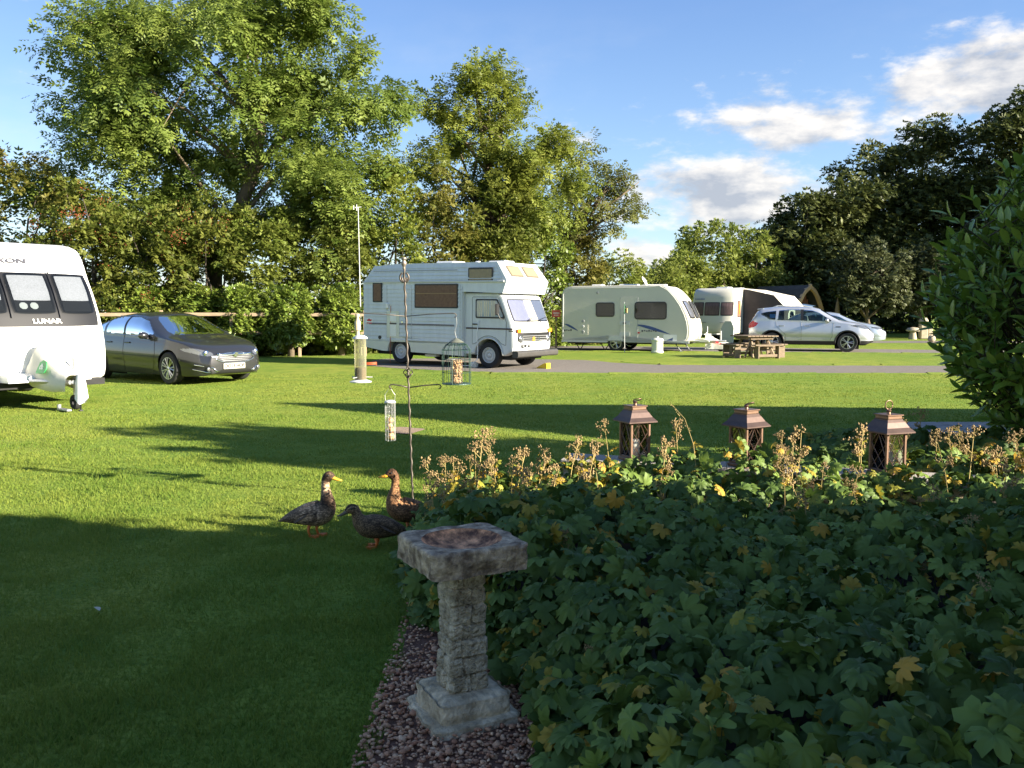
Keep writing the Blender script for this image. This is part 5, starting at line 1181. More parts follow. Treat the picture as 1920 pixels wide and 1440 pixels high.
MB().lathe([(.001, -.008), (.055, -.008), (.06, 0)], 16, (-3.72, -hw - .014, .72), axis='y').build('flue_vent', M['black'], MH)
MB().box((-3.42, -hw - .03, 1.62), (.10, .05, .16), ch=.02).build('outside_lamp', M['white'], MH)
cr = MB().prism(rrect(.26, .16, .01), (-4.12, -hw - .013, 1.17), (1, 0, 0), (0, 0, 1), (0, -1, 0), .004).build('club_sticker', M['white'], MH)
MB().prism([(-.10, -.01), (-.07, .03), (.0, .06), (.05, .03), (.10, .04), (.08, -.02)], (-4.12, -hw - .018, 1.19), (1, 0, 0), (0, 0, 1), (0, -1, 0), .003).build('red_print', mat('red_print', (.55, .05, .05), .7), cr)
MB().box((-4.12, -hw - .019, 1.12), (.2, .003, .03)).build('red_print', mat('red_print', (.55, .05, .05), .7), cr)
for x in (-3.45, -2.55, -.86): MB().box((x, -hw - .016, 1.44), (.012, .012, 1.50)).build('panel_seam', M['ltgrey'], MH)
# overcab front windows on the sloping face
sl0, sl1 = Vector((.26, 0, 2.80)), Vector((.62, 0, 2.32)); sv_ = (sl0 - sl1).normalized(); sn = Vector((sv_.z, 0, -sv_.x))
for yc in (-.40, .36):
    c = (sl0 + sl1) / 2 + Vector((0, yc, 0)); f = MB().prism(rrect(.62, .36, .04), c, (0, 1, 0), sv_, sn, .016).build('overcab_window', mat('tan_window_frame', (.12, .10, .07), .5), MH)
    MB().prism(rrect(.54, .28, .03), c + sn * .017, (0, 1, 0), sv_, sn, .005).build('pane', mat('cream_blind', (.24, .19, .11), .5, var=.08, vscale=10), f)  # plain cream blind colour
for yc in (-.82, .78): MB().lathe([(.001, .02), (.02, .015), (.025, 0)], 10, (.36, yc, 2.70), axis='x').build('marker_light', M['grey_plastic'], MH)
for x, l_, w_, h_, yy in ((-1.9, .62, .6, .11, -.1), (-.9, .14, .14, .10, -.2), (-.25, .55, .5, .10, 0), (-3.9, .3, .9, .06, .1), (-3.55, .3, .9, .06, .1)): MB().box((x, yy, 2.80 + h_ / 2 - (.10 if x < -3.8 else .03)), (l_, w_, h_), ch=.03).build('roof_vent', M['white'], MH)
for sx, rr in ((0, .345), (-3.0, .345)):
    for sg in (-1, 1): wheel(MH, sx, sg * (.84 if sx == 0 else .90), rr, .20, 0, sg, 'steel', .60)
MB().tube([(.46 * math.cos(a), -chw - .012, .34 + .46 * math.sin(a)) for a in np.linspace(.05, math.pi - .05, 18)], .022, 6).build('arch_lip', M['aged_white'], MH, smooth=True)
MB().box((-1.7, 0, .30), (4.6, 1.5, .14)).build('chassis', M['under'], MH)
MB().box((-2.0, -.75, .26), (.40, .3, .07), ch=.01).build('entry_step', M['cream'], MH)
MB().tube([(-.3, -.98, 1.25), (-.36, -1.0, .9), (-.30, -1.02, .5), (-.28, -1.06, .25), (-.42, -1.12, .06), (-.75, -1.15, .05)], .012, 6).build('water_hose', M['white'], MH, smooth=True)
MB().tube([(-3.3, -1.07, 1.62), (-3.32, -1.07, .8), (-3.3, -1.1, .08), (-3.2, -1.2, .03)], .008, 5).build('hook_up_cable', mat('orange_cable', (.42, .09, .03), .6), MH)
place(MH, (-.62, 23.45), (0, -.94), (.835, -.55)); MH.rotation_euler[1] = R(.7)
def ground_thing(o, x, y, z=0, rz=0): o.location = (x, y, z); o.rotation_euler = (0, 0, rz); return o
ck = tag(MB().add([(0, 0, 0), (.34, 0, 0), (.34, .2, 0), (0, .2, 0), (.26, 0, .14), (.34, 0, .14), (.34, .2, .14), (.26, .2, .14)], [(0, 1, 2, 3), (0, 4, 5, 1), (1, 5, 6, 2), (2, 6, 7, 3), (3, 7, 4, 0), (4, 7, 6, 5)]).build('levelling_wedge', mat('yellow_plastic', (.75, .52, .02), .45)), 'yellow levelling wedge on the gravel below the motorhome bumper', 'wedge')
ground_thing(ck, .62, 23.35, .006, R(-33))
cbl = tag(MB().tube([(.20 * math.cos(a), .13 * math.sin(a), .02 + .0012 * i) for i, a in enumerate(np.linspace(0, 19, 60))], .014, 5).build('cable_coil', mat('orange_cable', (.42, .09, .03), .6), smooth=True), 'coiled orange cable on the ground under the motorhome rear', 'cable')
ground_thing(cbl, -3.95, 24.45, .01)
wbx = tag(MB().box((0, 0, .065), (.20, .14, .13), ch=.015).box((0, 0, .138), (.17, .11, .02), ch=.006).tube([(-.05, 0, .14), (-.05, 0, .17), (.05, 0, .17), (.05, 0, .14)], .007, 5).build('waste_water_box', M['cream']), 'small cream box with handle beside the motorhome front wheel', 'box'); ground_thing(wbx, -1.02, 23.62, .006, R(-33))

# ================================================================== SITE THINGS
# fence of posts and rails
FE = empty('post_and_rail_fence', label='weathered post and rail fence in front of the hedge behind the grey car', cat='fence')
f0, f1 = np.array([-15.5, 27.6]), np.array([-5.0, 30.1]); dv = f1 - f0; ln_ = np.linalg.norm(dv); fa = math.atan2(dv[1], dv[0]); npost = 6
for i in range(npost):
    p = f0 + dv * i / (npost - 1); MB().box((p[0], p[1], .74), (.11, .11, 1.60), rz=fa, ch=.012).build('post', M['rail'], FE)
for i in range(npost - 1):
    p = f0 + dv * (i + .5) / (npost - 1)
    for z in (1.40, .80): MB().box((p[0] + .07 * math.sin(fa), p[1] - .07 * math.cos(fa), z + random.uniform(-.012, .012)), (ln_ / (npost - 1) - .012, .04, .11), rz=fa, ch=.008).build('rail', M['rail'], FE)
# aerial mast
am = empty('aerial_mast', (-5.15, 30.3, 0), 0, 'slim white aerial mast rising behind the motorhome rear', 'mast')
MB().cyl((0, 0, 0), (-.05, 0, 5.0), .018, .013, 6).build('mast_pole', M['ltgrey'], am)
MB().cyl((-.16, 0, 5.0), (.06, 0, 5.02), .012, n=6).cyl((-.20, 0, 4.93), (-.20, 0, 5.07), .012, n=6).cyl((-.10, 0, 4.9), (-.10, 0, 5.10), .012, n=6).build('aerial', M['white'], am)
# flag on a thin cane in front of the cream caravan
fl = empty('flag_pole', (4.15, 32.6, 0), 0, 'thin pole with a small furled green flag beside the cream caravan', 'flag pole')
MB().cyl((0, 0, 0), (-.03, 0, 1.85), .012, .008, 6).build('pole', M['ltgrey'], fl)
MB().grid(lambda u, v: (-.03 + .07 * math.sin(3.1 * v) * u + .03 * math.sin(9 * u) * v, -.02 * math.cos(6 * u), 1.82 - .36 * v - .05 * u), 8, 8).build('furled_flag', mat('green_flag', (.03, .14, .06), .7), fl, smooth=True)
MB().grid(lambda u, v: (.02 + .07 * u, -.03 + .02 * math.sin(7 * u), 1.62 - .16 * v), 5, 4).build('flag_edge', mat('tan_flag', (.55, .38, .14), .7), fl, smooth=True)
# water carrier
wc = empty('water_carrier', (5.25, 32.0, 0), 0, 'cream barrel-shaped water carrier standing in front of the cream caravan', 'water carrier')
MB().lathe([(.001, .0), (.20, .0), (.23, .03), (.23, .07), (.205, .09), (.205, .43), (.23, .45), (.23, .49), (.19, .53), (.10, .55), (.001, .55)], 26).build('barrel', M['cream'], wc, smooth=40)
MB().lathe([(.001, .60), (.05, .60), (.055, .55)], 14).build('cap', M['ltgrey'], wc)
# picnic table with four benches
PT = empty('picnic_table', (7.95, 29.1, 0), R(16), 'square timber picnic table with four attached benches on the grass', 'picnic table')
for i in range(8): MB().box((-.56 + .16 * i, 0, .74), (.145, 1.28, .042), ch=.006).build('table_plank', M['wood'], PT)
for k in range(4):
    mr = Matrix.Rotation(math.pi / 2 * k, 3, 'Z'); ra = math.pi / 2 * k
    def rp_(p): q = mr @ Vector(p); return q
    for j in range(2): MB().box(rp_((0, -.86 - .15 * j, .45 - .001 * (k % 2))), (1.15, .135, .042), rz=ra, ch=.006).build('bench_plank', M['wood'], PT)
    for sx in (-.42, .42):
        MB().tube([rp_((sx * .75, -.30, .715)), rp_((sx, -.62, .02))], .05, 4).build('leg', M['wood'], PT)
        MB().box(rp_((sx, -.92, .21)), (.05, .24, .43), rz=ra, ch=.006).build('bench_leg', M['wood'], PT)
    MB().box(rp_((0, -.62, .40)), (1.0, .05, .10), rz=ra, ch=.006).build('beam', M['wood'], PT); MB().box(rp_((0, -.98, .10)), (.86, .05, .09), rz=ra, ch=.006).build('bench_stretcher', M['wood'], PT)
    MB().box(rp_((.0, -.5, .672)), (.9, .05, .09), rz=ra, ch=.006).build('top_bearer', M['wood'], PT)
MB().box((0, 0, .36), (.09, 1.9, .08), ch=.006).box((0, 0, .275), (1.9, .09, .08), ch=.006).build('cross_beam', M['wood'], PT)
PT.scale = (.88, .88, .95)
# arched wooden pod
PD = empty('camping_pod', (16.95, 50.6, 0), math.atan2(-.89, .45), 'arched timber camping pod with dark shingle roof behind the cars', 'pod')
pw = lambda t, w=1.18, h=2.95: (w * math.cos(t * math.pi / 2) ** .72 if t < 1 else 0.0, h * (.08 + .92 * (math.sin(t * math.pi / 2) ** 1.0)))
def arch_pts(w, h, n=12): return [(w * (1 - (i / n) ** 2) ** .68, .05 + (h - .05) * (i / n)) for i in range(n + 1)]
hp = arch_pts(1.22, 2.98); full = [(-a, b) for a, b in hp] + hp[::-1][1:]
sh_m = mat('dark_shingles', (.055, .05, .048), .9, var=.3, vscale=3, bump=.3); red_t = mat('red_brown_boards', (.20, .075, .04), .75, var=.2, vscale=3); lt_t = mat('pale_arch_timber', (.46, .30, .16), .7, var=.2, vscale=3)
rows = 12
for k in range(rows):
    for sg in (-1, 1):
        a, b = hp[k], hp[k + 1]
        MB().add([(.0, sg * (a[0] + .045), a[1]), (-4.2, sg * (a[0] + .045), a[1]), (-4.2, sg * (b[0] + .012), b[1] + .03), (.0, sg * (b[0] + .012), b[1] + .03), (.0, sg * a[0], a[1]), (-4.2, sg * a[0], a[1])], [(0, 1, 2, 3), (0, 1, 5, 4)]).build('shingle_row', sh_m, PD, fix=False)
hi = arch_pts(1.08, 2.76); ring = []
rg = MB()
for i in range(12):
    for sg in (-1, 1):
        a, b, c, d = hp[i], hp[i + 1], hi[i + 1], hi[i]; P = [(sg * q[0], q[1]) for q in (a, b, c, d)]
        rg.prism(P, (-.12, 0, .0), (0, 1.04, 0), (0, 0, 1.01), (1, 0, 0), .20)
rg.build('front_arch', lt_t, PD, fix=False)
MB().box((.0, 0, 2.98), (.22, .10, .16), ch=.02).build('ridge_cap', lt_t, PD)
for i in range(14):
    y0 = -1.08 + 2.16 * i / 14; y1 = y0 + .148; ym = (abs(y0) + abs(y1)) / 2
    ht = float(np.interp(ym, [q[0] for q in hi][::-1], [q[1] for q in hi][::-1])); MB().box((-.75, (y0 + y1) / 2, ht / 2), (.03, .146, max(.2, ht)), ch=.004).build('front_board', red_t, PD)
dr = MB().box((-.725, .1, 1.0), (.03, .80, 1.9), ch=.01).build('door', red_t, PD); MB().box((-.705, .1, 1.35), (.012, .45, .7)).build('door_pane', M['smoked'], dr)
MB().box((-2.1, 0, .05), (4.3, 2.2, .10)).build('pod_floor', M['wood'], PD)
ob = tag(MB().lathe([(.001, 0), (.20, 0), (.19, .4), (.15, 1.3), (.10, 1.9), (.001, 2.35)], 8).build('wooden_obelisk', M['rail'], smooth=30), 'pale pointed timber post beside the arched pod', 'post'); ob.location = (18.6, 50.8, 0)
# staddle stone and stone post
stn = mat('pale_limestone', (.36, .31, .22), .9, var=.2, vscale=6, bump=.5)
sd = empty('staddle_stone', (21.7, 48.0, 0), 0, 'low mushroom-shaped staddle stone on the far grass', 'stone')
MB().lathe([(.001, 0), (.22, 0), (.16, .35), (.14, .42)], 12).build('stem', stn, sd, smooth=40); MB().lathe([(.14, .42), (.34, .44), (.36, .50), (.26, .62), (.001, .66)], 16).build('stone_cap', stn, sd, smooth=50)
s2 = empty('stone_post', (22.4, 48.3, 0), 0, 'taller stone post with a rounded cap beside the mushroom stone', 'stone')
MB().box((0, 0, .45), (.42, .36, .9), ch=.05).build('shaft', stn, s2); MB().lathe([(.001, 1.18), (.16, 1.15), (.24, 1.02), (.25, .92), (.20, .90)], 14).build('stone_cap', stn, s2, smooth=50)
MB().box((.4, .1, .28), (.26, .26, .56), ch=.04).build('side_stone', stn, s2)
wd_ = tag(MB().sphere((0, 0, .17), .2, 10, 7, (1, .8, .9)).build('pale_boulder', stn, smooth=True), 'small pale boulder on the far grass beside the laurel', 'boulder'); wd_.location = (20.6, 43.5, 0)
# red fire point sign on a post between motorhome and caravan
fp = empty('fire_point_sign', (1.72, 34.6, 0), 0, 'red sign on a short post between motorhome and cream caravan', 'sign')
MB().box((0, 0, .75), (.08, .08, 1.5), ch=.01).build('post', M['wood'], fp)
rb = MB().box((0, -.055, 1.42), (.34, .02, .28), ch=.008).build('sign_board', mat('red_sign', (.62, .10, .05), .5, var=.1), fp); MB().box((0, -.068, 1.44), (.24, .004, .05)).box((0, -.068, 1.36), (.18, .004, .03)).build('sign_print', mat('pale_print', (.75, .55, .45), .6), rb)
# ================================================================== BIRD BATH
stone = mat('lichen_stone', (.40, .315, .20), .95, var=.4, vscale=9, bump=1.0, bscale=34, col2=(.64, .52, .35), detail=8)
hewn = mat('rough_hewn_stone', (.42, .335, .21), .95, var=.32, vscale=22, bump=1.0, bscale=48, col2=(.64, .53, .36), detail=9, stretch=(.9, .9, 1.2))
for n_ in hewn.node_tree.nodes:
    if n_.type == 'BUMP': n_.inputs['Distance'].default_value = .05
stone_d = mat('weathered_dark_stone', (.20, .135, .085), .95, var=.5, vscale=18, bump=1.0, bscale=40, col2=(.50, .375, .245), detail=9)
rust = mat('rusty_basin', (.16, .075, .045), .9, var=.4, vscale=22, bump=.5, bscale=60, col2=(.80, .38, .18), detail=8)
BB = empty('bird_bath', (-.185, 3.20, 0), R(27), 'weathered stone bird bath with square top standing on gravel', 'bird bath')
def rough_block(sx, sy, z0, z1, seed, amp=.006, ch=.02, n=14, nz=6, taper=0.0):
    g = MB(); rr = random.Random(seed); ph = [rr.uniform(0, 6.28) for _ in range(12)]
    def nz_(a, b, c): return amp * (math.sin(31 * a + 17 * b + ph[0]) * math.sin(23 * c + 19 * a + ph[1]) + .7 * math.sin(53 * b + 41 * c + ph[2]) * math.sin(47 * a + ph[3]) + .6 * math.sin(97 * c + 83 * b + ph[4]))
    def shape(x, y, z):
        f = 1 - taper * (z - z0) / (z1 - z0); k = nz_(x, y, z); d = Vector((x, y, (z - (z0 + z1) / 2))); L_ = d.length + 1e-6
        return (x * f + d.x / L_ * k, y * f + d.y / L_ * k, z + d.z / L_ * k)
    hx, hy = sx / 2, sy / 2
    prof = [(1, z0), (1, z0 + ch * .3)] + [(1, z0 + (z1 - z0) * (k + 1) / (nz + 1)) for k in range(nz)] + [(1, z1 - ch), (1 - ch * .35 / hx, z1 - ch * .3), (1 - ch / hx, z1)]
    per = [(-1 + 2 * i / n, -1) for i in range(n)] + [(1, -1 + 2 * i / n) for i in range(n)] + [(1 - 2 * i / n, 1) for i in range(n)] + [(-1, 1 - 2 * i / n) for i in range(n)]
    def rc(a, b, r=.12):
        m_ = max(abs(a), abs(b)); mn = min(abs(a), abs(b)); q = max(0, mn - (1 - r)) / r; s = 1 - .045 * q * q; return a * s, b * s
    for s, z in prof:
        for a, b in per:
            a2, b2 = rc(a, b); g.v.append(shape(a2 * hx * s, b2 * hy * s, z))
    P = len(per)
    for i in range(len(prof) - 1):
        for j in range(P): k = (j + 1) % P; g.f.append((i * P + j, i * P + k, (i + 1) * P + k, (i + 1) * P + j))
    return g, prof, per, shape, hx, hy
def close_top(g, prof, per, hole=None):
    P = len(per); o = (len(prof) - 1) * P
    if hole is None: g.f.append(tuple(o + j for j in range(P)))
    else:
        r, z = hole; k = len(g.v)
        for a, b in per:
            t = math.atan2(b, a); g.v.append((r * math.cos(t), r * math.sin(t), z))
        for j in range(P): q = (j + 1) % P; g.f.append((o + j, o + q, k + q, k + j))
g, pr, pe, sh_, _, _ = rough_block(.345, .345, .0, .035, 3, .007, .012); close_top(g, pr, pe); g.build('plinth_slab', stone, BB, smooth=50)
g, pr, pe, sh_, _, _ = rough_block(.275, .275, .03, .115, 4, .005, .035); close_top(g, pr, pe); g.build('base_block', stone, BB, smooth=50)
MB().box((0, 0, .35), (.100, .100, .50)).build('pillar_core', stone, BB)
zz = .112; k = 0; rr = random.Random(5)
while zz < .575:
    h = rr.uniform(.05, .075); h = min(h, .59 - zz)
    for fc_ in range(4):
        mr = Matrix.Rotation(math.pi / 2 * fc_, 3, 'Z'); wfull = .142 - .02 * (zz - .1); sp_ = rr.uniform(.32, .68)
        for (a, b) in ((0, sp_), (sp_, 1)):
            w_ = wfull * (b - a); xc = -wfull / 2 + wfull * (a + b) / 2
            g2 = MB().box((0, 0, 0), (w_ + .001, .036, h + .001), ch=.010); pj = rr.uniform(-.005, .004)
            g2.v = [tuple(mr @ Vector((xc + p[0] + rr.uniform(-.005, .005), -wfull / 2 + .016 + pj + p[1] + rr.uniform(-.004, .004), zz + h / 2 + p[2] + rr.uniform(-.005, .005)))) for p in g2.v]
            g2.build('stone', hewn, BB)
    zz += h
g, pr, pe, sh_, _, _ = rough_block(.370, .370, .578, .672, 6, .0045, .012, 18, 7, taper=-.04); close_top(g, pr, pe, (.148, .669)); g.build('bowl_block', stone_d, BB, smooth=50)
MB().lathe([(.150, .669), (.141, .658), (.127, .645), (.10, .632), (.06, .625), (.001, .623)], 36).build('basin', rust, BB, smooth=True)

# ================================================================== LEAF SHAPES
def geranium_leaf(lobes=7, teeth=3, seed=0, fold=.10):
    rr = random.Random(seed); v = [(0, 0, 0)]; f = []; span = R(300); pts = []
    for l in range(lobes):
        a0 = -span / 2 + span * l / lobes; w = span / lobes; big = 1 - .16 * abs(l - (lobes - 1) / 2) / ((lobes - 1) / 2)
        for k in range(teeth * 2):
            t = (k + .5) / (teeth * 2); env = math.sin(math.pi * t) ** .6; r_ = (.76 + .24 * env) * big * (1.0 if k % 2 else .90) * rr.uniform(.94, 1.05)
            pts.append((a0 + w * t, r_, t))
        pts.append((a0 + w, .66 * big, 1.0))
    mid = []
    for a, r_, t in pts:
        z = .07 * math.cos(2 * math.pi * t) * r_ - .16 * r_ * r_ + rr.uniform(-.012, .012); v.append((math.sin(a) * r_ * .62 * .55, math.cos(a) * r_ * .62 * .55 + .0, .03 + .03 * math.cos(2 * math.pi * t))); v.append((math.sin(a) * r_ * .62, math.cos(a) * r_ * .62, z))
    n = len(pts)
    for i in range(n - 1):
        a, b = 1 + 2 * i, 1 + 2 * (i + 1); f.append((0, a, b, b)); f.append((a, a + 1, b + 1, b))
    return np.array(v), f
def leaf_object_mesh(tv, tf, m_, name='leaf'):
    me = bpy.data.meshes.new(name); me.from_pydata([tuple(p) for p in tv], [], [tuple(dict.fromkeys(q)) for q in tf]); me.materials.append(m_); me.shade_smooth(); return me
def rand_mat(name, a, b, trans=.2, rough=.6, spec=.35):
    """leaf colour that varies from leaf to leaf (object random)"""
    m = mat(name, a, rough, trans=trans, spec=spec); nt = m.node_tree; N = nt.nodes; L = nt.links; oi = N.new('ShaderNodeObjectInfo'); mx = N.new('ShaderNodeMix'); mx.data_type = 'RGBA'
    mx.inputs[6].default_value = (*a, 1); mx.inputs[7].default_value = (*b, 1); L.new(oi.outputs['Random'], mx.inputs[0]); L.new(mx.outputs[2], N['Principled BSDF'].inputs['Base Color'])
    for n in N:
        if n.type == 'BSDF_TRANSLUCENT': L.new(mx.outputs[2], n.inputs[0])
    return m
GREEN = ((.050, .096, .018), (.172, .250, .044)); YEL = ((.24, .25, .030), (.46, .27, .035))
gm_obj = rand_mat('geranium_leaf_green', *GREEN); gy_obj = rand_mat('geranium_leaf_yellow', *YEL)
gm = leafm('geranium_foliage_green', *GREEN, .2, .6); gy = leafm('geranium_foliage_yellow', *YEL, .3, .6)
GV = [geranium_leaf(7, 2, s) for s in range(4)]; GS = [geranium_leaf(6, 1, s + 9) for s in range(4)]
# ---- bed shape
W0, W1_ = np.array([.40, 6.58]), np.array([3.05, 5.66])                # line of the low wall under the lanterns
def wall_dist(x, y):
    d = W1_ - W0; t = np.clip(((x - W0[0]) * d[0] + (y - W0[1]) * d[1]) / (d ** 2).sum(), -.02, 1.02); return np.hypot(x - W0[0] - t * d[0], y - W0[1] - t * d[1])
def bed_left_edge(y): return np.interp(y, [1.7, 2.6, 3.2, 3.75, 4.2, 5.0, 5.8, 6.4], [.16, .14, .12, -.12, -.46, -.60, -.60, -.45])
def bed_h(x, y):
    de = np.minimum(np.minimum((x - bed_left_edge(y)) * 1.3, (y - 1.7) * 1.2), np.where(x > 2.2, 7.6 - y, 6.35 - y) * 1.5)
    e = np.clip(de / .42, 0, 1); e = e * (2 - e)
    wd_b = wall_dist(x, y); return e * (.05 * np.exp(-((y - 3.8) / 1.0) ** 2) + .02 * np.exp(-((wd_b - .36) / .17) ** 2) + .40 + .03 * np.clip(y - 4.2, 0, 1.2) + .055 * np.sin(2.3 * x + 1.7 * np.sin(1.9 * y)) + .05 * np.sin(3.1 * y + x) + .035 * np.sin(7 * x + 5 * y) + .03 * np.clip(x - 1.5, 0, 2)), de
GB = empty('geranium_bed', (0, 0, 0), 0, 'dense bed of lobed green and yellowing geranium leaves beside the bird bath', 'plants')
n = 12000
px_ = RNG.uniform(-.7, 4.6, n); py_ = RNG.uniform(1.75, 7.5, n); h_, de_ = bed_h(px_, py_)
m_ = 1700; ye_ = RNG.uniform(2.0, 6.2, m_); xe_ = bed_left_edge(ye_) + RNG.uniform(-.04, .30, m_); he_, dee_ = bed_h(xe_ + .12, ye_)
px_ = np.concatenate([px_, xe_]); py_ = np.concatenate([py_, ye_]); h_ = np.concatenate([h_, np.maximum(.08, he_ * RNG.uniform(.15, .9, m_))]); de_ = np.concatenate([de_, np.full(m_, .1)]); n += m_
ok = (de_ > -.02) & (wall_dist(px_, py_) > .20) & (np.hypot(px_ + .185, py_ - 3.20) > .27)
ok &= px_ < .60 * py_ + .35
px_, py_, h_, de_ = px_[ok], py_[ok], h_[ok], de_[ok]; n = len(px_)
lay = RNG.random(n) ** 1.7; z_ = np.maximum(.03, h_ * (1 - .55 * lay) + RNG.normal(0, .018, n))
e1 = 1e-2; gx = (bed_h(px_ + e1, py_)[0] - bed_h(px_ - e1, py_)[0]) / (2 * e1); gy_ = (bed_h(px_, py_ + e1)[0] - bed_h(px_, py_ - e1)[0]) / (2 * e1)
nrm = np.stack([-gx * .8, -gy_ * .8 - .25, np.ones(n)], 1) + RNG.normal(0, .38, (n, 3)); nrm = unit(nrm)
axs = np.stack([-gx, -gy_ - .3, -.35 * np.ones(n)], 1) + RNG.normal(0, .7, (n, 3)); axs = unit(axs)
siz = RNG.uniform(.065, .145, n) * np.where(lay < .4, 1.0, .85)
yel = (RNG.random(n) < .10 + .10 * np.exp(-((py_ - 5.7) / .5) ** 2) + .06 * np.exp(-((px_ - .1) / .35) ** 2) + .05 * (np.sin(px_ * 4 + py_ * 3) > .85))
siz = np.where(yel, siz * .75, siz)
P_ = np.stack([px_, py_, z_], 1)
order = np.argsort(np.hypot(px_, py_) + lay * 2.0 + np.where(np.abs(px_ - .58 * py_ * .5) > .40 * py_, 3, 0)); big = np.zeros(n, bool); big[order[:300]] = True
meshes = {(v, y): leaf_object_mesh(GV[v][0], GV[v][1], gy_obj if y else gm_obj) for v in range(4) for y in (False, True)}
for i in np.where(big)[0]:
    o = bpy.data.objects.new('leaf', meshes[(int(i) % 4, bool(yel[i]))]); COL.objects.link(o); o.parent = GB
    a = Vector(axs[i]); nn_ = Vector(nrm[i]); nn_ = (nn_ - a * nn_.dot(a)).normalized(); c = a.cross(nn_)
    m4 = Matrix((c, a, nn_)).transposed().to_4x4(); m4 = Matrix.Translation(P_[i]) @ m4 @ Matrix.Scale(siz[i], 4); o.matrix_basis = m4
acc = {False: [], True: []}
for v in range(4):
    for y in (False, True):
        for deep_, TT in ((False, GV), (True, GS)):
            s = (~big) & (yel == y) & (np.arange(n) % 4 == v) & ((lay > .20) == deep_)
            if s.any(): acc[y].append(scatter_leaves(P_[s], axs[s], nrm[s], siz[s], TT[v][0], np.array(TT[v][1]), np.clip(RNG.beta(1.4, 2.2, s.sum()), 0, 1)))
for y, nm_, mm_ in ((False, 'foliage', gm), (True, 'yellowing_foliage', gy)):
    Vs, Fs, As, o = [], [], [], 0
    for V, F, A_ in acc[y]: Vs.append(V); Fs.append(F + o); As.append(A_); o += len(V)
    V = np.concatenate(Vs); F = np.concatenate(Fs); A_ = np.concatenate(As)
    tri = np.concatenate([F[:, [0, 1, 2]], F[F[:, 2] != F[:, 3]][:, [0, 2, 3]]]); tag(mesh_np(nm_, V, tri, mm_, GB, A_, smooth=True), kind='stuff')
st = MB()
for i in RNG.choice(n, 900, replace=False):
    if lay[i] < .7: b_ = Vector(P_[i]); st.tube([(b_.x + random.uniform(-.08, .08), b_.y + random.uniform(-.02, .12), max(0, b_.z - .22)), (b_.x, b_.y + .02, b_.z - .09), b_], [.0025, .002, .0018], 3, cap=False)
tag(st.build('leaf_stalks', mat('green_stalk', (.10, .13, .04), .7), GB, fix=False), kind='stuff')
# dark litter under the leaves
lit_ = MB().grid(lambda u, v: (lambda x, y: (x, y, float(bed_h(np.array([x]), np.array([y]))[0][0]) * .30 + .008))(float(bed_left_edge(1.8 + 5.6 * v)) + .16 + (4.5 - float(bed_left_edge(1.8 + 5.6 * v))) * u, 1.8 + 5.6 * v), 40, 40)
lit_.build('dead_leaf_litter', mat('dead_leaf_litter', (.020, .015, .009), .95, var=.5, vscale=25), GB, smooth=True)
# ---- dry flower stalks with seed heads
dry = mat('dry_seed_heads', (.29, .20, .085), .85, var=.3, vscale=40); stalkm = mat('dry_stalk', (.34, .26, .09), .8)
def stalk_variant(seed):
    rr = random.Random(seed); g = MB(); hd = []
    H_ = rr.uniform(.26, .42); top = Vector((rr.uniform(-.05, .05), rr.uniform(-.05, .05), H_)); g.tube([(0, 0, 0), (top.x * .3, top.y * .3, H_ * .5), top], [.0032, .0028, .0018], 4)
    br = [(top, .0)]
    for k in range(rr.randint(4, 7)):
        t = rr.uniform(.5, 1.0); b0 = top * t; a = rr.uniform(0, 6.28); e = b0 + Vector((math.cos(a) * rr.uniform(.02, .055), math.sin(a) * rr.uniform(.02, .055), rr.uniform(.02, .06))); g.tube([b0, e], [.0018, .0012], 3); br.append((e, 0))
    tv = [(1, 0, 0), (-1, 0, 0), (0, 1, 0), (0, -1, 0), (0, 0, 1.3), (0, 0, -1)]; tf = [(0, 2, 4), (2, 1, 4), (1, 3, 4), (3, 0, 4), (2, 0, 5), (1, 2, 5), (3, 1, 5), (0, 3, 5)]
    h2_ = MB()
    for e, _ in br:
        for k in range(rr.randint(7, 13)):
            c = e + Vector((rr.gauss(0, .012), rr.gauss(0, .012), rr.gauss(0, .014))); r_ = rr.uniform(.0035, .0078)
            h2_.add([c + Vector(p) * r_ for p in tv], tf)
            if rr.random() < .6:
                d = Vector((rr.gauss(0, 1), rr.gauss(0, 1), rr.gauss(.6, 1))).normalized(); h2_.tube([c, c + d * rr.uniform(.012, .022)], [.0016, .0004], 3, cap=False)
    return g, h2_
stal = []
for s in range(7):
    g, h2_ = stalk_variant(s + 40); a = g.build('flower_stalk', stalkm, None, fix=False); b = h2_.build('seed_head', dry, None, fix=False); stal.append((a.data, b.data)); bpy.data.objects.remove(a); bpy.data.objects.remove(b)
ylm = leaf_object_mesh(GV[1][0], GV[1][1], gy_obj)
sp_pts = []
rr = random.Random(77)
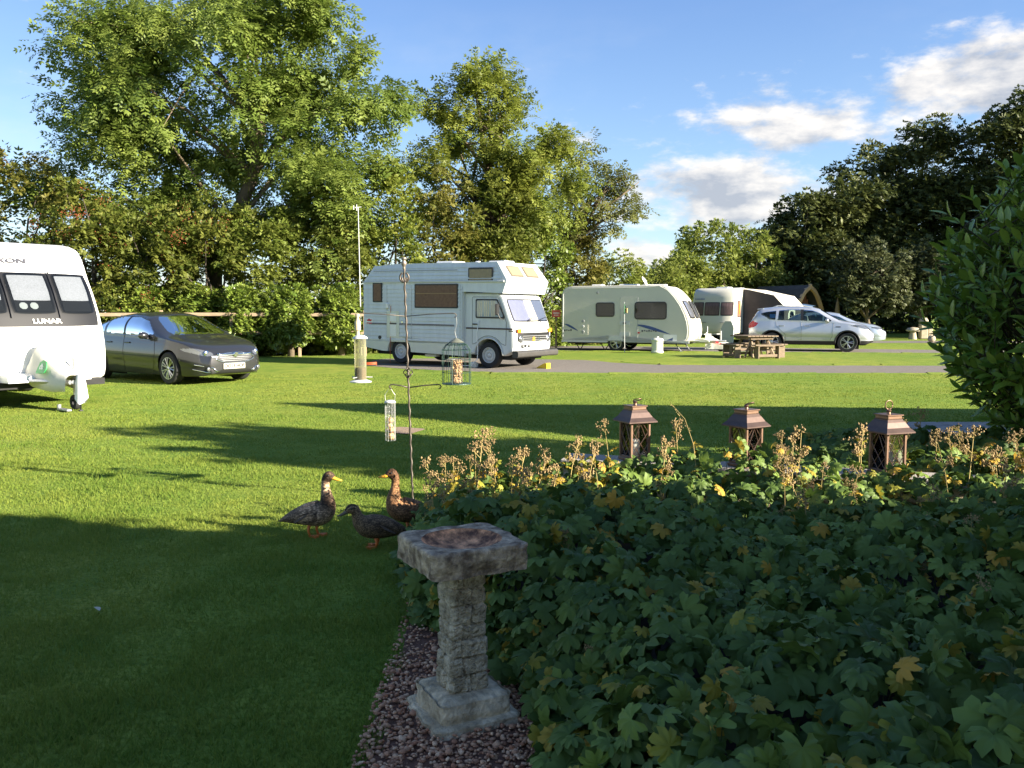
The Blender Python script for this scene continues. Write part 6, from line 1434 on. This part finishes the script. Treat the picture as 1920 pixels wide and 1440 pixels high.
for k in range(160):
    t = rr.random()
    if t < .78: x, y = rr.uniform(-.55, 3.3), rr.gauss(5.55, .42)
    else: x, y = rr.uniform(-.1, 3.0), rr.uniform(2.7, 5.2)
    if x > 2.4 and rr.random() < .5: y += .7
    hh, dd = bed_h(np.array([x]), np.array([y]))
    if dd[0] < .02 or any(abs(x / y - q) < .026 and y < 6.3 for q in (.140, .266, .428)) or (rr.random() < .45 and .30 < x < 1.25) or wall_dist(np.array([x]), np.array([y]))[0] < .16: continue
    v = stal[k % 7]; sc = rr.uniform(.45, 1.15) * (1.05 if t < .78 else .55); tl = (rr.gauss(0, .10), rr.gauss(0, .10), rr.uniform(0, 6.28))
    o = bpy.data.objects.new('flower_stalk', v[0]); COL.objects.link(o); o.parent = GB; o.location = (x, y, float(hh[0]) * .72); o.rotation_euler = tl; o.scale = (sc,) * 3
    q = bpy.data.objects.new('seed_head', v[1]); COL.objects.link(q); q.parent = o; q['kind'] = 'stuff'
    if rr.random() < .75:
        for _ in range(rr.randint(2, 4)):
            l = bpy.data.objects.new('stalk_leaf', ylm); COL.objects.link(l); l.parent = o; l.location = (rr.uniform(-.03, .03), rr.uniform(-.03, .03), rr.uniform(.10, .28)); l.rotation_euler = (rr.uniform(-.9, .9), rr.uniform(-.9, .9), rr.uniform(0, 6.28)); l.scale = (rr.uniform(.035, .065),) * 3
gs_ = MB().tube([(0, 0, 0), (-.03, 0, .25), (-.09, 0, .42), (-.19, .01, .53)], [.002, .0018, .0014, .0008], 4)
for k in range(22):
    t = k / 21; c = Vector((-.05 - .14 * t, 0, .34 + .19 * t)); gs_.tube([c, c + Vector((rr.uniform(-.02, .012), rr.uniform(-.01, .01), rr.uniform(-.012, .02)))], [.0022, .0006], 3, cap=False)
o = gs_.build('dry_grass_stem', mat('straw_grass', (.36, .27, .10), .8), None, fix=False); tag(o, 'single arching dry grass stem between the first two lanterns', 'grass stem'); o.location = (1.22, 5.75, .38)

# ================================================================== LOW WALL AND LANTERNS
wl = empty('low_stone_wall', (0, 0, 0), 0, 'low stone wall with pale coping under the lanterns behind the plants', 'wall')
dw = W1_ - W0; lw = np.linalg.norm(dw); aw_ = math.atan2(dw[1], dw[0]); cop = mat('pale_coping', (.33, .30, .26), .9, var=.2, vscale=10, bump=.4); nC = 6
for k in range(nC):
    c = W0 + dw * (k + .5) / nC; MB().box((c[0], c[1], .395), (lw / nC - .008, .30, .05), rz=aw_, ch=.008).build('coping_slab', cop, wl)
    for r_ in range(3):
        for j in range(2):
            c2 = W0 + dw * (k + .25 + .5 * j + (.12 if r_ % 2 else 0)) / nC; MB().box((c2[0], c2[1], .062 + .123 * r_), (lw / nC / 2 - .010, .24 + random.uniform(-.01, .01), .118), rz=aw_, ch=.012).build('block', stone, wl)
copper = mat('brown_copper_metal', (.20, .125, .085), .42, .75, var=.25, vscale=18); coppd = mat('dark_copper_roof', (.105, .072, .062), .45, .7, var=.25, vscale=12)
def lantern(label, x, y, z, rz, ring_up, tilt=0):
    t = empty('lantern', (x, y, z), rz, label, 'lantern', 'lanterns on the low wall'); a = .074
    MB().box((0, 0, .012), (.178, .178, .024), ch=.006).box((0, 0, .030), (.160, .160, .014), ch=.004).build('base', copper, t)
    for sx in (-1, 1):
        for sy in (-1, 1): MB().box((sx * a, sy * a, .155), (.017, .017, .238), ch=.002).build('corner_post', copper, t)
    MB().box((0, 0, .279), (.172, .172, .014), ch=.003).build('top_frame', copper, t)
    for k in range(4):
        m3 = Matrix.Rotation(math.pi / 2 * k, 3, 'Z'); g = MB()
        for (x0, z0, x1, z1) in ((-.065, .04, .065, .21), (.065, .04, -.065, .21), (-.065, .125, .0, .21 + .06), (.065, .125, 0, .27), (-.065, .21, -.02, .27), (.065, .21, .02, .27), (-.065, .125, 0, .04), (.065, .125, 0, .04)): g.tube([m3 @ Vector((x0, -a - .002, z0)), m3 @ Vector((x1, -a - .002, z1))], .0032, 4)
        g.build('lattice', copper, t); MB().box(m3 @ Vector((0, -a + .004, .155)), (.130, .002, .234), rz=math.pi / 2 * k).build('glass_pane', M['clear'], t)
    MB().lathe([(.001, .115), (.034, .115), (.037, .108), (.037, .0), (.001, 0)], 20, (0, 0, .036)).build('candle', mat('white_wax', (.75, .72, .66), .5), t, smooth=40)
    g = MB(); q = [(.118, .283), (.118, .291), (.092, .318), (.072, .352), (.062, .366), (.062, .372)]
    for r_, h in q: g.v += [(r_, r_, h), (-r_, r_, h), (-r_, -r_, h), (r_, -r_, h)]
    for i in range(len(q) - 1):
        for j in range(4): g.f.append((4 * i + j, 4 * i + (j + 1) % 4, 4 * i + 4 + (j + 1) % 4, 4 * i + 4 + j))
    g.f.append((0, 1, 2, 3)); g.f.append((20, 21, 22, 23)); rf = g.build('roof', coppd, t)
    MB().box((0, 0, .383), (.118, .118, .022), ch=.003).box((0, 0, .398), (.134, .134, .008), ch=.002).build('cowl', copper, rf)
    MB().lathe([(.014, .402), (.012, .415), (.018, .424), (.010, .434), (.001, .437)], 12).build('finial', copper, rf, smooth=40)
    rg_ = [Vector((.030 * math.cos(w), 0, .030 + .030 * math.sin(w))) for w in np.linspace(0, 6.283, 19)]; mt = Matrix.Rotation(R(0 if ring_up else 70), 3, 'X'); MB().tube([mt @ p + Vector((0, 0, .432)) for p in rg_], .0036, 6).build('ring_handle', copper, t, smooth=True)
    return t
lantern('copper lantern furthest left of the three, nearest the feeder pole', .895, 6.40, .421, R(24), False)
lantern('copper lantern in the middle of the three on the wall', 1.635, 6.14, .421, R(33), False)
lantern('copper lantern furthest right with its ring handle upright', 2.50, 5.84, .421, R(20), True)

# ================================================================== LAUREL
LB = empty('laurel_bush', (4.62, 7.1, 0), 0, 'tall glossy laurel bush at the right edge of the picture', 'bush')
def laurel_leaf():
    v, f = [], []; N_ = 5
    for i in range(N_ + 1):
        t = i / N_; w = .20 * math.sin(math.pi * min(1, t * .92 + .04)) ** .8; z = -.10 * t * t
        v += [(-w, t, z + .10 * w / .2 * .6), (0, t, z), (w, t, z + .10 * w / .2 * .6)]
    for i in range(N_):
        a = 3 * i; f += [(a, a + 1, a + 4, a + 3), (a + 1, a + 2, a + 5, a + 4)]
    return np.array(v), f
LV = laurel_leaf(); lA, lB = (.080, .170, .020), (.240, .330, .055)
lau = leafm('laurel_foliage', lA, lB, .2, .3, .5); lau_o = rand_mat('laurel_leaf', lA, lB, .2, .3, .5)
rl = np.random.default_rng(5); pos, ax_, nm_, stems = [], [], [], MB()
for k in range(980):
    u = rl.normal(size=3); u /= np.linalg.norm(u); zc = rl.random()
    c = np.array([.0, .0, 1.35]) + u * np.array([1.02, 1.0, 1.25]) * rl.uniform(.72, 1.02)
    if k < 70: c = np.array([rl.uniform(-.75, .6), rl.uniform(-.7, .5), rl.uniform(1.9, 2.55)])
    kz = .62 + .38 * min(1, c[2] / 1.3); c[0] *= kz; c[1] *= kz
    if c[2] < .12: continue
    d = u * .6 + np.array([0, 0, .65]) + rl.normal(0, .18, 3); d /= np.linalg.norm(d); ln2 = rl.uniform(.20, .34)
    stems.tube([c - d * .25, c, c + d * ln2], [.006, .005, .003], 4, cap=False)
    for j in range(9):
        t = (j + .5) / 9; a = j * 2.4 + k; p = c + d * ln2 * t; t_, b_ = frames(d[None]); r_ = math.cos(a) * t_[0] + math.sin(a) * b_[0]
        x_ = r_ * (1.05 - .75 * t) + d * (.15 + .75 * t); pos.append(p); ax_.append(x_ / np.linalg.norm(x_) + np.array([0, 0, -.12 * (1 - t)])); nm_.append(d * .8 + np.array([0, 0, .4]) - r_ * .2)
pos = np.array(pos); ax_ = unit(np.array(ax_)); nm_ = np.array(nm_); sz = rl.uniform(.10, .16, len(pos)); tn = rl.random(len(pos)) * .6 + np.clip((pos[:, 2] - 1.4) / 2, 0, .4)  # tint rises with height: the sunlit top is put into leaf colour
od = np.argsort(pos[:, 1] * 1.0 + pos[:, 0] * 1.0 - .15 * pos[:, 2]); bg_ = np.zeros(len(pos), bool); bg_[od[:300]] = True
lme = leaf_object_mesh(LV[0], LV[1], lau_o)
for i in np.where(bg_)[0]:
    o = bpy.data.objects.new('leaf', lme); COL.objects.link(o); o.parent = LB; a = Vector(ax_[i]); nn_ = Vector(nm_[i]); nn_ = (nn_ - a * nn_.dot(a)).normalized(); c = a.cross(nn_)
    o.matrix_basis = Matrix.Translation(pos[i]) @ Matrix((c, a, nn_)).transposed().to_4x4() @ Matrix.Scale(sz[i], 4)
V, F, A_ = scatter_leaves(pos[~bg_], ax_[~bg_], nm_[~bg_], sz[~bg_], LV[0], np.array(LV[1]), tn[~bg_]); tag(mesh_np('foliage', V, F, lau, LB, A_, smooth=True), kind='stuff')
for k in range(7):
    a = k * .9; stems.tube([(0.1 * math.cos(a), .1 * math.sin(a), 0), (.3 * math.cos(a), .3 * math.sin(a), .8), (.55 * math.cos(a), .5 * math.sin(a), 1.7)], [.035, .025, .012], 6)
stems.build('stems', M['bark_dark'], LB, fix=False)
# ================================================================== FEEDER POLE
FX, FY = -.79, 6.95
FP = empty('feeder_pole', (FX, FY, 0), 0, 'twisted iron bird feeder pole with scrolls and hooked arms', 'feeder pole')
tw = []
for i in range(130):
    z = 1.88 * i / 129; tw.append((.003 * math.cos(i * .9) - .052 * (z / 1.88) + .0, .003 * math.sin(i * .9), z))
MB().tube(tw, .0085, 6).build('twisted_rod', M['iron'], FP, smooth=True)
px = lambda z: -.052 * z / 1.88
MB().lathe([(.001, 1.925), (.020, 1.92), (.022, 1.905), (.010, 1.90), (.020, 1.885), (.023, 1.87), (.014, 1.855), (.009, 1.84), (.012, 1.83), (.001, 1.82)], 14, (px(1.88), 0, 0)).build('finial', mat('pale_iron', (.28, .24, .19), .45, .6), FP, smooth=True)
for sg in (-1, 1):
    pts = [(px(1.8) + sg * (.008 + .026 * math.sin(t)), 0, 1.80 - .032 + .032 * math.cos(t) - .012 * (t / 5)) for t in np.linspace(.2, 5.0, 20)]
    MB().tube(pts, .008, 6).build('scroll', M['iron'], FP, smooth=True)
bz = 1.02; g = MB()
for k in range(4):
    g.tube([(px(bz) + .036 * math.sin(math.pi * t) * math.cos(k * 1.57 + 3.1 * t), .036 * math.sin(math.pi * t) * math.sin(k * 1.57 + 3.1 * t), bz - .045 + .09 * t) for t in np.linspace(0, 1, 14)], .0042, 5)
g.build('basket_twist', M['iron'], FP, smooth=True)
def hook_arm(z, x0, x1, r=.0055, name='hooked_arm', y=0, drop=.012):
    s = 1 if x1 > x0 else -1; p = [(x0, 0, z - .012), (x0 + (x1 - x0) * .5, y * .5, z + .004), (x1 - s * .01, y, z + .012), (x1 + s * .012, y, z + .010), (x1 + s * .022, y, z - .005), (x1 + s * .014, y, z - .02), (x1 + s * .004, y, z - .016)]
    MB().tube(p, r, 6).build(name, M['iron'], FP, smooth=True)
hook_arm(.915, px(.91), -.155); hook_arm(.915, px(.91), .21)
hook_arm(1.475, px(1.47), -.395, .004, y=-.05); hook_arm(1.475, px(1.47), .335, .004, y=-.03)
# glass tube feeder
TF = empty('seed_feeder', (FX - .405, FY - .05, 1.465), 0, 'clear tube seed feeder hanging left of the pole', 'bird feeder')
MB().tube([(.0, 0, .0), (-.012, 0, -.05), (.008, 0, -.10), (.0, 0, -.155)], .004, 5).build('hanging_wire', M['galv'], TF)
MB().lathe([(.001, .03), (.016, .028), (.019, .015), (.012, .0), (.014, -.02), (.024, -.035), (.024, -.10), (.015, -.105), (.013, -.16), (.001, -.16)], 10, (-.006, .004, -.01)).build('wooden_toggle', mat('pale_wood_toggle', (.62, .50, .30), .8, var=.2, vscale=30), TF, smooth=40)
MB().lathe([(.001, -.145), (.03, -.148), (.056, -.165), (.060, -.176), (.05, -.18)], 24, (.012, 0, 0)).build('lid', M['ltgrey'], TF, smooth=50)
MB().lathe([(.046, -.18), (.046, -.50)], 28, (.012, 0, 0)).build('tube', glass('dusty_plastic', (.80, .78, .58), .92, .15, .22), TF, smooth=True)
MB().lathe([(.001, -.405), (.030, -.40), (.0445, -.41), (.0445, -.50)], 20, (.012, 0, 0)).build('seed', mat('mixed_seed', (.16, .10, .06), .9, var=.5, vscale=160, bump=.8, bscale=200), TF, smooth=True)
MB().lathe([(.047, -.495), (.060, -.50), (.085, -.508), (.085, -.515), (.05, -.515), (.001, -.515)], 26, (.012, 0, 0)).build('tray', M['ltgrey'], TF, smooth=40)
for a in (.4, 2.5, 4.2): MB().tube([(.012 + .03 * math.cos(a), .03 * math.sin(a), -.475), (.012 + .095 * math.cos(a), .095 * math.sin(a), -.478)], .004, 6).build('perch', M['grey_plastic'], TF)
# squirrel-proof caged peanut feeder
CF = empty('caged_feeder', (FX + .355, FY - .03, 1.455), 0, 'green wire cage feeder full of peanuts hanging right of the pole', 'bird feeder')
MB().tube([(0, 0, .0), (.004, 0, -.05), (-.012, 0, -.11), (0, 0, -.165)], .003, 5).build('hanging_wire', M['galv'], CF)
MB().lathe([(.001, -.16), (.012, -.165), (.05, -.185), (.062, -.195), (.05, -.198)], 22).build('lid', mat('dull_green_lid', (.16, .17, .13), .5, .3), CF, smooth=40)
g = MB(); Rr = .112
for k in range(14):
    a = 2 * math.pi * k / 14; ca, sa = math.cos(a), math.sin(a)
    g.tube([(.03 * ca, .03 * sa, -.185), (.085 * ca, .085 * sa, -.215), (Rr * ca, Rr * sa, -.255), (Rr * ca, Rr * sa, -.52)], .0022, 4, cap=False)
for z, r_ in ((-.215, .085), (-.255, Rr), (-.33, Rr), (-.43, Rr), (-.52, Rr)): g.tube([(r_ * math.cos(a), r_ * math.sin(a), z) for a in np.linspace(0, 6.283, 31)], .0022, 4, cap=False)
g.build('wire_cage', M['wire'], CF, fix=False)
MB().lathe([(.001, -.515), (.112, -.515), (.114, -.522), (.001, -.522)], 24).build('tray', M['wire'], CF)
pm = mat('peanuts', (.62, .40, .20), .7, var=.25, vscale=80); pn = MB(); rr = random.Random(3)
for k in range(300):
    a = rr.uniform(0, 6.28); z = rr.uniform(-.505, -.335); r_ = .037 * math.sqrt(rr.uniform(.4, 1)); pn.sphere((r_ * math.cos(a), r_ * math.sin(a), z), rr.uniform(.0055, .0085), 6, 4, (1, 1, 1.3))
pn.build('peanut_fill', pm, CF, smooth=True, fix=False); CF.children[-1]['kind'] = 'stuff'
g = MB()
for k in range(20): a = 2 * math.pi * k / 20; g.cyl((.047 * math.cos(a), .047 * math.sin(a), -.51), (.047 * math.cos(a), .047 * math.sin(a), -.33), .0011, n=3)
for z in np.linspace(-.51, -.33, 14): g.tube([(.047 * math.cos(a), .047 * math.sin(a), z) for a in np.linspace(0, 6.283, 21)], .0011, 3, cap=False)
g.build('mesh_tube', M['galv'], CF, fix=False)
# fat ball feeder
BF = empty('fat_ball_feeder', (FX - .172, FY, .905), 0, 'small wire feeder holding fat balls on the lower left hook', 'bird feeder')
MB().tube([(-.036, 0, -.115), (-.040, 0, -.06), (0, 0, .0), (.040, 0, -.06), (.036, 0, -.115)], .0018, 4).build('handle_wire', M['galv'], BF)
MB().lathe([(.001, -.10), (.028, -.102), (.044, -.112), (.046, -.12), (.03, -.122)], 20).build('lid', M['ltgrey'], BF, smooth=40)
g = MB()
for k in range(10): a = 2 * math.pi * k / 10; g.cyl((.040 * math.cos(a), .040 * math.sin(a), -.42), (.040 * math.cos(a), .040 * math.sin(a), -.118), .0015, n=4)
for z in np.linspace(-.42, -.125, 9): g.tube([(.040 * math.cos(a), .040 * math.sin(a), z) for a in np.linspace(0, 6.283, 21)], .0015, 4, cap=False)
g.build('wire_cage', M['galv'], BF, fix=False)
fbm = mat('fat_ball', (.58, .36, .18), .85, var=.35, vscale=70, bump=.9, bscale=90)
for x, z, s in ((.004, -.390, .030), (.008, -.335, .028), (-.006, -.300, .022), (.0, -.262, .026)):
    q = MB().sphere((x, 0, z), s, 14, 10); q.v = [tuple(Vector((x, 0, z)) + (Vector(p) - Vector((x, 0, z))) * random.uniform(.90, 1.08)) for p in q.v]; q.build('fat_ball', fbm, BF, smooth=True)

# ================================================================== DUCKS
def catmull(P, n):
    P = np.array(P, float); out = []
    for i in range(len(P) - 1):
        p0, p1, p2, p3 = P[max(i - 1, 0)], P[i], P[i + 1], P[min(i + 2, len(P) - 1)]
        for k in range(n):
            t = k / n; out.append(.5 * ((2 * p1) + (-p0 + p2) * t + (2 * p0 - 5 * p1 + 4 * p2 - p3) * t * t + (-p0 + 3 * p1 - 3 * p2 + p3) * t ** 3))
    out.append(P[-1]); return np.array(out)
def plumage(name, dark, light, speck):
    m = mat(name, dark, .75, col2=light, attr='tint', spec=.25); nt = m.node_tree; N = nt.nodes; L = nt.links; b = N['Principled BSDF']; src = b.inputs['Base Color'].links[0].from_socket
    tc = N.new('ShaderNodeTexCoord'); vo = N.new('ShaderNodeTexVoronoi'); vo.inputs['Scale'].default_value = speck; mp = N.new('ShaderNodeMapping'); mp.inputs['Scale'].default_value = (.45, 1, 1.1); L.new(tc.outputs['Object'], mp.inputs[0]); L.new(mp.outputs[0], vo.inputs['Vector'])
    mr = N.new('ShaderNodeMapRange'); mr.inputs[1].default_value = .12; mr.inputs[2].default_value = .62; mr.inputs[3].default_value = 1.5; mr.inputs[4].default_value = .42; L.new(vo.outputs['Distance'], mr.inputs[0])
    hs_ = N.new('ShaderNodeHueSaturation'); L.new(src, hs_.inputs['Color']); L.new(mr.outputs[0], hs_.inputs['Value'])
    nz = N.new('ShaderNodeTexNoise'); nz.inputs['Scale'].default_value = 28; L.new(tc.outputs['Object'], nz.inputs['Vector']); mr3 = N.new('ShaderNodeMapRange'); mr3.inputs[1].default_value = .3; mr3.inputs[2].default_value = .7; mr3.inputs[3].default_value = .55; mr3.inputs[4].default_value = 1.4; L.new(nz.outputs['Fac'], mr3.inputs[0])
    h2_ = N.new('ShaderNodeHueSaturation'); L.new(hs_.outputs[0], h2_.inputs['Color']); L.new(mr3.outputs[0], h2_.inputs['Value']); L.new(h2_.outputs[0], b.inputs['Base Color'])
    bp = N.new('ShaderNodeBump'); bp.inputs['Strength'].default_value = .35; bp.inputs['Distance'].default_value = .004; L.new(vo.outputs['Distance'], bp.inputs['Height']); L.new(bp.outputs[0], b.inputs['Normal'])
    return m
bill_y = mat('yellow_bill', (.72, .36, .03), .45); bill_d = mat('dusky_bill', (.10, .075, .04), .5); legm = mat('orange_leg', (.62, .16, .03), .55)
def duck(label, x, y, rz, S, spine, wing, legs, bill, pm_, feather, eye, wing_tint, tail_light=True, stripe=None):
    """spine: (x,z,rv,rl,tint) from tail to face; x forward"""
    t = empty('duck', (x, y, 0), rz, label, 'duck', 'ducks on the lawn'); Q = catmull(spine, 6); n = 20; V, T = [], []
    for i, q in enumerate(Q):
        a, b = Q[max(i - 1, 0)], Q[min(i + 1, len(Q) - 1)]; tx, tz = b[0] - a[0], b[1] - a[1]; l = math.hypot(tx, tz) + 1e-9; nx, nz = -tz / l, tx / l
        for j in range(n):
            w = 2 * math.pi * j / n; c, s = math.cos(w), math.sin(w); V.append((q[0] + nx * s * q[2], c * q[3], q[1] + nz * s * q[2]))
            tt = q[4]
            if stripe: tt = stripe(i / len(Q), s, tt)
            T.append(np.clip(tt + random.uniform(-.06, .06), 0, 1))
    F = []
    for i in range(len(Q) - 1):
        for j in range(n): k = (j + 1) % n; F.append((i * n + j, i * n + k, (i + 1) * n + k, (i + 1) * n + j))
    V = np.array(V) * S; cen = [V[:n].mean(0), V[-n:].mean(0)]; V = np.concatenate([V, cen]); T += [T[0], T[-1]]
    for j in range(n): k = (j + 1) % n; F.append((j, k, len(V) - 2, len(V) - 2)); F.append(((len(Q) - 1) * n + j, (len(Q) - 1) * n + k, len(V) - 1, len(V) - 1))
    me = bpy.data.meshes.new('body'); me.from_pydata([tuple(p) for p in V], [], [tuple(dict.fromkeys(f)) for f in F]); a = me.attributes.new('tint', 'FLOAT', 'POINT'); a.data.foreach_set('value', np.array(T, np.float32)); me.shade_smooth(); me.materials.append(pm_)
    o = bpy.data.objects.new('body', me); COL.objects.link(o); o.parent = t; bm = bmesh.new(); bm.from_mesh(me); bmesh.ops.recalc_face_normals(bm, faces=bm.faces); bm.to_mesh(me); bm.free()
    # folded wings with layered feathers
    for sg in (-1, 1):
        wx, wz, wl_, wh, wy = wing; g = MB()
        def wf(u, v):
            a = 2 * v - 1; xx = wx + wl_ * (.5 - u); k = math.sin(math.pi * min(1, (u * .86 + .14))) ** .6 * (1 - .35 * u); zz = wz - .10 * wl_ * u * 1.1 + a * wh * k * .5
            return (xx * S, sg * (wy * (1 - .55 * u ** 2) + .010 * (1 - a * a)) * S, zz * S)
        g.grid(wf, 14, 8); wo_ = g.build('wing', pm_, t, smooth=True); at_ = wo_.data.attributes.new('tint', 'FLOAT', 'POINT'); at_.data.foreach_set('value', np.full(len(wo_.data.vertices), wing_tint, np.float32))
        fg = MB()
        for k in range(9):
            u = .62 * k / 8; x0 = wx + wl_ * (.25 - .55 * u); z0 = wz + wh * (.12 - .35 * u) - .03 * u; l = wl_ * .34; yy = sg * (wy * (1 - .55 * (u + .1) ** 2) + .0135)
            fg.add([(x0 * S, yy * S, (z0 + .012) * S), ((x0 - l * .6) * S, (yy - sg * .006) * S, (z0 + .002) * S), ((x0 - l) * S, (yy - sg * .018) * S, (z0 - .020) * S), ((x0 - l * .5) * S, (yy + sg * .001) * S, (z0 - .024) * S)], [(0, 1, 2, 3)])
        fg.build('wing_feathers', feather, wo_, fix=False)
    tl = MB(); tx, tz = spine[0][0], spine[0][1]
    for k in range(-3, 4): tl.add([((tx + .05) * S, .010 * k * S, (tz + .012) * S), ((tx - .035 + .004 * abs(k)) * S, .013 * k * S, (tz - .004) * S), ((tx - .03 + .004 * abs(k)) * S, (.013 * k + .011) * S, (tz - .006) * S), ((tx + .05) * S, (.010 * k + .012) * S, (tz + .006) * S)], [(0, 1, 2, 3)])
    tl.build('tail', mat('pale_tail_feathers', (.42, .37, .30), .8) if tail_light else feather, t, fix=False)
    # bill, eyes
    bx, bz_, bl, ba = bill[:4]; bmn = bill[4]; g = MB()
    for i in range(7):
        u = i / 6; r1 = .018 * (1 - .35 * u) * (1 - .5 * max(0, u - .85) / .15); hh = .017 * (1 - .70 * u); cx, cz = bx + bl * u * math.cos(ba), bz_ + bl * u * math.sin(ba) - .006 * math.sin(math.pi * u) * .5
        for j in range(10): w = 2 * math.pi * j / 10; g.v.append((cx * S, r1 * math.cos(w) * S, (cz + hh * math.sin(w) * .8) * S))
    for i in range(6):
        for j in range(10): k = (j + 1) % 10; g.f.append((i * 10 + j, i * 10 + k, (i + 1) * 10 + k, (i + 1) * 10 + j))
    g.f.append(tuple(range(60, 70))); g.build('bill', bmn, t, smooth=True)
    for sg in (-1, 1): MB().sphere((eye[0] * S, sg * eye[2] * S, eye[1] * S), .0058 * S, 8, 6).build('eye', M['black'], t, smooth=True)
    # legs and webbed feet
    for sg, lx in ((-1, legs[0]), (1, legs[1])):
        yy = sg * .030; g = MB().tube([((lx - .005) * S, yy * S, legs[2] * S), ((lx - .012) * S, yy * S, legs[2] * .5 * S), (lx * S, yy * S, .006)], [.013 * S, .0085 * S, .0075 * S], 8).build('leg', legm, t, smooth=True)
        ft = MB(); 
        P = [(lx - .012, 0, .004), (lx + .052, -.030, .003), (lx + .040, -.014, .004), (lx + .062, 0, .003), (lx + .040, .014, .004), (lx + .052, .030, .003)]
        ft.add([(p[0] * S, (yy + p[1]) * S, p[2] + .012) for p in P] + [(p[0] * S, (yy + p[1]) * S, .001) for p in P], [(0, 1, 2), (0, 2, 3), (0, 3, 4), (0, 4, 5), (6, 8, 7), (6, 9, 8), (6, 10, 9), (6, 11, 10), (0, 6, 7, 1), (1, 7, 8, 2), (2, 8, 9, 3), (3, 9, 10, 4), (4, 10, 11, 5), (5, 11, 6, 0)]).build('webbed_foot', legm, g)
    return t
up_spine = lambda th, tn, tc, tb, tk: [(-.235, .100, .006, .014, tk), (-.19, .116, .026, .040, tk), (-.12, .134, .052, .066, tk), (-.04, .150, .076, .084, tb), (.03, .160, .086, .088, tb), (.075, .182, .077, .078, tb), (.096, .228, .056, .058, tc), (.094, .275, .040, .040, tc), (.088, .318, .031, .030, tn), (.086, .358, .027, .026, tn), (.092, .388, .031, .028, th), (.110, .410, .035, .030, th), (.132, .408, .026, .023, th), (.146, .402, .014, .016, th)]
duck('upright brown duck with yellow bill facing right, furthest left', -1.325, 5.82, R(-8), 1.0, up_spine(.06, .75, .05, .55, .22), (-.045, .158, .20, .105, .078), (-.015, .02, .085), (.140, .402, .062, R(-16), bill_y), plumage('duck_plumage_dark', (.060, .035, .020), (.66, .45, .28), 110), mat('dark_flight_feathers', (.085, .055, .036), .7, var=.4, vscale=30), (.118, .420, .0285), .12)
duck('russet duck with yellow bill facing left, behind the bird bath', -.705, 5.93, R(197), 1.0, up_spine(.12, .62, .48, .50, .30), (-.045, .158, .20, .105, .078), (-.015, .02, .085), (.140, .402, .062, R(-8), bill_y), plumage('duck_plumage_russet', (.065, .030, .015), (.48, .25, .11), 140), mat('mottled_russet_feathers', (.20, .12, .07), .7, var=.6, vscale=45), (.118, .420, .0285), .45)
low_spine = [(-.22, .075, .006, .014, .35), (-.18, .088, .026, .038, .3), (-.10, .112, .056, .070, .28), (-.02, .130, .076, .084, .28), (.055, .142, .074, .078, .34), (.100, .170, .056, .056, .36), (.122, .205, .038, .038, .40), (.132, .235, .031, .030, .48), (.146, .258, .032, .029, .5), (.168, .262, .031, .027, .5), (.188, .254, .021, .020, .42), (.20, .247, .013, .015, .3)]
def mallard_face(s, up, t):
    if s > .72: return .04 if up > .80 else (.85 if up > .5 else (.05 if up > .2 else .55))
    return t
duck('streaked brown female duck facing left between the other two', -.865, 5.56, R(207), 1.0, low_spine, (-.04, .140, .21, .10, .078), (-.01, .02, .065), (.196, .247, .062, R(-20), bill_d), plumage('duck_plumage_streaked', (.036, .023, .013), (.46, .30, .16), 160), mat('streaked_feathers', (.10, .072, .05), .7, var=.7, vscale=60), (.170, .268, .0265), .25, False, mallard_face)

fl_ = leaf_object_mesh(LV[0], LV[1], mat('pale_dead_leaf', (.45, .42, .34), .8)); fo_ = bpy.data.objects.new('fallen_leaf', fl_); COL.objects.link(fo_); fo_.location = (-2.03, 4.25, .034); fo_.rotation_euler = (.1, .15, .7); fo_.scale = (.07,) * 3
tag(fo_, 'small pale fallen leaf lying on the shaded lawn at left', 'leaf')
